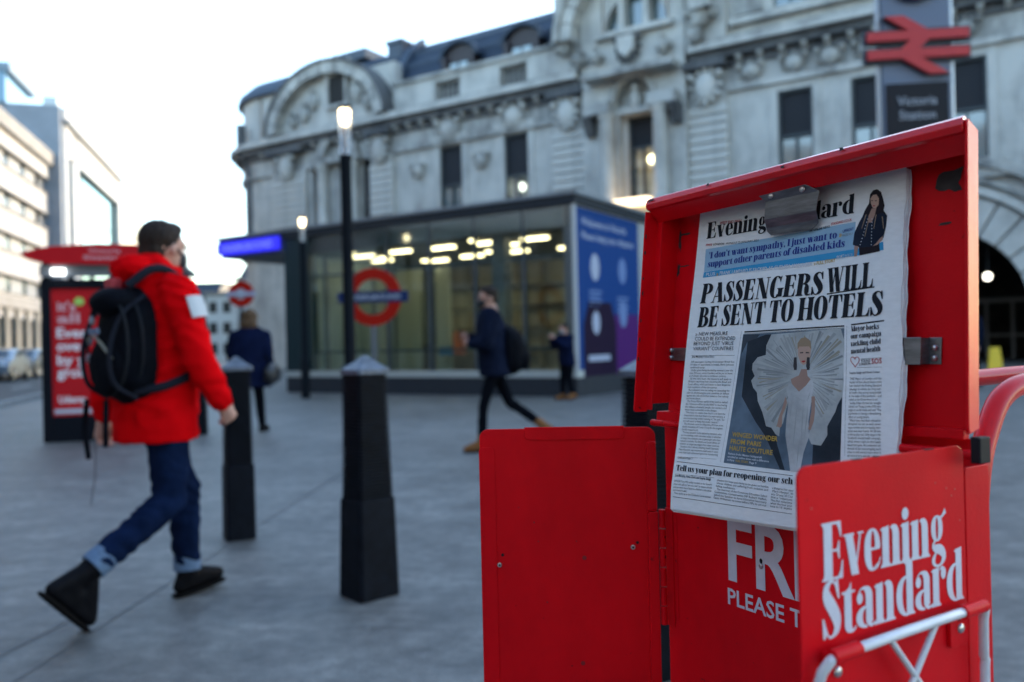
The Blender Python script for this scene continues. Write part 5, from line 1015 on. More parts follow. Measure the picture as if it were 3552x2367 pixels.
 ('ph_pleat', 'pp', [(161.4, 213.2), (145.5, 218.8), (127.7, 221.4), (127.2, 220.3), (145.2, 218.2), (161.4, 213.2)]),
 ('ph_pleat', 'pq', [(155.1, 213.3), (137.6, 218.0), (118.6, 220.5), (117.9, 218.6), (137.2, 217.0), (155.1, 213.2)]),
 ('ph_pleat', 'pv', [(155.1, 212.1), (138.3, 212.9), (121.8, 216.8), (121.4, 215.3), (138.1, 212.0), (155.1, 212.0)]),
 ('ph_pleat', 'pp', [(167.1, 210.1), (146.2, 213.5), (123.7, 214.2), (123.5, 213.2), (146.1, 213.0), (167.1, 210.1)]),
 ('ph_pleat', 'pv', [(161.0, 209.8), (140.9, 212.3), (119.4, 212.2), (119.1, 210.5), (140.7, 211.4), (161.0, 209.8)]),
 ('ph_pleat', 'pq', [(166.4, 209.1), (144.3, 210.6), (120.9, 209.9), (120.8, 208.5), (144.2, 209.9), (166.4, 209.1)]),
 ('ph_fold', 'pp', [(169.0, 231.1), (168.5, 247.9), (166.6, 264.8), (167.2, 248.0)]),
 ('ph_fold', 'pp', [(175.6, 237.7), (175.6, 264.4), (173.7, 291.1), (173.8, 264.5)]),
 ('ph_fold', 'pp', [(183.3, 234.2), (184.3, 257.4), (183.7, 280.6), (182.8, 257.5)]),
 ('ph_fold', 'pp', [(189.4, 237.4), (189.3, 257.3), (187.4, 277.1), (187.6, 257.3)]),
 ('ph_fold', 'pp', [(181.3, 274.1), (181.4, 290.6), (179.8, 307.1), (179.9, 290.7)]),
 ('ph_fold', 'pp', [(166.4, 224.3), (179.5, 227.6), (190.9, 230.8), (178.2, 227.6)]),
 ('ph_fold', 'pp', [(165.8, 229.4), (178.4, 233.5), (189.4, 237.4), (177.3, 233.5)]),
 ('ph_fold', 'pp', [(169.9, 217.5), (177.9, 220.9), (184.5, 224.2), (176.8, 220.9)]),
 ('ph_fold', 'pp', [(191.4, 224.2), (190.0, 230.8), (187.5, 237.5), (189.0, 230.8)]),
 ('ph_dress', 'px', [(162.7, 216.7), (160.2, 224.3), (164.1, 234.5), (163.0, 258.2), (163.2, 273.3), (168.9, 294.7), (172.2, 310.6), (184.0, 310.8), (187.4, 290.2), (192.9, 273.5), (191.2, 257.2), (193.1, 234.1), (194.8, 224.1), (193.3, 214.2), (188.6, 212.5), (185.2, 219.2), (176.7, 226.3), (167.9, 217.5)]),
 ('ph_skin', 'sk', [(177.9, 201.5), (184.9, 201.6), (186.4, 209.1), (190.6, 212.5), (185.2, 219.2), (176.7, 225.9), (166.9, 217.5), (165.0, 212.4), (175.3, 208.2)]),
 ('ph_skin', 'sk', [(159.7, 231.2), (162.3, 237.9), (157.3, 251.6), (157.6, 263.5), (155.3, 265.2), (151.0, 263.7), (152.4, 255.2), (156.1, 244.8)]),
 ('ph_skin', 'sk', [(192.9, 230.8), (197.1, 230.7), (198.3, 247.1), (197.6, 257.0), (194.4, 266.1), (191.4, 265.4), (192.7, 255.5), (193.9, 245.6)]),
 ('ph_hair', 'ph', [(171.5, 180.1), (171.0, 173.2), (175.3, 167.9), (181.4, 167.1), (187.7, 171.3), (189.4, 180.7), (186.1, 177.2), (174.0, 177.1)]),
 ('ph_skin', 'sf', [(171.9, 177.5), (175.8, 174.8), (185.0, 175.1), (188.6, 178.9), (188.4, 189.0), (185.4, 194.9), (180.6, 197.3), (176.3, 194.7), (172.7, 186.9)]),
 ('ph_dark', 'pe', [(175.1, 183.3), (179.1, 183.0), (179.2, 184.4), (175.1, 184.5)]),
 ('ph_dark', 'pe', [(182.3, 183.1), (186.8, 183.6), (186.9, 184.8), (182.4, 184.5)]),
 ('ph_lip', 'pl', [(177.8, 192.5), (182.2, 192.3), (182.7, 193.6), (180.4, 194.6), (177.9, 193.9)]),
 ('ph_ear', 'pe', [(167.7, 188.5), (171.0, 188.6), (172.0, 197.2), (172.0, 202.3), (168.8, 202.5), (167.2, 197.9)]),
 ('ph_ear', 'pe', [(184.4, 188.9), (187.6, 189.0), (188.6, 197.4), (188.5, 202.5), (185.4, 202.8), (183.8, 198.2)]),
 ('wm_hair', 'wk', [(251.0, 21.1), (254.4, 17.2), (259.0, 17.0), (263.8, 20.8), (266.4, 28.2), (268.5, 35.9), (267.6, 41.0), (271.8, 47.0), (266.2, 49.2), (253.5, 49.3), (242.7, 45.4), (245.9, 37.4), (250.3, 30.6)]),
 ('wm_jacket', 'wn', [(244.9, 41.5), (254.5, 45.2), (265.9, 42.9), (271.8, 47.0), (271.1, 58.3), (268.7, 69.5), (259.4, 76.5), (256.0, 77.1), (241.9, 76.3), (233.9, 72.1), (235.1, 59.3), (240.5, 48.3)]),
 ('wm_skirt', 'wk', [(241.3, 75.2), (257.1, 76.2), (264.4, 74.1), (265.4, 83.1), (242.4, 84.7)]),
 ('wm_skin', 'sf', [(251.8, 25.5), (254.6, 22.3), (258.7, 22.5), (261.8, 27.3), (261.9, 33.7), (258.8, 37.4), (255.3, 36.3), (252.7, 31.0)]),
 ('wm_skin', 'sk', [(254.1, 36.6), (259.4, 37.5), (258.0, 44.7), (254.8, 51.6), (250.1, 50.9), (250.9, 43.6)]),
 ('wm_skin', 'sk', [(235.8, 73.4), (240.7, 74.6), (239.4, 85.1), (236.2, 85.0)]),
 ('wm_skin', 'sk', [(260.5, 74.6), (264.8, 70.0), (268.3, 67.3), (268.0, 71.5), (262.8, 75.9), (257.1, 76.8)]),
 ('wm_bead', 'w', [(249.7, 46.6), (250.4, 46.7), (250.4, 47.7), (249.7, 47.6)]),
 ('wm_bead', 'w', [(254.8, 47.4), (255.5, 47.5), (255.6, 48.6), (254.9, 48.5)]),
 ('wm_bead', 'w', [(248.8, 49.8), (249.5, 49.9), (249.5, 51.0), (248.8, 50.9)]),
 ('wm_bead', 'w', [(254.9, 50.8), (255.6, 50.9), (255.6, 52.0), (254.9, 51.9)]),
 ('wm_bead', 'w', [(247.9, 53.1), (248.6, 53.2), (248.6, 54.3), (247.9, 54.2)]),
 ('wm_bead', 'w', [(254.9, 54.2), (255.6, 54.3), (255.7, 55.4), (255.0, 55.3)]),
 ('wm_bead', 'w', [(247.0, 56.4), (247.7, 56.5), (247.7, 57.6), (247.0, 57.4)]),
 ('wm_bead', 'w', [(255.0, 57.6), (255.7, 57.7), (255.7, 58.8), (255.0, 58.6)]),
 ('wm_bead', 'w', [(246.1, 59.7), (246.8, 59.8), (246.8, 60.8), (246.1, 60.7)]),
 ('wm_bead', 'w', [(255.0, 61.0), (255.7, 61.1), (255.8, 62.1), (255.1, 62.0)]),
 ('wm_bead', 'w', [(245.2, 62.9), (245.9, 63.0), (245.9, 64.1), (245.2, 64.0)]),
 ('wm_bead', 'w', [(255.0, 64.4), (255.7, 64.5), (255.8, 65.5), (255.1, 65.4)]),
 ('wm_bead', 'w', [(244.3, 66.2), (245.0, 66.3), (245.0, 67.4), (244.3, 67.3)]),
 ('wm_bead', 'w', [(255.1, 67.7), (255.8, 67.8), (255.8, 68.9), (255.1, 68.8)]),
 ('wm_bead', 'w', [(243.4, 69.5), (244.1, 69.6), (244.1, 70.7), (243.4, 70.6)]),
 ('wm_bead', 'w', [(255.1, 71.1), (255.8, 71.2), (255.9, 72.3), (255.2, 72.2)]),
 ('wm_bead', 'w', [(242.5, 72.8), (243.2, 72.9), (243.2, 74.0), (242.5, 73.9)]),
 ('wm_bead', 'w', [(255.2, 74.5), (255.9, 74.6), (255.9, 75.7), (255.2, 75.6)]),
 ('wm_eye', 'pe', [(252.8, 27.8), (255.1, 28.1), (255.0, 28.9), (252.9, 28.7)]),
 ('wm_eye', 'pe', [(257.2, 28.6), (259.6, 28.9), (259.5, 29.7), (257.4, 29.5)]),
 ('wm_eye', 'pl', [(254.9, 33.6), (258.2, 33.9), (257.5, 34.9), (255.7, 34.8)]),
 ('wm_lock', 'ph', [(247.3, 41.9), (248.3, 42.1), (243.9, 56.3), (243.3, 56.2)]),
 ('wm_lock', 'ph', [(251.1, 46.8), (252.0, 46.9), (247.9, 65.5), (247.3, 65.4)]),
 ('wm_lock', 'ph', [(266.1, 47.1), (267.0, 47.2), (268.9, 60.1), (268.3, 60.0)]),
 ('wm_lock', 'ph', [(259.1, 43.8), (260.0, 44.0), (258.0, 58.5), (257.4, 58.4)]),
]
HEART = [(241.6, 192.5), (241.7, 192.1), (242.1, 191.0), (243.1, 190.1), (244.5, 190.2), (245.9, 191.3), (246.5, 193.0), (246.2, 194.8), (245.2, 196.5), (243.9, 198.0), (242.9, 199.3), (242.5, 200.3), (242.4, 200.6), (242.3, 200.3), (241.7, 199.3), (240.4, 197.9), (238.8, 196.4), (237.4, 194.6), (236.8, 192.8), (237.1, 191.1), (238.2, 190.1), (239.7, 190.1), (240.9, 191.0), (241.5, 192.1), (241.6, 192.5)]
# ================================================================== red newspaper stand
def red_paint(name, base=(.70, .0025, .008), coat_=0.0):
    m = bpy.data.materials.new(name); m.use_nodes = True; n = m.node_tree.nodes; l = m.node_tree.links; b = n['Principled BSDF']
    b.inputs['Roughness'].default_value = .38; b.inputs['Specular IOR Level'].default_value = .10; b.inputs['Coat Weight'].default_value = coat_; b.inputs['Coat Roughness'].default_value = .15
    tc = n.new('ShaderNodeTexCoord')
    def noise(sc, det, st=(1, 1, 1)):
        mp = n.new('ShaderNodeMapping'); mp.inputs['Scale'].default_value = st; l.new(tc.outputs['Object'], mp.inputs['Vector'])
        x = n.new('ShaderNodeTexNoise'); x.inputs['Scale'].default_value = sc; x.inputs['Detail'].default_value = det; x.inputs['Roughness'].default_value = .65; l.new(mp.outputs['Vector'], x.inputs['Vector']); return x
    a = noise(7, 5, (1, 1, .5)); r = n.new('ShaderNodeValToRGB'); r.color_ramp.elements[0].position = .3; r.color_ramp.elements[1].position = .7
    r.color_ramp.elements[0].color = (base[0] * .78, base[1], base[2], 1); r.color_ramp.elements[1].color = (base[0] * 1.08, base[1] * 1.3, base[2] * 1.3, 1); l.new(a.outputs['Fac'], r.inputs['Fac'])
    g = noise(55, 6, (1, 1, 1.6)); g2 = n.new('ShaderNodeValToRGB'); g2.color_ramp.elements[0].position = .675; g2.color_ramp.elements[1].position = .72; l.new(g.outputs['Fac'], g2.inputs['Fac'])
    mx = n.new('ShaderNodeMix'); mx.data_type = 'RGBA'; l.new(g2.outputs['Color'], mx.inputs['Factor']); l.new(r.outputs['Color'], mx.inputs['A']); mx.inputs['B'].default_value = (.07, .012, .012, 1)
    l.new(mx.outputs['Result'], b.inputs['Base Color'])
    rr = n.new('ShaderNodeMapRange'); rr.inputs['To Min'].default_value = .28; rr.inputs['To Max'].default_value = .5; l.new(a.outputs['Fac'], rr.inputs['Value']); l.new(rr.outputs['Result'], b.inputs['Roughness'])
    g3 = noise(400, 2); bp = n.new('ShaderNodeBump'); bp.inputs['Strength'].default_value = .12; bp.inputs['Distance'].default_value = .002; l.new(g3.outputs['Fac'], bp.inputs['Height'])
    l.new(bp.outputs['Normal'], b.inputs['Normal'])
    return m
RP = red_paint('stand_red_paint'); RPG = red_paint('stand_red_rim_paint', coat_=.7); STEEL = mat('brushed_steel', (.24, .24, .26), .36, metal=.9, var=.35, vscale=30, stretch=(1, 1, 6), bump=.05, bscale=200)
RIV = mat('rivet_metal', (.55, .55, .56), .28, metal=.9); BLK = mat('black_plastic', (.010, .012, .016), .6, spec=.15); WTUBE = mat('white_enamel', (.66, .69, .74), .3, coat=.4, var=.12, vscale=30); VW = mat('vinyl_white', (.62, .63, .72), .45, var=.08, vscale=60)
CHIP = mat('chipped_paint', (.035, .028, .03), .7, var=.6, vscale=60)
SO = Vector((.2655, .872, 0)); SR_ = math.radians(-58.5)
std = thing('newspaper_stand', 'red metal newspaper stand with open lid, two open doors and a white wire rack', 'newspaper stand', SO, SR_)
def w2l(p): p = Vector(p) - SO; return (p.x * math.cos(SR_) + p.y * math.sin(SR_), -p.x * math.sin(SR_) + p.y * math.cos(SR_), p.z)
def ty(z): return (z - 1.03) * .0845
def lean(mb):
    mb.v = [(x, y + ty(z), z) for x, y, z in mb.v]; return mb
def tilt(mb):                                           # the lid is slightly racked: leans back, narrows and climbs to one side
    mb.v = [(x * (1 - .13 * (z - 1.03)), y + ty(z), z + (x + .2165) * .0135) for x, y, z in mb.v]; return mb
def rrect(x0, x1, z0, z1, r, n=5, corners=(1, 1, 1, 1)):          # BL, BR, TR, TL rounded
    P = []
    for (cx, cz, a), c in zip(((x0, z0, 180), (x1, z0, 270), (x1, z1, 0), (x0, z1, 90)), corners):
        if not c: P.append((cx, cz)); continue
        ox = cx + r if cx == x0 else cx - r; oz = cz + r if cz == z0 else cz - r
        P += [(ox + r * math.cos(math.radians(a + 90 * k / n)), oz + r * math.sin(math.radians(a + 90 * k / n))) for k in range(n + 1)]
    return P
# lid: shallow tray standing up, slightly leaning back
m = MB(); m.box(-.205, .192, .050, .052, 1.028, 1.296); lid = tilt(m).build('lid', RP, std)
m = MB(); m.prism([(-.001, 1.2885), (-.003, 1.294), (-.001, 1.3005), (.004, 1.303), (.052, 1.3), (.052, 1.2965), (.005, 1.2975), (.005, 1.2885), (.019, 1.2745), (.0205, 1.276), (.0065, 1.2905), (.0065, 1.296), (.052, 1.2955), (.052, 1.294), (.008, 1.293), (.023, 1.276), (.019, 1.272), (.004, 1.2865)][:10] + [(.0205, 1.2725), (.0035, 1.2868)], -.213, .2125, ax='x'); m.v = [(x - .36 * max(y, 0) if x > 0 else x, y, z) for x, y, z in m.v]
tilt(m).build('top_rim', RPG, lid, fix=True, bevel=.0008)
m = MB(); m.prism(rrect(.000, .053, 1.030, 1.300, .007, 4, (1, 0, 0, 1)), .2130, .2160, ax='x'); m.v = [(x - .40 * max(y, 0), y, z) for x, y, z in m.v]; tilt(m).build('side_rim', RP, lid, fix=True, bevel=.001)
m = MB(); m.prism(rrect(.000, .022, 1.030, 1.2865, .004, 4, (1, 0, 0, 0)), -.2165, -.2145, ax='x'); m.box(-.2145, -.2045, .0200, .0222, 1.032, 1.286); m.prism([(.0222, 1.04), (.05, 1.04), (.05, 1.286), (.0222, 1.286)], -.2065, -.2045, ax='x')
tilt(m).build('side_rim', RP, lid, fix=True, bevel=.0008)
m = MB(); m.box(-.205, -.120, .0300, .0495, 1.018, 1.030); tilt(m).build('bottom_flange', RP, lid, bevel=.0008)
m = MB(); m.box(.110, .1880, .0400, .0495, 1.021, 1.030); tilt(m).build('bottom_flange', RP, lid, bevel=.0008)
for i, x in enumerate((-.196, -.172, -.148, .150, .172, .196)):
    MB().tube([(x - .0115, .024, 1.016), (x + .0115, .024, 1.016)], .0042, 10).build('hinge_knuckle', RP, lid, smooth=True)
MB().box(.214, .2225, .004, .02, 1.012, 1.034).build('hinge_end', BLK, std, bevel=.001)
# clip that presses on the paper
m = MB()
cp_ = [(.0135, 1.2820), (.0200, 1.2720), (.0220, 1.2525), (.0290, 1.2440), (.0310, 1.2400), (.0320, 1.2350)]
xs_ = [(-.0378, .0270), (-.0290, .0425), (-.0320, .0372), (-.0345, .0345), (-.0350, .0335), (-.0300, .0255)]; th = .0012
fr_ = []
for (y, z), (a, b) in zip(cp_, xs_): fr_.append((a, b, y, z))
vs = []; fs = []
for a, b, y, z in fr_: vs += [(a, y, z), (b, y, z), (a, y + th, z + .0004), (b, y + th, z + .0004)]
for i in range(len(fr_) - 1):
    o = 4 * i; fs += [(o, o + 1, o + 5, o + 4), (o + 2, o + 6, o + 7, o + 3), (o, o + 4, o + 6, o + 2), (o + 1, o + 3, o + 7, o + 5)]
fs += [(0, 2, 3, 1), (4 * len(fr_) - 4, 4 * len(fr_) - 3, 4 * len(fr_) - 1, 4 * len(fr_) - 2)]
m.add(vs, fs); lean(m); clip = m.build('paper_clip', STEEL, std, fix=True, bevel=.0008)
for x in (-.018, .024): MB().ball((x, .0155 + ty(1.276), 1.2765), (.0036, .0018, .0032), 12, 7).build('rivet', RIV, clip, smooth=True)
m = MB(); m.box(-.2088, -.1920, .0475, .0490, 1.0945, 1.1108); m.box(-.1920, -.160, .044, .0452, 1.0945, 1.1108); m.box(-.1925, -.191, .044, .049, 1.0945, 1.1108); lean(m); bl = m.build('side_bracket', STEEL, std, bevel=.0006)
m = MB(); m.box(.1480, .1612, .0475, .0490, 1.0926, 1.1177); m.box(.095, .1500, .0330, .0345, 1.0926, 1.1182); m.box(.1485, .1500, .0345, .0475, 1.0926, 1.1177); lean(m); b2 = m.build('side_bracket', STEEL, std, bevel=.0006)
for x, pr_ in ((-.2005, bl), (.1555, b2)):
    for z in (1.0985, 1.1080): MB().ball((x, .0465 + ty(z), z), (.0030, .0028, .0030), 12, 7).build('rivet', RIV, pr_, smooth=True)
# scuffs and worn patches on the lid
def patch(name, pts, parent, y, mt=CHIP):
    m = MB(); m.prism(pts, y, y + .0004); tilt(m); return m.build(name, mt, parent, fix=True)
rnd = random.Random(11)
def jag(x0, x1, z0, z1, n=16, j=.25):
    cx, cz = (x0 + x1) / 2, (z0 + z1) / 2; out = []
    for k in range(n):
        a = 2 * math.pi * k / n; e = 1 + rnd.uniform(-j, j)
        c, s = math.cos(a), math.sin(a); q = max(abs(c), abs(s)); out.append((cx + (x1 - x0) / 2 * c / q * e * .95, cz + (z1 - z0) / 2 * s / q * e * .9))
    return out
patch('paint_chip', jag(.156, .181, 1.2470, 1.2680), lid, .0494)
patch('paint_chip', jag(.158, .170, 1.2165, 1.2195, 10), lid, .0494)
patch('paint_chip', jag(-.2035, -.199, 1.238, 1.262, 12, .4), lid, .0494); patch('paint_chip', jag(-.2035, -.185, 1.2555, 1.2585, 12, .4), lid, .0494)
patch('paint_chip', jag(-.2035, -.198, 1.203, 1.218, 12, .4), lid, .0494); patch('paint_chip', jag(-.2035, -.184, 1.2145, 1.2165, 10, .4), lid, .0494)
for k in range(6):
    x = rnd.choice((-.19, -.12, -.02, .03, .045, .10, .13)) + rnd.uniform(-.02, .02); z = 1.2995 + rnd.uniform(-.002, .001); w_ = rnd.uniform(.002, .006)
    patch('paint_chip', jag(x, x + w_, z - .0012, z + .0012, 8, .5), lid, -.0034)
for k in range(7):
    z = 1.26 - .027 * k + rnd.uniform(-.006, .006); m = MB(); p = jag(.001, .0035, z - .0025, z + .0025, 8, .4); m.prism(p, -.2146, -.2142, ax='x'); tilt(m).build('paint_chip', CHIP, lid, fix=True)
# main panel with side flanges
m = MB(); m.prism(rrect(-.214, .2005, .22, 1.0265, .006), .0505, .0525); pan = m.build('main_panel', RP, std, fix=True, bevel=.0006)
m = MB(); m.prism(rrect(.014, .0505, .22, 1.006, .004, 4, (0, 0, 0, 1)), .2015, .2035, ax='x'); m.build('side_flange', RP, pan, fix=True, bevel=.0006)
m = MB(); m.box(-.196, -.1945, .0494, .0504, .76, .895); m.build('seam', RP, pan, bevel=.0004)
t_ = MB(); bsf = lambda u, v, o: (u, .0502 - o, v)
lay_text(t_, 'FREE', 'h', (-.1067, .8355), (.0770, .8355), .0735, bsf, 0, .0004, -1)
lay_text(t_, 'PLEASE TAKE ONE', 'b', (-.1085, .8045), (.115, .8045), .0190, bsf, 0, .0004, -1)
t_.build('lettering', VW, pan)
MB().ball((-.0556, .0488, .8606), (.0028, .0015, .0034), 10, 6).build('screw', RIV, pan, smooth=True); MB().ball((-.0556, .0491, .8665), (.0022, .0006, .003), 8, 5).build('screw_hole', BLK, pan)
# left door
def door_frame(F, H):
    d = Vector((H[0] - F[0], H[1] - F[1], 0)).normalized()
    return Matrix(((d.x, -d.y, 0, F[0]), (d.y, d.x, 0, F[1]), (0, 0, 1, 0), (0, 0, 0, 1)))
m = MB(); m.prism(rrect(0, .2305, .21, 1.0085, .012, 6), 0, .0022)
ld = m.build('door', RP, std, fix=True, bevel=.0005); ld.matrix_local = door_frame((-.3525, -.1495), (-.218, .042)); ld['label'] = 'plain red door folded open with two screws'
m = MB(); m.prism(rrect(.060, .190, .9935, 1.0105, .006, 4, (1, 1, 0, 0)), -.0022, -.0002); m.build('top_lip', RP, ld, fix=True, bevel=.0006)
m = MB(); m.prism(rrect(-.001, .0200, .21, .985, .006, 4, (0, 0, 1, 1)), -.0012, -.0001); m.build('edge_fold', RP, ld, fix=True, bevel=.0005)
m = MB(); m.prism(rrect(.2180, .2305, .90, .990, .005, 4, (0, 0, 0, 1)), -.0075, -.0001); m.prism(rrect(.2180, .2312, .21, .899, .005, 4, (0, 0, 0, 1)), -.0095, -.0001); m.build('edge_flange', RP, ld, fix=True, bevel=.0012)
for x, z in ((.0234, .8300), (.1985, .8520)):
    s_ = MB(); s_.tube([(x, -.0036, z), (x, -.0001, z)], .0031, 16); s_.build('screw', RIV, ld, bevel=.0008); MB().tube([(x, -.0040, z), (x, -.0037, z)], .0013, 10).build('screw_socket', BLK, ld)
for x, z in ((.0275, .8425), (.2045, .8575)): MB().tube([(x, -.0002, z), (x, .0, z)], .0021, 12).build('screw_hole', BLK, ld)
for x, z, r in ((.135, .838, .003), (.07, .885, .0012), (.075, .86, .001), (.125, .86, .001), (.085, .78, .0012), (.13, .70, .003), (.05, .905, .0008)):
    MB().tube([(x, -.0002, z), (x, .0, z)], r, 9).build('paint_chip', mat('faint_scuff', (.24, .005, .01), .6), ld)
for k in range(6):
    z0, z1 = .753 + .025 * k, .7765 + .025 * k
    MB().tube([(-.2118, .0405, z0), (-.2118, .0405, z1)], .0044, 10).build('hinge_knuckle', RP, std, smooth=True)
MB().box(-.2145, -.2015, .0486, .0502, .750, .903).build('hinge_leaf', RP, std, bevel=.0004)
# right door with the title and the wire rack
m = MB(); m.prism(rrect(-.002, .2035, .21, 1.0262, .010, 6), 0, .0022)
rd_ = m.build('door', RP, std, fix=True, bevel=.0006); rd_.matrix_local = door_frame((.201, -.193), (.2045, .016)); rd_['label'] = 'red door with white newspaper title and wire rack'
t_ = MB(); dsf = lambda u, v, o: (u, -.0001 - o, v)
lay_text(t_, 'Evening', 's', (.0215, .9394), (.1760, .9390), .0430, dsf, 0, .0004, -1)
lay_text(t_, 'Standard', 's', (.0205, .8968), (.1985, .8968), .0425, dsf, 0, .0004, -1)
t_.build('lettering', VW, rd_)
rk = MB(); y_ = -.0125
rk.tube([(.0080, y_ * .3, .21), (.0080, y_ * .5, .8700), (.0090, y_ * .7, .8790), (.0130, y_, .8868), (.0200, y_, .8893), (.10, y_, .8912), (.2010, y_, .8925), (.2080, y_, .8895), (.2100, y_ * .8, .8800), (.2115, y_ * .7, .8480), (.2135, y_ * .7, .8450), (.2125, y_ * .7, .840), (.2105, y_ * .5, .21)], .0040, 12)
wr = rk.build('wire_rack', WTUBE, rd_, smooth=True)
for a, b in (((.0824, .8880), (.158, .800)), ((.1399, .8905), (.066, .800))):
    MB().tube([(a[0], y_, a[1]), (b[0], y_, b[1])], .0026, 10).build('cross_wire', WTUBE, wr, smooth=True)
for k, (a, b) in enumerate(((.0150, .0445), (.1760, .2065))):
    MB().tube([(a, y_, .8893 + .0001 * k * 30), (b, y_, .8898 + .0001 * k * 30)], .0056, 14).build('tube_sleeve', RP, rd_, smooth=True)
    c = (a + b) / 2 + (-.004 if k else .002); m = MB(); m.prism(rrect(c - .0135, c + .0115, .8600 - .004 * (1 - k), .8890, .003), -.0035, -.0002); pl_ = m.build('mounting_plate', RP, rd_, fix=True, bevel=.0005)
    MB().ball((c, -.0040, .8745 - .002 * (1 - k)), (.0042, .0022, .0042), 14, 8).build('bolt', RIV, pl_, smooth=True)
for x, z in ((.185, .985), (.178, .992), (.196, .963), (.012, .995), (.163, .998), (.19, .99)):
    MB().tube([(x, -.0002, z), (x, .0, z)], .0008, 7).build('paint_chip', mat('pink_scuff', (.5, .12, .1), .7), rd_)
for x, w_ in ((.060, .010), (.085, .006), (.15, .012)): MB().box(x, x + w_, -.0003, .0025, 1.0258, 1.0264).build('paint_chip', CHIP, rd_)
# handle tubes and carrying frame behind
def curve(pts, n=6):
    P = [Vector(p) for p in pts]; P = [2 * P[0] - P[1]] + P + [2 * P[-1] - P[-2]]; out = []
    for i in range(1, len(P) - 2):
        for k in range(n):
            t = k / n; out.append(.5 * (2 * P[i] + (P[i + 1] - P[i - 1]) * t + (2 * P[i - 1] - 5 * P[i] + 4 * P[i + 1] - P[i + 2]) * t * t + (3 * P[i] - P[i - 1] - 3 * P[i + 1] + P[i + 2]) * t ** 3))
    return out + [P[-2]]
RG = mat('glossy_red_tube', (.55, .003, .008), .3, coat=.06, spec=.25)
h1 = [(.965, 1.185, 1.068), (.955, 1.15, 1.068), (.92, 1.125, 1.068), (.72, 1.01, 1.068), (.605, .95, 1.066), (.543, .915, 1.052), (.508, .89, 1.012), (.487, .872, .960), (.483, .872, .86), (.483, .872, .5), (.483, .872, .12)]
h2 = [(.965, 1.185, 1.068), (.955, 1.215, 1.068), (.92, 1.205, 1.068), (.72, 1.10, 1.068), (.60, 1.04, 1.066), (.50, .99, 1.060), (.42, .97, 1.03), (.39, .97, .95), (.385, .97, .5), (.385, .97, .12)]
MB().tube(curve([w2l(p) for p in h1]), .0118, 18).build('handle_tube', RG, std, smooth=True)
MB().tube(curve([w2l(p) for p in h2]), .0105, 16).build('handle_tube', RG, std, smooth=True)
h3 = [(.25, 1.18, 1.0), (.25, 1.18, .12)]
MB().tube([w2l(p) for p in h3], .0125, 16).build('frame_tube', RG, std, smooth=True)
MB().tube([w2l(p) for p in ((.25, 1.18, .3), (.483, .872, .3))], .011, 12).build('frame_tube', RG, std, smooth=True)
for z in (.3, .55):
    for p in ((.25, 1.18, z), (.483, .872, z)):
        a = Vector(w2l(p)); MB().tube([a, (a.x, .053, a.z)], .008, 10).build('strut', RG, std, smooth=True)
for p in ((.25, 1.18, .09), (.483, .872, .09), (.385, .97, .09)):
    a = Vector(w2l(p)); wl = MB().tube([(a.x - .018, a.y, .09), (a.x + .018, a.y, .09)], .09, 24).build('wheel', TYR, std); MB().tube([(a.x - .019, a.y, .09), (a.x + .019, a.y, .09)], .05, 16).build('rim', RIM, wl)
for x in (-.18, .17): MB().box(x - .012, x + .012, .03, .05, 0, .22).build('foot', RP, std)

# ================================================================== newspaper
NZ = .90
news = thing('newspaper', 'folded newspaper front page about passengers and hotels clipped inside the red lid', 'newspaper', (SO.x, SO.y, NZ), SR_)
CL = Vector((.6048, -.6820, 1.12)); KK = .974
PCR = [CL + (Vector(p) - CL) * KK for p in ((-.1723, .0844, 1.2835), (.1115, .0825, 1.2869), (.1281, .0233, .9245), (-.164, .0118, .9133))]
PW_, PH_ = 289.0, 370.0
def pbase(a, b): return PCR[0] * (1 - a) * (1 - b) + PCR[1] * a * (1 - b) + PCR[2] * a * b + PCR[3] * (1 - a) * b
def pdisp(a, b):
    d = -.0016 * math.sin(math.pi * a) * math.sin(math.pi * min(1, b * 1.05)) + .0010 * math.sin(5.2 * a + 3.0 * b) + .0007 * math.sin(11 * b + 3 * a) - .002 * max(0, .12 - a) / .12
    d += .0035 * (max(0, a - .9) / .1) ** 2 * (.6 + .4 * math.sin(14 * b)) + .003 * max(0, b - .93) / .07
    d -= .0012 * math.exp(-((a - .52) / .12) ** 2) * math.exp(-((b - .16) / .05) ** 2) * -1
    return d
def psurf(u, v, off=0.0):
    a, b = u / PW_, v / PH_; P = pbase(a, b)
    return (P.x, P.y + pdisp(a, b) - off, P.z - NZ)
PAPER = mat('newsprint', (.76, .78, .80), .85, var=.06, vscale=90, stretch=(1, 1, 3))
def sheet(name, NX, NY, off, wob, th, parent, u0=0, u1=289.0, v0=0, v1=370.0):
    m = MB(); vs = []
    for s_ in (0, 1):
        for j in range(NY + 1):
            for i in range(NX + 1):
                u = u0 + (u1 - u0) * i / NX; v = v0 + (v1 - v0) * j / NY
                if wob and i == NX: u += wob * math.sin(j * .55) + wob * .6 * math.sin(j * 1.7)
                vs.append(psurf(u, v, off - th * s_))
    W_ = NX + 1; N_ = W_ * (NY + 1); fs = []
    for j in range(NY):
        for i in range(NX):
            a = j * W_ + i; fs.append((a, a + W_, a + W_ + 1, a + 1)); fs.append((a + N_, a + 1 + N_, a + W_ + 1 + N_, a + W_ + N_))
    for i in range(NX): a = i; b = NY * W_ + i; fs += [(a, a + 1, a + 1 + N_, a + N_), (b, b + N_, b + 1 + N_, b + 1)]
    for j in range(NY): a = j * W_; b = j * W_ + NX; fs += [(a, a + N_, a + W_ + N_, a + W_), (b, b + W_, b + W_ + N_, b + N_)]
    m.add(vs, fs); return m.build(name, PAPER, parent, smooth=True)
fpg = sheet('front_page', 40, 52, 0, .8, .0006, news)
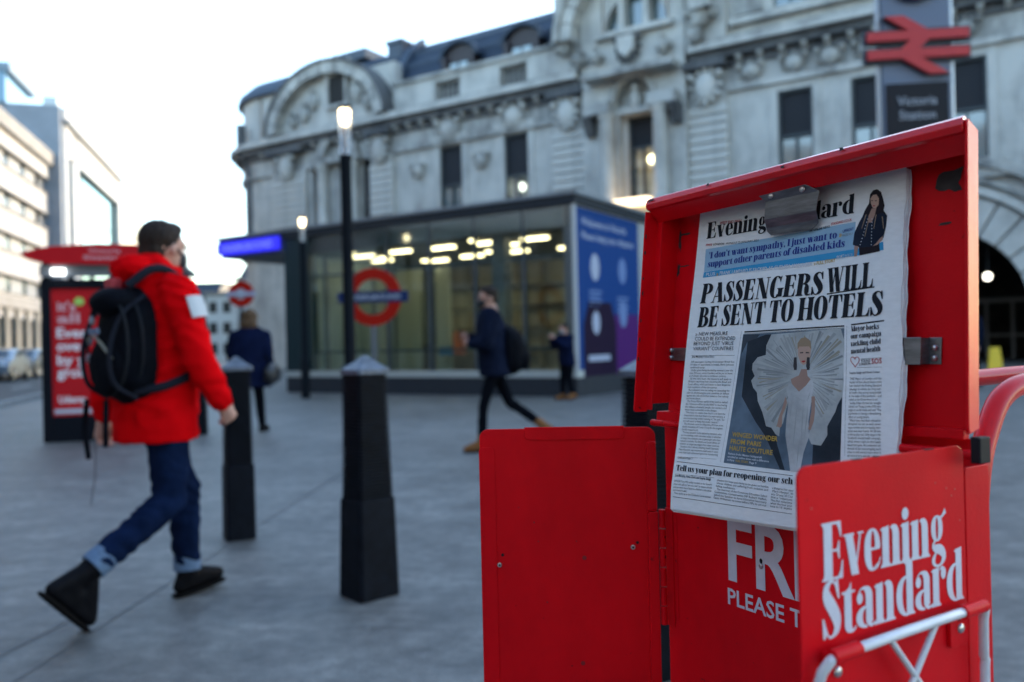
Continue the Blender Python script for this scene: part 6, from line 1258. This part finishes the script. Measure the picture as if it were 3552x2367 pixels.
for k in range(4): sheet('inner_page', 16, 44, -.0009 - .0008 * k, .9, .0004, news, u0=.5 * k, u1=289.6 + .7 * k - (.5 if k == 2 else 0), v0=1 + .4 * k, v1=371.2 + .9 * k)
PCOL = {'k': (.018, .02, .026), 'r': (.42, .02, .03), 'b': (.03, .05, .24), 'g': (.50, .33, .07), 'y': (.22, .23, .26), 'w': (.58, .62, .68), 'lb': (.27, .44, .60), 'cy': (.05, .30, .55),
        'pg': (.13, .18, .24), 'pd': (.035, .045, .06), 'pm': (.055, .07, .09), 'pw': (.46, .49, .50), 'pp': (.31, .33, .335), 'pq': (.22, .24, .25), 'pr': (.40, .42, .42), 'pv': (.29, .27, .22), 'px': (.50, .52, .54), 'sk': (.34, .22, .18), 'sf': (.46, .31, .25), 'ph': (.30, .22, .15),
        'pe': (.05, .045, .05), 'pl': (.35, .05, .05), 'wk': (.025, .02, .025), 'wn': (.02, .028, .05)}
INK = {k: mat('ink_' + k, v, .85, spec=.1, **(dict(var=.45, vscale=14) if k in ('pg', 'pd', 'pm', 'pw', 'px', 'wn', 'wk') else {})) for k, v in PCOL.items()}
PRINT_NAMES = {'k': 'black', 'r': 'red'}
groups = {}
def gmb(name, key):
    return groups.setdefault((name, key), MB())
for name, fnt, txt, u0, v0, u1, v1, h, c in PRINT_TEXT:
    lay_text(gmb(name, c), txt, fnt, (u0, v0), (u1, v1), h, psurf, 0, .00058, 1)
for L_, a, b, c, d in PRINT_COLUMNS:
    n_ = len(L_)
    for i, s_ in enumerate(L_):
        t = i / (n_ - 1); p0 = (a[0] + (c[0] - a[0]) * t, a[1] + (c[1] - a[1]) * t); p1 = (b[0] + (d[0] - b[0]) * t, b[1] + (d[1] - b[1]) * t)
        full = max(len(q) for q in L_); ind = len(s_) - len(s_.lstrip()); s2 = s_.strip(); frac = 1.0
        nxt = L_[i + 1] if i + 1 < n_ else ''
        if nxt.startswith('  ') or s2.endswith('.') and len(s2) < full * .7: frac = min(1.0, len(s2) / full * 1.08)
        st_ = .03 if ind else 0
        q0 = (p0[0] + (p1[0] - p0[0]) * st_, p0[1] + (p1[1] - p0[1]) * st_); q1 = (p0[0] + (p1[0] - p0[0]) * frac, p0[1] + (p1[1] - p0[1]) * frac)
        lay_text(gmb('body_text', 'k'), s2, 'n', q0, q1, 2.35, psurf, 0, .00022, 1)
LAY = {'light_band': 1, 'cyan_band': 2, 'cyan_block': 1.5, 'rule': 2, 'cover_photo': 1, 'ph_shadow': 2, 'ph_wing': 3, 'ph_pleat': 4, 'ph_fold': 5.5, 'ph_dress': 5, 'ph_skin': 6, 'ph_hair': 7, 'ph_dark': 8, 'ph_lip': 8, 'ph_ear': 8, 'wm_hair': 4, 'wm_jacket': 5, 'wm_skirt': 4.5, 'wm_skin': 6, 'wm_bead': 7, 'wm_eye': 8, 'wm_lock': 6.5}
NICE = {'ph_': 'photo_print', 'wm_': 'portrait_print'}
def subdiv_poly(pts, off, mb):
    bm = bmesh.new(); vs = [bm.verts.new((p[0], p[1], 0)) for p in pts]; bm.faces.new(vs); bmesh.ops.triangulate(bm, faces=bm.faces)
    for _ in range(8):
        es = [e for e in bm.edges if e.calc_length() > 9]
        if not es: break
        bmesh.ops.subdivide_edges(bm, edges=es, cuts=1); bmesh.ops.triangulate(bm, faces=bm.faces)
    bmesh.ops.recalc_face_normals(bm, faces=bm.faces)
    bm.verts.index_update(); vv = [psurf(v.co.x, v.co.y, off) for v in bm.verts]; ff = [[v.index for v in f.verts] for f in bm.faces]; bm.free()
    mb.add(vv, ff)
for i, (name, c, pts) in enumerate(PRINT_SHAPES):
    nm = next((v for k, v in NICE.items() if name.startswith(k)), name)
    subdiv_poly(pts, .00014 + .00004 * LAY[name] + (i % 5) * .000005, gmb(nm, c))
hb = gmb('heart_outline', 'r')
for i in range(len(HEART) - 1):
    (x0, y0), (x1, y1) = HEART[i], HEART[i + 1]; L_ = math.hypot(x1 - x0, y1 - y0) or 1; nx, ny = -(y1 - y0) / L_ * .35, (x1 - x0) / L_ * .35
    hb.add([psurf(x0 - nx, y0 - ny, .0005), psurf(x1 - nx, y1 - ny, .0005), psurf(x1 + nx, y1 + ny, .0005), psurf(x0 + nx, y0 + ny, .0005)], [(0, 1, 2, 3)])
for (name, c), mb_ in groups.items(): mb_.build(name, INK[c], fpg)
# ================================================================== people
from mathutils import noise as mnoise
def remesh(mb, name, mt, parent, voxel, smooth=4, fold=0.0, fscale=9.0, stretch=(1, 1, 1), seed=0, crease=0.0):
    me = mb.mesh('tmp'); o = bpy.data.objects.new('tmp', me); C.objects.link(o)
    r = o.modifiers.new('r', 'REMESH'); r.mode = 'VOXEL'; r.voxel_size = voxel; r.use_smooth_shade = True
    if smooth: s = o.modifiers.new('s', 'SMOOTH'); s.factor = .5; s.iterations = smooth
    dgp = bpy.context.evaluated_depsgraph_get(); m2 = bpy.data.meshes.new_from_object(o.evaluated_get(dgp)); bpy.data.objects.remove(o); bpy.data.meshes.remove(me)
    if fold:
        nr = [v.normal.copy() for v in m2.vertices]; off = Vector((seed * 3.1, seed, 0))
        for v, n_ in zip(m2.vertices, nr):
            p = Vector((v.co.x * stretch[0], v.co.y * stretch[1], v.co.z * stretch[2])) * fscale + off
            v.co += n_ * (abs(mnoise.noise(p)) * -1.6 + .35 + .3 * mnoise.noise(p * 2.7)) * fold
            if crease:
                q = mnoise.noise(v.co * 5 + off); a = mnoise.noise(v.co * 3.3 - off)
                v.co += n_ * crease * max(-.2, a + .25) * math.sin((v.co.z * 1.0 + v.co.x * .5 + v.co.y * .35) * 95 + 9 * q)
    m2.name = name; m2.materials.clear(); m2.materials.append(mt); m2.polygons.foreach_set('use_smooth', [True] * len(m2.polygons))
    o = bpy.data.objects.new(name, m2); C.objects.link(o); o.parent = parent; return o
SKIN = mat('skin', (.46, .25, .19), .5, var=.15, vscale=20); HAIRB = mat('brown_hair', (.028, .019, .015), .7, spec=.15, var=.5, vscale=60, stretch=(1, 1, .3), bump=.4, bscale=120); HAIRL = mat('light_brown_hair', (.11, .062, .032), .7, spec=.2, var=.5, vscale=50, stretch=(1, 1, .2))
EYEM = mat('eye_dark', (.02, .02, .02), .2); MASKB = mat('black_face_mask', (.015, .016, .02), .8); MASKW = mat('blue_face_mask', (.16, .2, .25), .8)
def hand(mb, wrist, elbow, side, s=1.0, curl=.6, palm_dir=None):
    w_ = Vector(wrist); d = (w_ - Vector(elbow)).normalized(); f = Vector((1, 0, 0))
    nrm = Vector((0, side, 0)); nrm = (nrm - d * nrm.dot(d)).normalized(); acr = d.cross(nrm).normalized()
    if acr.x < 0: acr = -acr                            # towards the thumb side (front)
    inw = -nrm
    c = w_ + d * .055 * s
    mb.capsule(w_ - d * .03, .026 * s, c + d * .02 * s, .028 * s)
    for q in (-1, 0, 1): mb.capsule(w_ + acr * .012 * q * s, .018 * s, c + d * .03 * s + acr * .024 * q * s, .015 * s)
    for k, ln in enumerate((.072, .080, .075, .058)):
        b = w_ + d * .085 * s + acr * (.030 - .020 * k) * s; a1 = curl * .8; p1 = b + (d * math.cos(a1) + inw * math.sin(a1)) * ln * .45 * s; a2 = curl * 1.7
        p2 = p1 + (d * math.cos(a2) + inw * math.sin(a2)) * ln * .33 * s; a3 = curl * 2.5; p3 = p2 + (d * math.cos(a3) + inw * math.sin(a3)) * ln * .25 * s
        mb.capsule(b - d * .02, .0095 * s, p1, .0088 * s, n=8); mb.capsule(p1, .0088 * s, p2, .008 * s, n=8); mb.capsule(p2, .008 * s, p3, .007 * s, n=8)
    t0 = w_ + d * .03 * s + acr * .026 * s; t1 = t0 + (d * .7 + acr * .5 + inw * .5).normalized() * .04 * s; t2 = t1 + (d * .85 + inw * .5).normalized() * .028 * s
    mb.capsule(t0, .013 * s, t1, .0105 * s, n=8); mb.capsule(t1, .0105 * s, t2, .0085 * s, n=8)
def head(mb, h, face, s=1.0, tilt_=0.0):
    """h: head centre, face: unit vector the face points to"""
    f = Vector(face).normalized(); l_ = Vector((0, 0, 1)).cross(f).normalized(); u = f.cross(l_); R_ = Matrix((( f.x, l_.x, u.x), (f.y, l_.y, u.y), (f.z, l_.z, u.z))).to_4x4(); H = Vector(h)
    P = lambda a, b, c: H + f * a * s + l_ * b * s + u * c * s
    mb.ball(P(-.012, 0, .02), (.098 * s, .077 * s, .098 * s), 18, 12, M=R_); mb.ball(P(.028, 0, -.035), (.062 * s, .058 * s, .078 * s), 14, 10, M=R_)
    mb.ball(P(.062, 0, -.085), (.026 * s, .026 * s, .022 * s), 10, 8, M=R_)
    mb.capsule(P(.086, 0, .012), .008 * s, P(.104, 0, -.022), .012 * s, n=8); mb.ball(P(.088, 0, -.052), (.010 * s, .024 * s, .009 * s), 10, 6, M=R_)
    mb.ball(P(.078, 0, .032), (.014 * s, .05 * s, .012 * s), 10, 6, M=R_)
    for q in (-1, 1): mb.ball(P(-.008, q * .079, -.012), (.014 * s, .008 * s, .026 * s), 10, 8, M=R_)
    mb.capsule(P(-.02, 0, -.05), .052 * s, P(-.045, 0, -.16), .055 * s)
    return P, R_
def eyes(P, R_, parent, s=1.0):
    for q in (-1, 1):
        m = MB(); m.ball(P(.080, q * .032, .012), (.008 * s, .014 * s, .007 * s), 10, 6, M=R_); m.build('eye', EYEM, parent, smooth=True)
def limb(mb, pts, rs):
    for i in range(len(pts) - 1): mb.capsule(pts[i], rs[i], pts[i + 1], rs[i + 1])
def lerp(a, b, t): return tuple(a[i] + (b[i] - a[i]) * t for i in range(3))
def make_person(label, loc, heading, J, coat, trousers, shoes, hair='short', hairm=None, mask=None, vox=.012, cvox=.014, coat_hem=.80, bulk=1.0, face=(1, 0, 0), leg_r=1.0, cuff=None, fold=.006, hood=False, root_name='person', curl=(.6, .6)):
    t = thing(root_name, label, 'person', loc, heading)
    sk = MB(); P, R_ = head(sk, J['head'], face, J.get('hs', 1.0))
    for sd, q in (('r', -1), ('l', 1)):
        limb(sk, [J['sh' + sd], J['el' + sd], J['wr' + sd]], [.045, .036, .024]); hand(sk, J['wr' + sd], J['el' + sd], q, 1.0, curl[0] if sd == 'r' else curl[1])
        limb(sk, [J['hip' + sd], J['kn' + sd], J['an' + sd]], [.058, .040, .030]); limb(sk, [J['an' + sd], J['toe' + sd]], [.034, .026])
    pel = lerp(J['hipr'], J['hipl'], .5); chs = lerp(J['shr'], J['shl'], .5)
    sk.ball(pel, (.08, .12, .09), 14, 10); limb(sk, [pel, chs], [.10, .10]); limb(sk, [J['shr'], J['shl']], [.05, .05]); sk.capsule(chs, .055, lerp(chs, J['head'], .7), .05)
    b = remesh(sk, 'body', SKIN, t, vox, 2)
    if not mask or True: eyes(P, R_, b, J.get('hs', 1.0))
    # trousers
    tr = MB()
    for sd in 'rl':
        limb(tr, [J['hip' + sd], lerp(J['hip' + sd], J['kn' + sd], .5), J['kn' + sd], lerp(J['kn' + sd], J['an' + sd], .5), lerp(J['kn' + sd], J['an' + sd], .88)], [r * leg_r for r in (.105, .095, .078, .072, .066)])
    tr.ball(tuple(Vector(pel) + Vector((0, 0, .03))), (.14, .18, .14), 14, 10); remesh(tr, 'trousers', trousers, t, cvox, 3, fold * .8, 9, (1.0, 1.0, .7), 3, fold * .45)
    # coat
    ct = MB(); sp = Vector(chs) - Vector(pel); rings_ = []
    for z_, fr, lr, fo in J.get('torso', ((coat_hem, .165, .225, .0), (.95, .165, .215, .0), (1.12, .155, .21, .0), (1.28, .150, .215, .0), (1.38, .13, .215, 0), (1.45, .10, .15, 0), (1.50, .075, .085, .0))):
        k_ = (z_ - pel[2]) / max(.01, chs[2] - pel[2]); cx = pel[0] + (chs[0] - pel[0]) * k_ + fo; cy = pel[1] + (chs[1] - pel[1]) * k_; tw = J.get('twist', 0) * max(0, min(1, k_))
        rings_.append([(cx + fr * bulk * math.cos(a) * math.cos(tw) - lr * bulk * math.sin(a) * math.sin(tw), cy + fr * bulk * math.cos(a) * math.sin(tw) + lr * bulk * math.sin(a) * math.cos(tw), z_) for a in [2 * math.pi * i / 24 for i in range(24)]])
    ct.rings(rings_)
    for sd in 'rl':
        S_, E_, W_ = J['sh' + sd], J['el' + sd], J['wr' + sd]
        limb(ct, [S_, lerp(S_, E_, .5), E_, lerp(E_, W_, .5), lerp(E_, W_, .93)], [r * bulk for r in (.088, .078, .070, .064, .052)])
    if hood:
        hc = Vector(J['head']); bk = -Vector(face)
        ct.ball(tuple(Vector(chs) + Vector((.02, 0, .11)) + bk * .04), (.110, .112, .075), 16, 10); ct.ball(tuple(Vector(chs) + Vector((0, 0, .10)) + bk * .10), (.080, .110, .075), 16, 10)
        ct.ball(tuple(Vector(chs) + Vector((.06, 0, .10))), (.075, .085, .05), 14, 8)
    cobj = remesh(ct, 'coat', coat, t, cvox, 3, fold, 7, (1, 1, 1.5), 7, fold * .55)
    # shoes
    for sd in 'rl':
        A_, T_ = Vector(J['an' + sd]), Vector(J['toe' + sd]); d = (T_ - A_); hl = Vector(J.get('heel' + sd, tuple(A_ + Vector((-.05, 0, -.06)))))
        s_ = MB(); s_.capsule(A_ + (Vector(J['kn' + sd]) - A_).normalized() * .07, .050, A_, .048); s_.capsule(A_, .042, hl, .032); s_.capsule(hl, .031, T_, .029); s_.capsule(A_ + d * .25, .037, T_ - d * .10, .031); s_.capsule((A_ + hl) * .5, .036, T_ * .6 + hl * .4, .032); s_.capsule(A_ * .6 + T_ * .4, .036, (hl + T_) * .5, .030)
        sh_ = remesh(s_, 'shoe', shoes, t, .010, 3)
        ax_ = (T_ - hl).normalized(); side = Vector((0, 1, 0)); dn = ax_.cross(side).normalized(); dn = dn if dn.z < 0 or abs(dn.z) < .1 and dn.x < 0 else -dn
        so_ = MB(); rr_ = []
        for k in range(9):
            q = k / 8; p = hl + (T_ + ax_ * .03 - (hl - ax_ * .035)) * q - ax_ * .035; wd_ = (.032 + .008 * math.sin(math.pi * q)) * (1 if 0 < k < 8 else .6)
            rr_.append([p + side * wd_ + dn * .030, p - side * wd_ + dn * .030, p - side * wd_ + dn * .044, p + side * wd_ + dn * .044])
        so_.rings(rr_); so_.build('sole', mat('rubber_sole', (.008, .007, .007), .85, spec=.05), sh_, fix=True, bevel=.004)
        if cuff:
            K_ = Vector(J['kn' + sd]); dd_ = (A_ - K_).normalized(); c0 = K_ + (A_ - K_) * .80; c1 = K_ + (A_ - K_) * .97
            m = MB(); m.tube([c0, lerp(c0, c1, .5), c1], [.059, .061, .059], 20); m.build('trouser_cuff', cuff, t, smooth=True)
    # hair
    hm = MB(); s = J.get('hs', 1.0); hmat = hairm or HAIRB
    hm.ball(P(-.026, 0, .038), (.097 * s, .084 * s, .090 * s), 18, 12, M=R_); hm.ball(P(-.062, 0, -.018), (.052 * s, .068 * s, .062 * s), 14, 10, M=R_); hm.ball(P(.03, 0, .092), (.05 * s, .055 * s, .030 * s), 14, 8, M=R_)
    if hair == 'long':
        hm.ball(P(-.050, 0, -.085), (.080 * s, .125 * s, .105 * s), 16, 10, M=R_); hm.ball(P(-.015, 0, .015), (.10 * s, .112 * s, .112 * s), 16, 10, M=R_)
    remesh(hm, 'hair', hmat, t, .008, 2, .006, 40, (1, 1, .4), 2)
    if mask:
        mm_ = MB(); mm_.ball(P(.056, 0, -.045), (.056 * s, .056 * s, .052 * s), 14, 10, M=R_); mk_ = mm_.build('face_mask', mask, t, smooth=True)
        for q in (-1, 1): MB().tube([P(.05, q * .058, -.03), P(.02, q * .074, -.012), P(-.01, q * .083, .0)], .0035, 6).build('ear_loop', mask, mk_)
    return t, P
DENIM = mat('blue_denim', (.006, .014, .045), .95, spec=.03, var=.45, vscale=7, bump=.3, bscale=200); REDJ = mat('red_jacket_cloth', (.64, .0015, .004), .9, spec=.03, var=.12, vscale=5, bump=.15, bscale=150)
BOOT = mat('black_boot_leather', (.005, .005, .007), .6, spec=.08, var=.4, vscale=30); CUFF = mat('turned_denim', (.10, .16, .26), .85, var=.2, vscale=40)
NAVY = mat('navy_coat_cloth', (.006, .010, .034), .95, spec=.03, var=.3, vscale=6); DNAVY = mat('dark_jacket_cloth', (.008, .012, .028), .95, spec=.03, var=.4, vscale=6); BLKT = mat('black_trouser_cloth', (.004, .005, .008), .95, spec=.03); TAN = mat('tan_shoe_leather', (.20, .085, .03), .7, spec=.2)
PACK = mat('black_backpack_nylon', (.0035, .0045, .008), .7, spec=.05, var=.5, vscale=9, bump=.3, bscale=60); PSTRAP = mat('grey_strap_webbing', (.012, .014, .022), .75, spec=.08)

# -- man in red
J = dict(head=(.130, 0, 1.585), shr=(.066, -.190, 1.375), shl=(.075, .190, 1.375), elr=(.105, -.275, 1.085), ell=(.0, .265, 1.10), wrr=(.225, -.262, .895), wrl=(.0, .30, .83),
         hipr=(.075, -.085, .90), hipl=(.095, .085, .90), knr=(.075, -.095, .475), knl=(.255, .075, .485), anr=(-.268, -.065, .250), anl=(.235, .035, .105), toer=(-.262, -.045, .045), toel=(.400, .04, .065),
         heelr=(-.410, -.06, .205), heell=(.195, .035, .050), twist=.05,
         torso=((.735, .170, .200, -.02), (.76, .175, .208, -.02), (.95, .175, .215, -.01), (1.12, .165, .210, .0), (1.28, .155, .215, .0), (1.37, .135, .215, 0), (1.44, .11, .16, 0), (1.50, .085, .10, .01)))
HD = math.radians(55)
man, P_ = make_person('man in a bright red hooded jacket and rolled blue jeans striding past the bollards', (-1.625, 3.60, 0), HD, J, REDJ, DENIM, BOOT, 'short', HAIRB, MASKB, .007, .011, .74, .96, (.99, .10, -.06), .88, CUFF, .015, True, curl=(1.0, .7))
# reflective patch on the upper sleeve, cuffs
pm_ = MB(); S_ = Vector(J['shr']); E_ = Vector(J['elr']); ax_ = (E_ - S_).normalized(); q0 = ax_.cross(Vector((1, 0, 0))).normalized(); q0 = q0 if q0.y < 0 else -q0; q1 = ax_.cross(q0)
vs = []; fs = []
for i in range(5):
    for j in range(9):
        p = S_ + ax_ * (.045 + .095 * i / 4); a = -.62 + 1.24 * j / 8 + .30; r = .0905
        vs.append(p + (q0 * math.cos(a) - q1 * math.sin(a) * (1 if q1.x < 0 else -1)) * r)
for i in range(4):
    for j in range(8): a = i * 9 + j; fs.append((a, a + 1, a + 10, a + 9))
pm_.add(vs, fs); po_ = pm_.build('sleeve_patch', mat('reflective_patch', (.42, .45, .48), .5), man, fix=True); sd_ = po_.modifiers.new('th', 'SOLIDIFY'); sd_.thickness = .004; sd_.offset = 1
# backpack (carried, so a thing of its own)
def backpack(label, loc, heading, c, size, mt, straps=None, parent_scale=1.0, vox=.010, zip_=True):
    t = thing('backpack', label, 'backpack', loc, heading)
    W, Dp, H = size; b = MB(); cx, cy, cz = c; rr = []
    for k in range(11):
        q = k / 10; z = cz - H / 2 + H * q; g = (1 - abs(2 * q - 1) ** 3.2) ** .5 if 0 < k < 10 else .25; bel = 1.0 - .42 * max(0, q - .35) ; ww = W / 2 * max(.3, g); dd_ = Dp * max(.3, g) * bel
        rr.append([(cx + .0 - (dd_ * (.5 - .5 * math.cos(a))) , cy + ww * math.sin(a) * (1 if True else 1), z) if False else (cx - dd_ * max(0, math.sin(a)) ** .8 if 0 < a < math.pi else cx + .015, cy + ww * math.cos(a), z) for a in [2 * math.pi * i / 28 for i in range(28)]])
    b.rings(rr); bag = remesh(b, 'bag', mt, t, vox, 2, .006, 8, (1, 1, 1), 5)
    pk = MB(); pk.ball((cx - Dp * .80, cy, cz - H * .17), (Dp * .30, W * .36, H * .25), 18, 12); remesh(pk, 'front_pocket', mt, t, vox, 2, .004, 12)
    if zip_:
        zc = mat('zip_grey', (.22, .21, .17), .5)
        MB().tube([(cx - Dp * .98, cy + W * .30, cz + H * .06), (cx - Dp * 1.05, cy + W * .1, cz + H * .10), (cx - Dp * 1.08, cy - W * .1, cz + H * .03), (cx - Dp * 1.0, cy - W * .30, cz - H * .10)], .006, 6).build('zip', zc, t)
        for a, z in ((.28, .22), (.34, .05), (.38, -.10), (.1, .30)): MB().ball((cx - Dp * .86, cy + W * a, cz + H * z), (.012, .014, .02), 8, 6).build('toggle', mat('toggle_grey', (.25, .28, .33), .4), t, smooth=True)
    if straps:
        for s_ in straps: MB().tube(curve(s_, 6), [.019] * (len(s_) * 6 - 5), 8).build('shoulder_strap', PSTRAP, t, smooth=True)
    return t
bp_ = backpack('bulging black backpack hanging low on the back of the man in red', (-1.625, 3.60, 0), HD, (-.045, -.035, 1.150), (.32, .150, .50), PACK,
    [[(-.10, -.09, 1.40), (-.01, -.125, 1.475), (.08, -.13, 1.465), (.17, -.14, 1.37), (.215, -.16, 1.22), (.16, -.205, 1.06), (.02, -.20, .985), (-.10, -.13, .96)], [(-.10, .09, 1.40), (-.01, .115, 1.47), (.08, .12, 1.46), (.17, .13, 1.35), (.2, .15, 1.20), (.10, .20, 1.05), (-.08, .14, .98)]])
cxp, czp = -.045, 1.150
for fx, sc in ((-.055, 1.0), (-.115, .93)):
    pts = [(cxp + fx, -.035 + .168 * sc * math.cos(a), czp + (.235 if math.sin(a) > 0 else .225) * math.sin(a) * sc) for a in [math.pi * 2 * k / 24 for k in range(25)]]
    MB().tube(pts, .0065, 6).build('piping', mat('piping_dark_grey', (.012, .014, .018), .6, spec=.1), bp_, smooth=True)
for y in (-.15, .08): MB().tube(curve([(-.06, y, 1.36), (-.155, y * .95, 1.28), (-.205, y * .9, 1.14), (-.19, y * .9, 1.00), (-.10, y, .93)]), .010, 6).build('compression_strap', PSTRAP, bp_, smooth=True)
MB().ball((-.12, -.035, 1.335), (.10, .12, .065), 16, 10).build('top_flap', PACK, bp_, smooth=True)
MB().box(-.232, -.222, -.09, -.02, 1.20, 1.225).build('logo_patch', mat('patch_blue_grey', (.10, .14, .22), .5), bp_)
MB().box(-.135, -.085, -.03, .03, 1.39, 1.44).build('haul_loop', mat('loop_red', (.4, .03, .04), .6), bp_, bevel=.008)
for y in (-.09, .06): MB().tube([(-.20, y, .93), (-.21, y * 1.1, .80), (-.20, y * .9, .68 if y > 0 else .74)], .011, 6).build('hanging_strap', PACK, bp_)
MB().tube([(-.155, .08, .76), (-.15, .10, .60), (-.17, .10, .48)], .0035, 5).build('hanging_cord', mat('cord_grey', (.12, .12, .14), .7), bp_)

def std_joints(h=1.70, stride=.0, lean=0.0, arms='down'):
    k = h / 1.72
    J = dict(head=(lean + .02, 0, 1.60 * k), shr=(lean, -.18, 1.40 * k), shl=(lean, .18, 1.40 * k), hipr=(0, -.085, .88 * k), hipl=(0, .085, .88 * k),
             knr=(stride * .25 + .02, -.09, .48 * k), knl=(-stride * .05 + .03, .09, .48 * k), anr=(stride * .5, -.09, .095), anl=(-stride * .5, .09, .095 + abs(stride) * .25), toer=(stride * .5 + .17, -.10, .04), toel=(-stride * .5 + .13, .10, .04),
             heelr=(stride * .5 - .05, -.09, .045), heell=(-stride * .5 - .07, .09, .06 + abs(stride) * .2), elr=(-.05, -.25, 1.12 * k), ell=(.03, .25, 1.12 * k), wrr=(.05, -.25, .88 * k), wrl=(.10, .25, .88 * k))
    if arms == 'phone': J.update(elr=(.10, -.23, 1.13 * k), ell=(.10, .23, 1.13 * k), wrr=(.27, -.06, 1.19 * k), wrl=(.25, .08, 1.13 * k))
    if arms == 'photo': J.update(elr=(.18, -.20, 1.20 * k), ell=(.18, .20, 1.20 * k), wrr=(.34, -.07, 1.40 * k), wrl=(.34, .07, 1.40 * k))
    J['torso'] = tuple((z * k, a, b, c) for z, a, b, c in ((.78, .155, .205, .0), (.95, .155, .20, .0), (1.12, .145, .20, .0), (1.28, .145, .205, .0), (1.38, .125, .205, 0), (1.45, .095, .14, 0), (1.50, .07, .08, .0)))
    return J
# -- woman in navy coat walking away
Jw = std_joints(1.68, .35, .03); Jw.update(shr=(.03, -.20, 1.30), shl=(.03, .20, 1.30), elr=(-.03, -.27, 1.08), ell=(.05, .27, 1.08)); Jw['torso'] = ((.62, .19, .27, -.01), (.80, .18, .255, 0), (.98, .17, .235, .0), (1.15, .16, .24, .0), (1.28, .15, .235, .0), (1.36, .125, .21, 0), (1.42, .09, .13, 0), (1.46, .07, .08, .0))
make_person('woman with bobbed brown hair in a navy coat walking away beyond the bollard', (-3.58, 11.25, 0), math.radians(84), Jw, NAVY, BLKT, BOOT, 'long', HAIRL, None, .014, .018, .62, 1.18, (1, .0, 0), .85)
hb_ = thing('handbag', 'black handbag hanging at the right side of the woman in the navy coat', 'bag', (-3.58, 11.25, 0), math.radians(84))
m = MB(); m.ball((-.02, -.33, .80), (.19, .09, .15), 16, 10); m.box(-.17, .13, -.40, -.27, .70, .84); remesh(m, 'bag', mat('bag_leather', (.010, .010, .013), .4, coat=.2), hb_, .015, 3)
MB().tube(curve([(-.14, -.33, .88), (-.06, -.26, 1.15), (.0, -.15, 1.42), (.06, -.26, 1.15), (.10, -.33, .88)]), .010, 6).build('strap', BLKT, hb_)
# -- masked man with phone walking left
Jm = std_joints(1.74, .0, .04, 'phone'); Jm.update(anr=(-.50, -.02, .26), toer=(-.46, -.03, .06), heelr=(-.58, -.02, .22), knr=(-.16, -.07, .50), anl=(.16, .06, .10), toel=(.33, .08, .04), heell=(.10, .06, .045), knl=(.13, .08, .50))
mh = math.radians(186)
make_person('young man in a dark jacket and black face mask walking left with tan shoes', (-.19, 8.75, 0), mh, Jm, DNAVY, BLKT, TAN, 'short', HAIRB, MASKB, .012, .016, .80, 1.1, (1, .15, -.12), .72, None, .008)
backpack('black backpack slung behind the masked man in the dark jacket', (-.19, 8.75, 0), mh, (-.14, .0, 1.06), (.36, .22, .52), PACK, [[(-.14, -.09, 1.30), (-.02, -.12, 1.47), (.08, -.13, 1.44), (.16, -.15, 1.25), (.05, -.2, 1.0), (-.12, -.12, .9)]], zip_=False)
ph = thing('mobile_phone', 'small phone held up by the masked man in the dark jacket', 'phone', (-.19, 8.75, 0), mh)
MB().box(.355, .367, -.04, .035, 1.17, 1.31).build('case', BLK, ph, bevel=.003).rotation_euler = (0, 0, 0)
# -- person taking a picture beside the blue panel
Jk = std_joints(1.50, .1, .05, 'photo'); make_person('short person in dark clothes holding something up in front of the blue panel', (1.08, 16.35, 0), math.radians(215), Jk, NAVY, BLKT, TAN, 'short', HAIRB, MASKW, .014, .018, .78, .95, (1, 0, -.1), .85)
# -- figures in the shade by the carriage arch
for (x, y, hd, lab, ct_) in ((9.55, 17.2, 200, 'bareheaded person in a dark coat standing before the carriage arch', DNAVY), (10.5, 19.3, 160, 'person in a navy coat waiting farther back near the carriage arch', NAVY)):
    make_person(lab, (x, y, 0), math.radians(hd), std_joints(1.72, .2, .02), ct_, BLKT, BOOT, 'short', HAIRB, None, .016, .02, .78, 1.05, (1, 0, 0), .9)
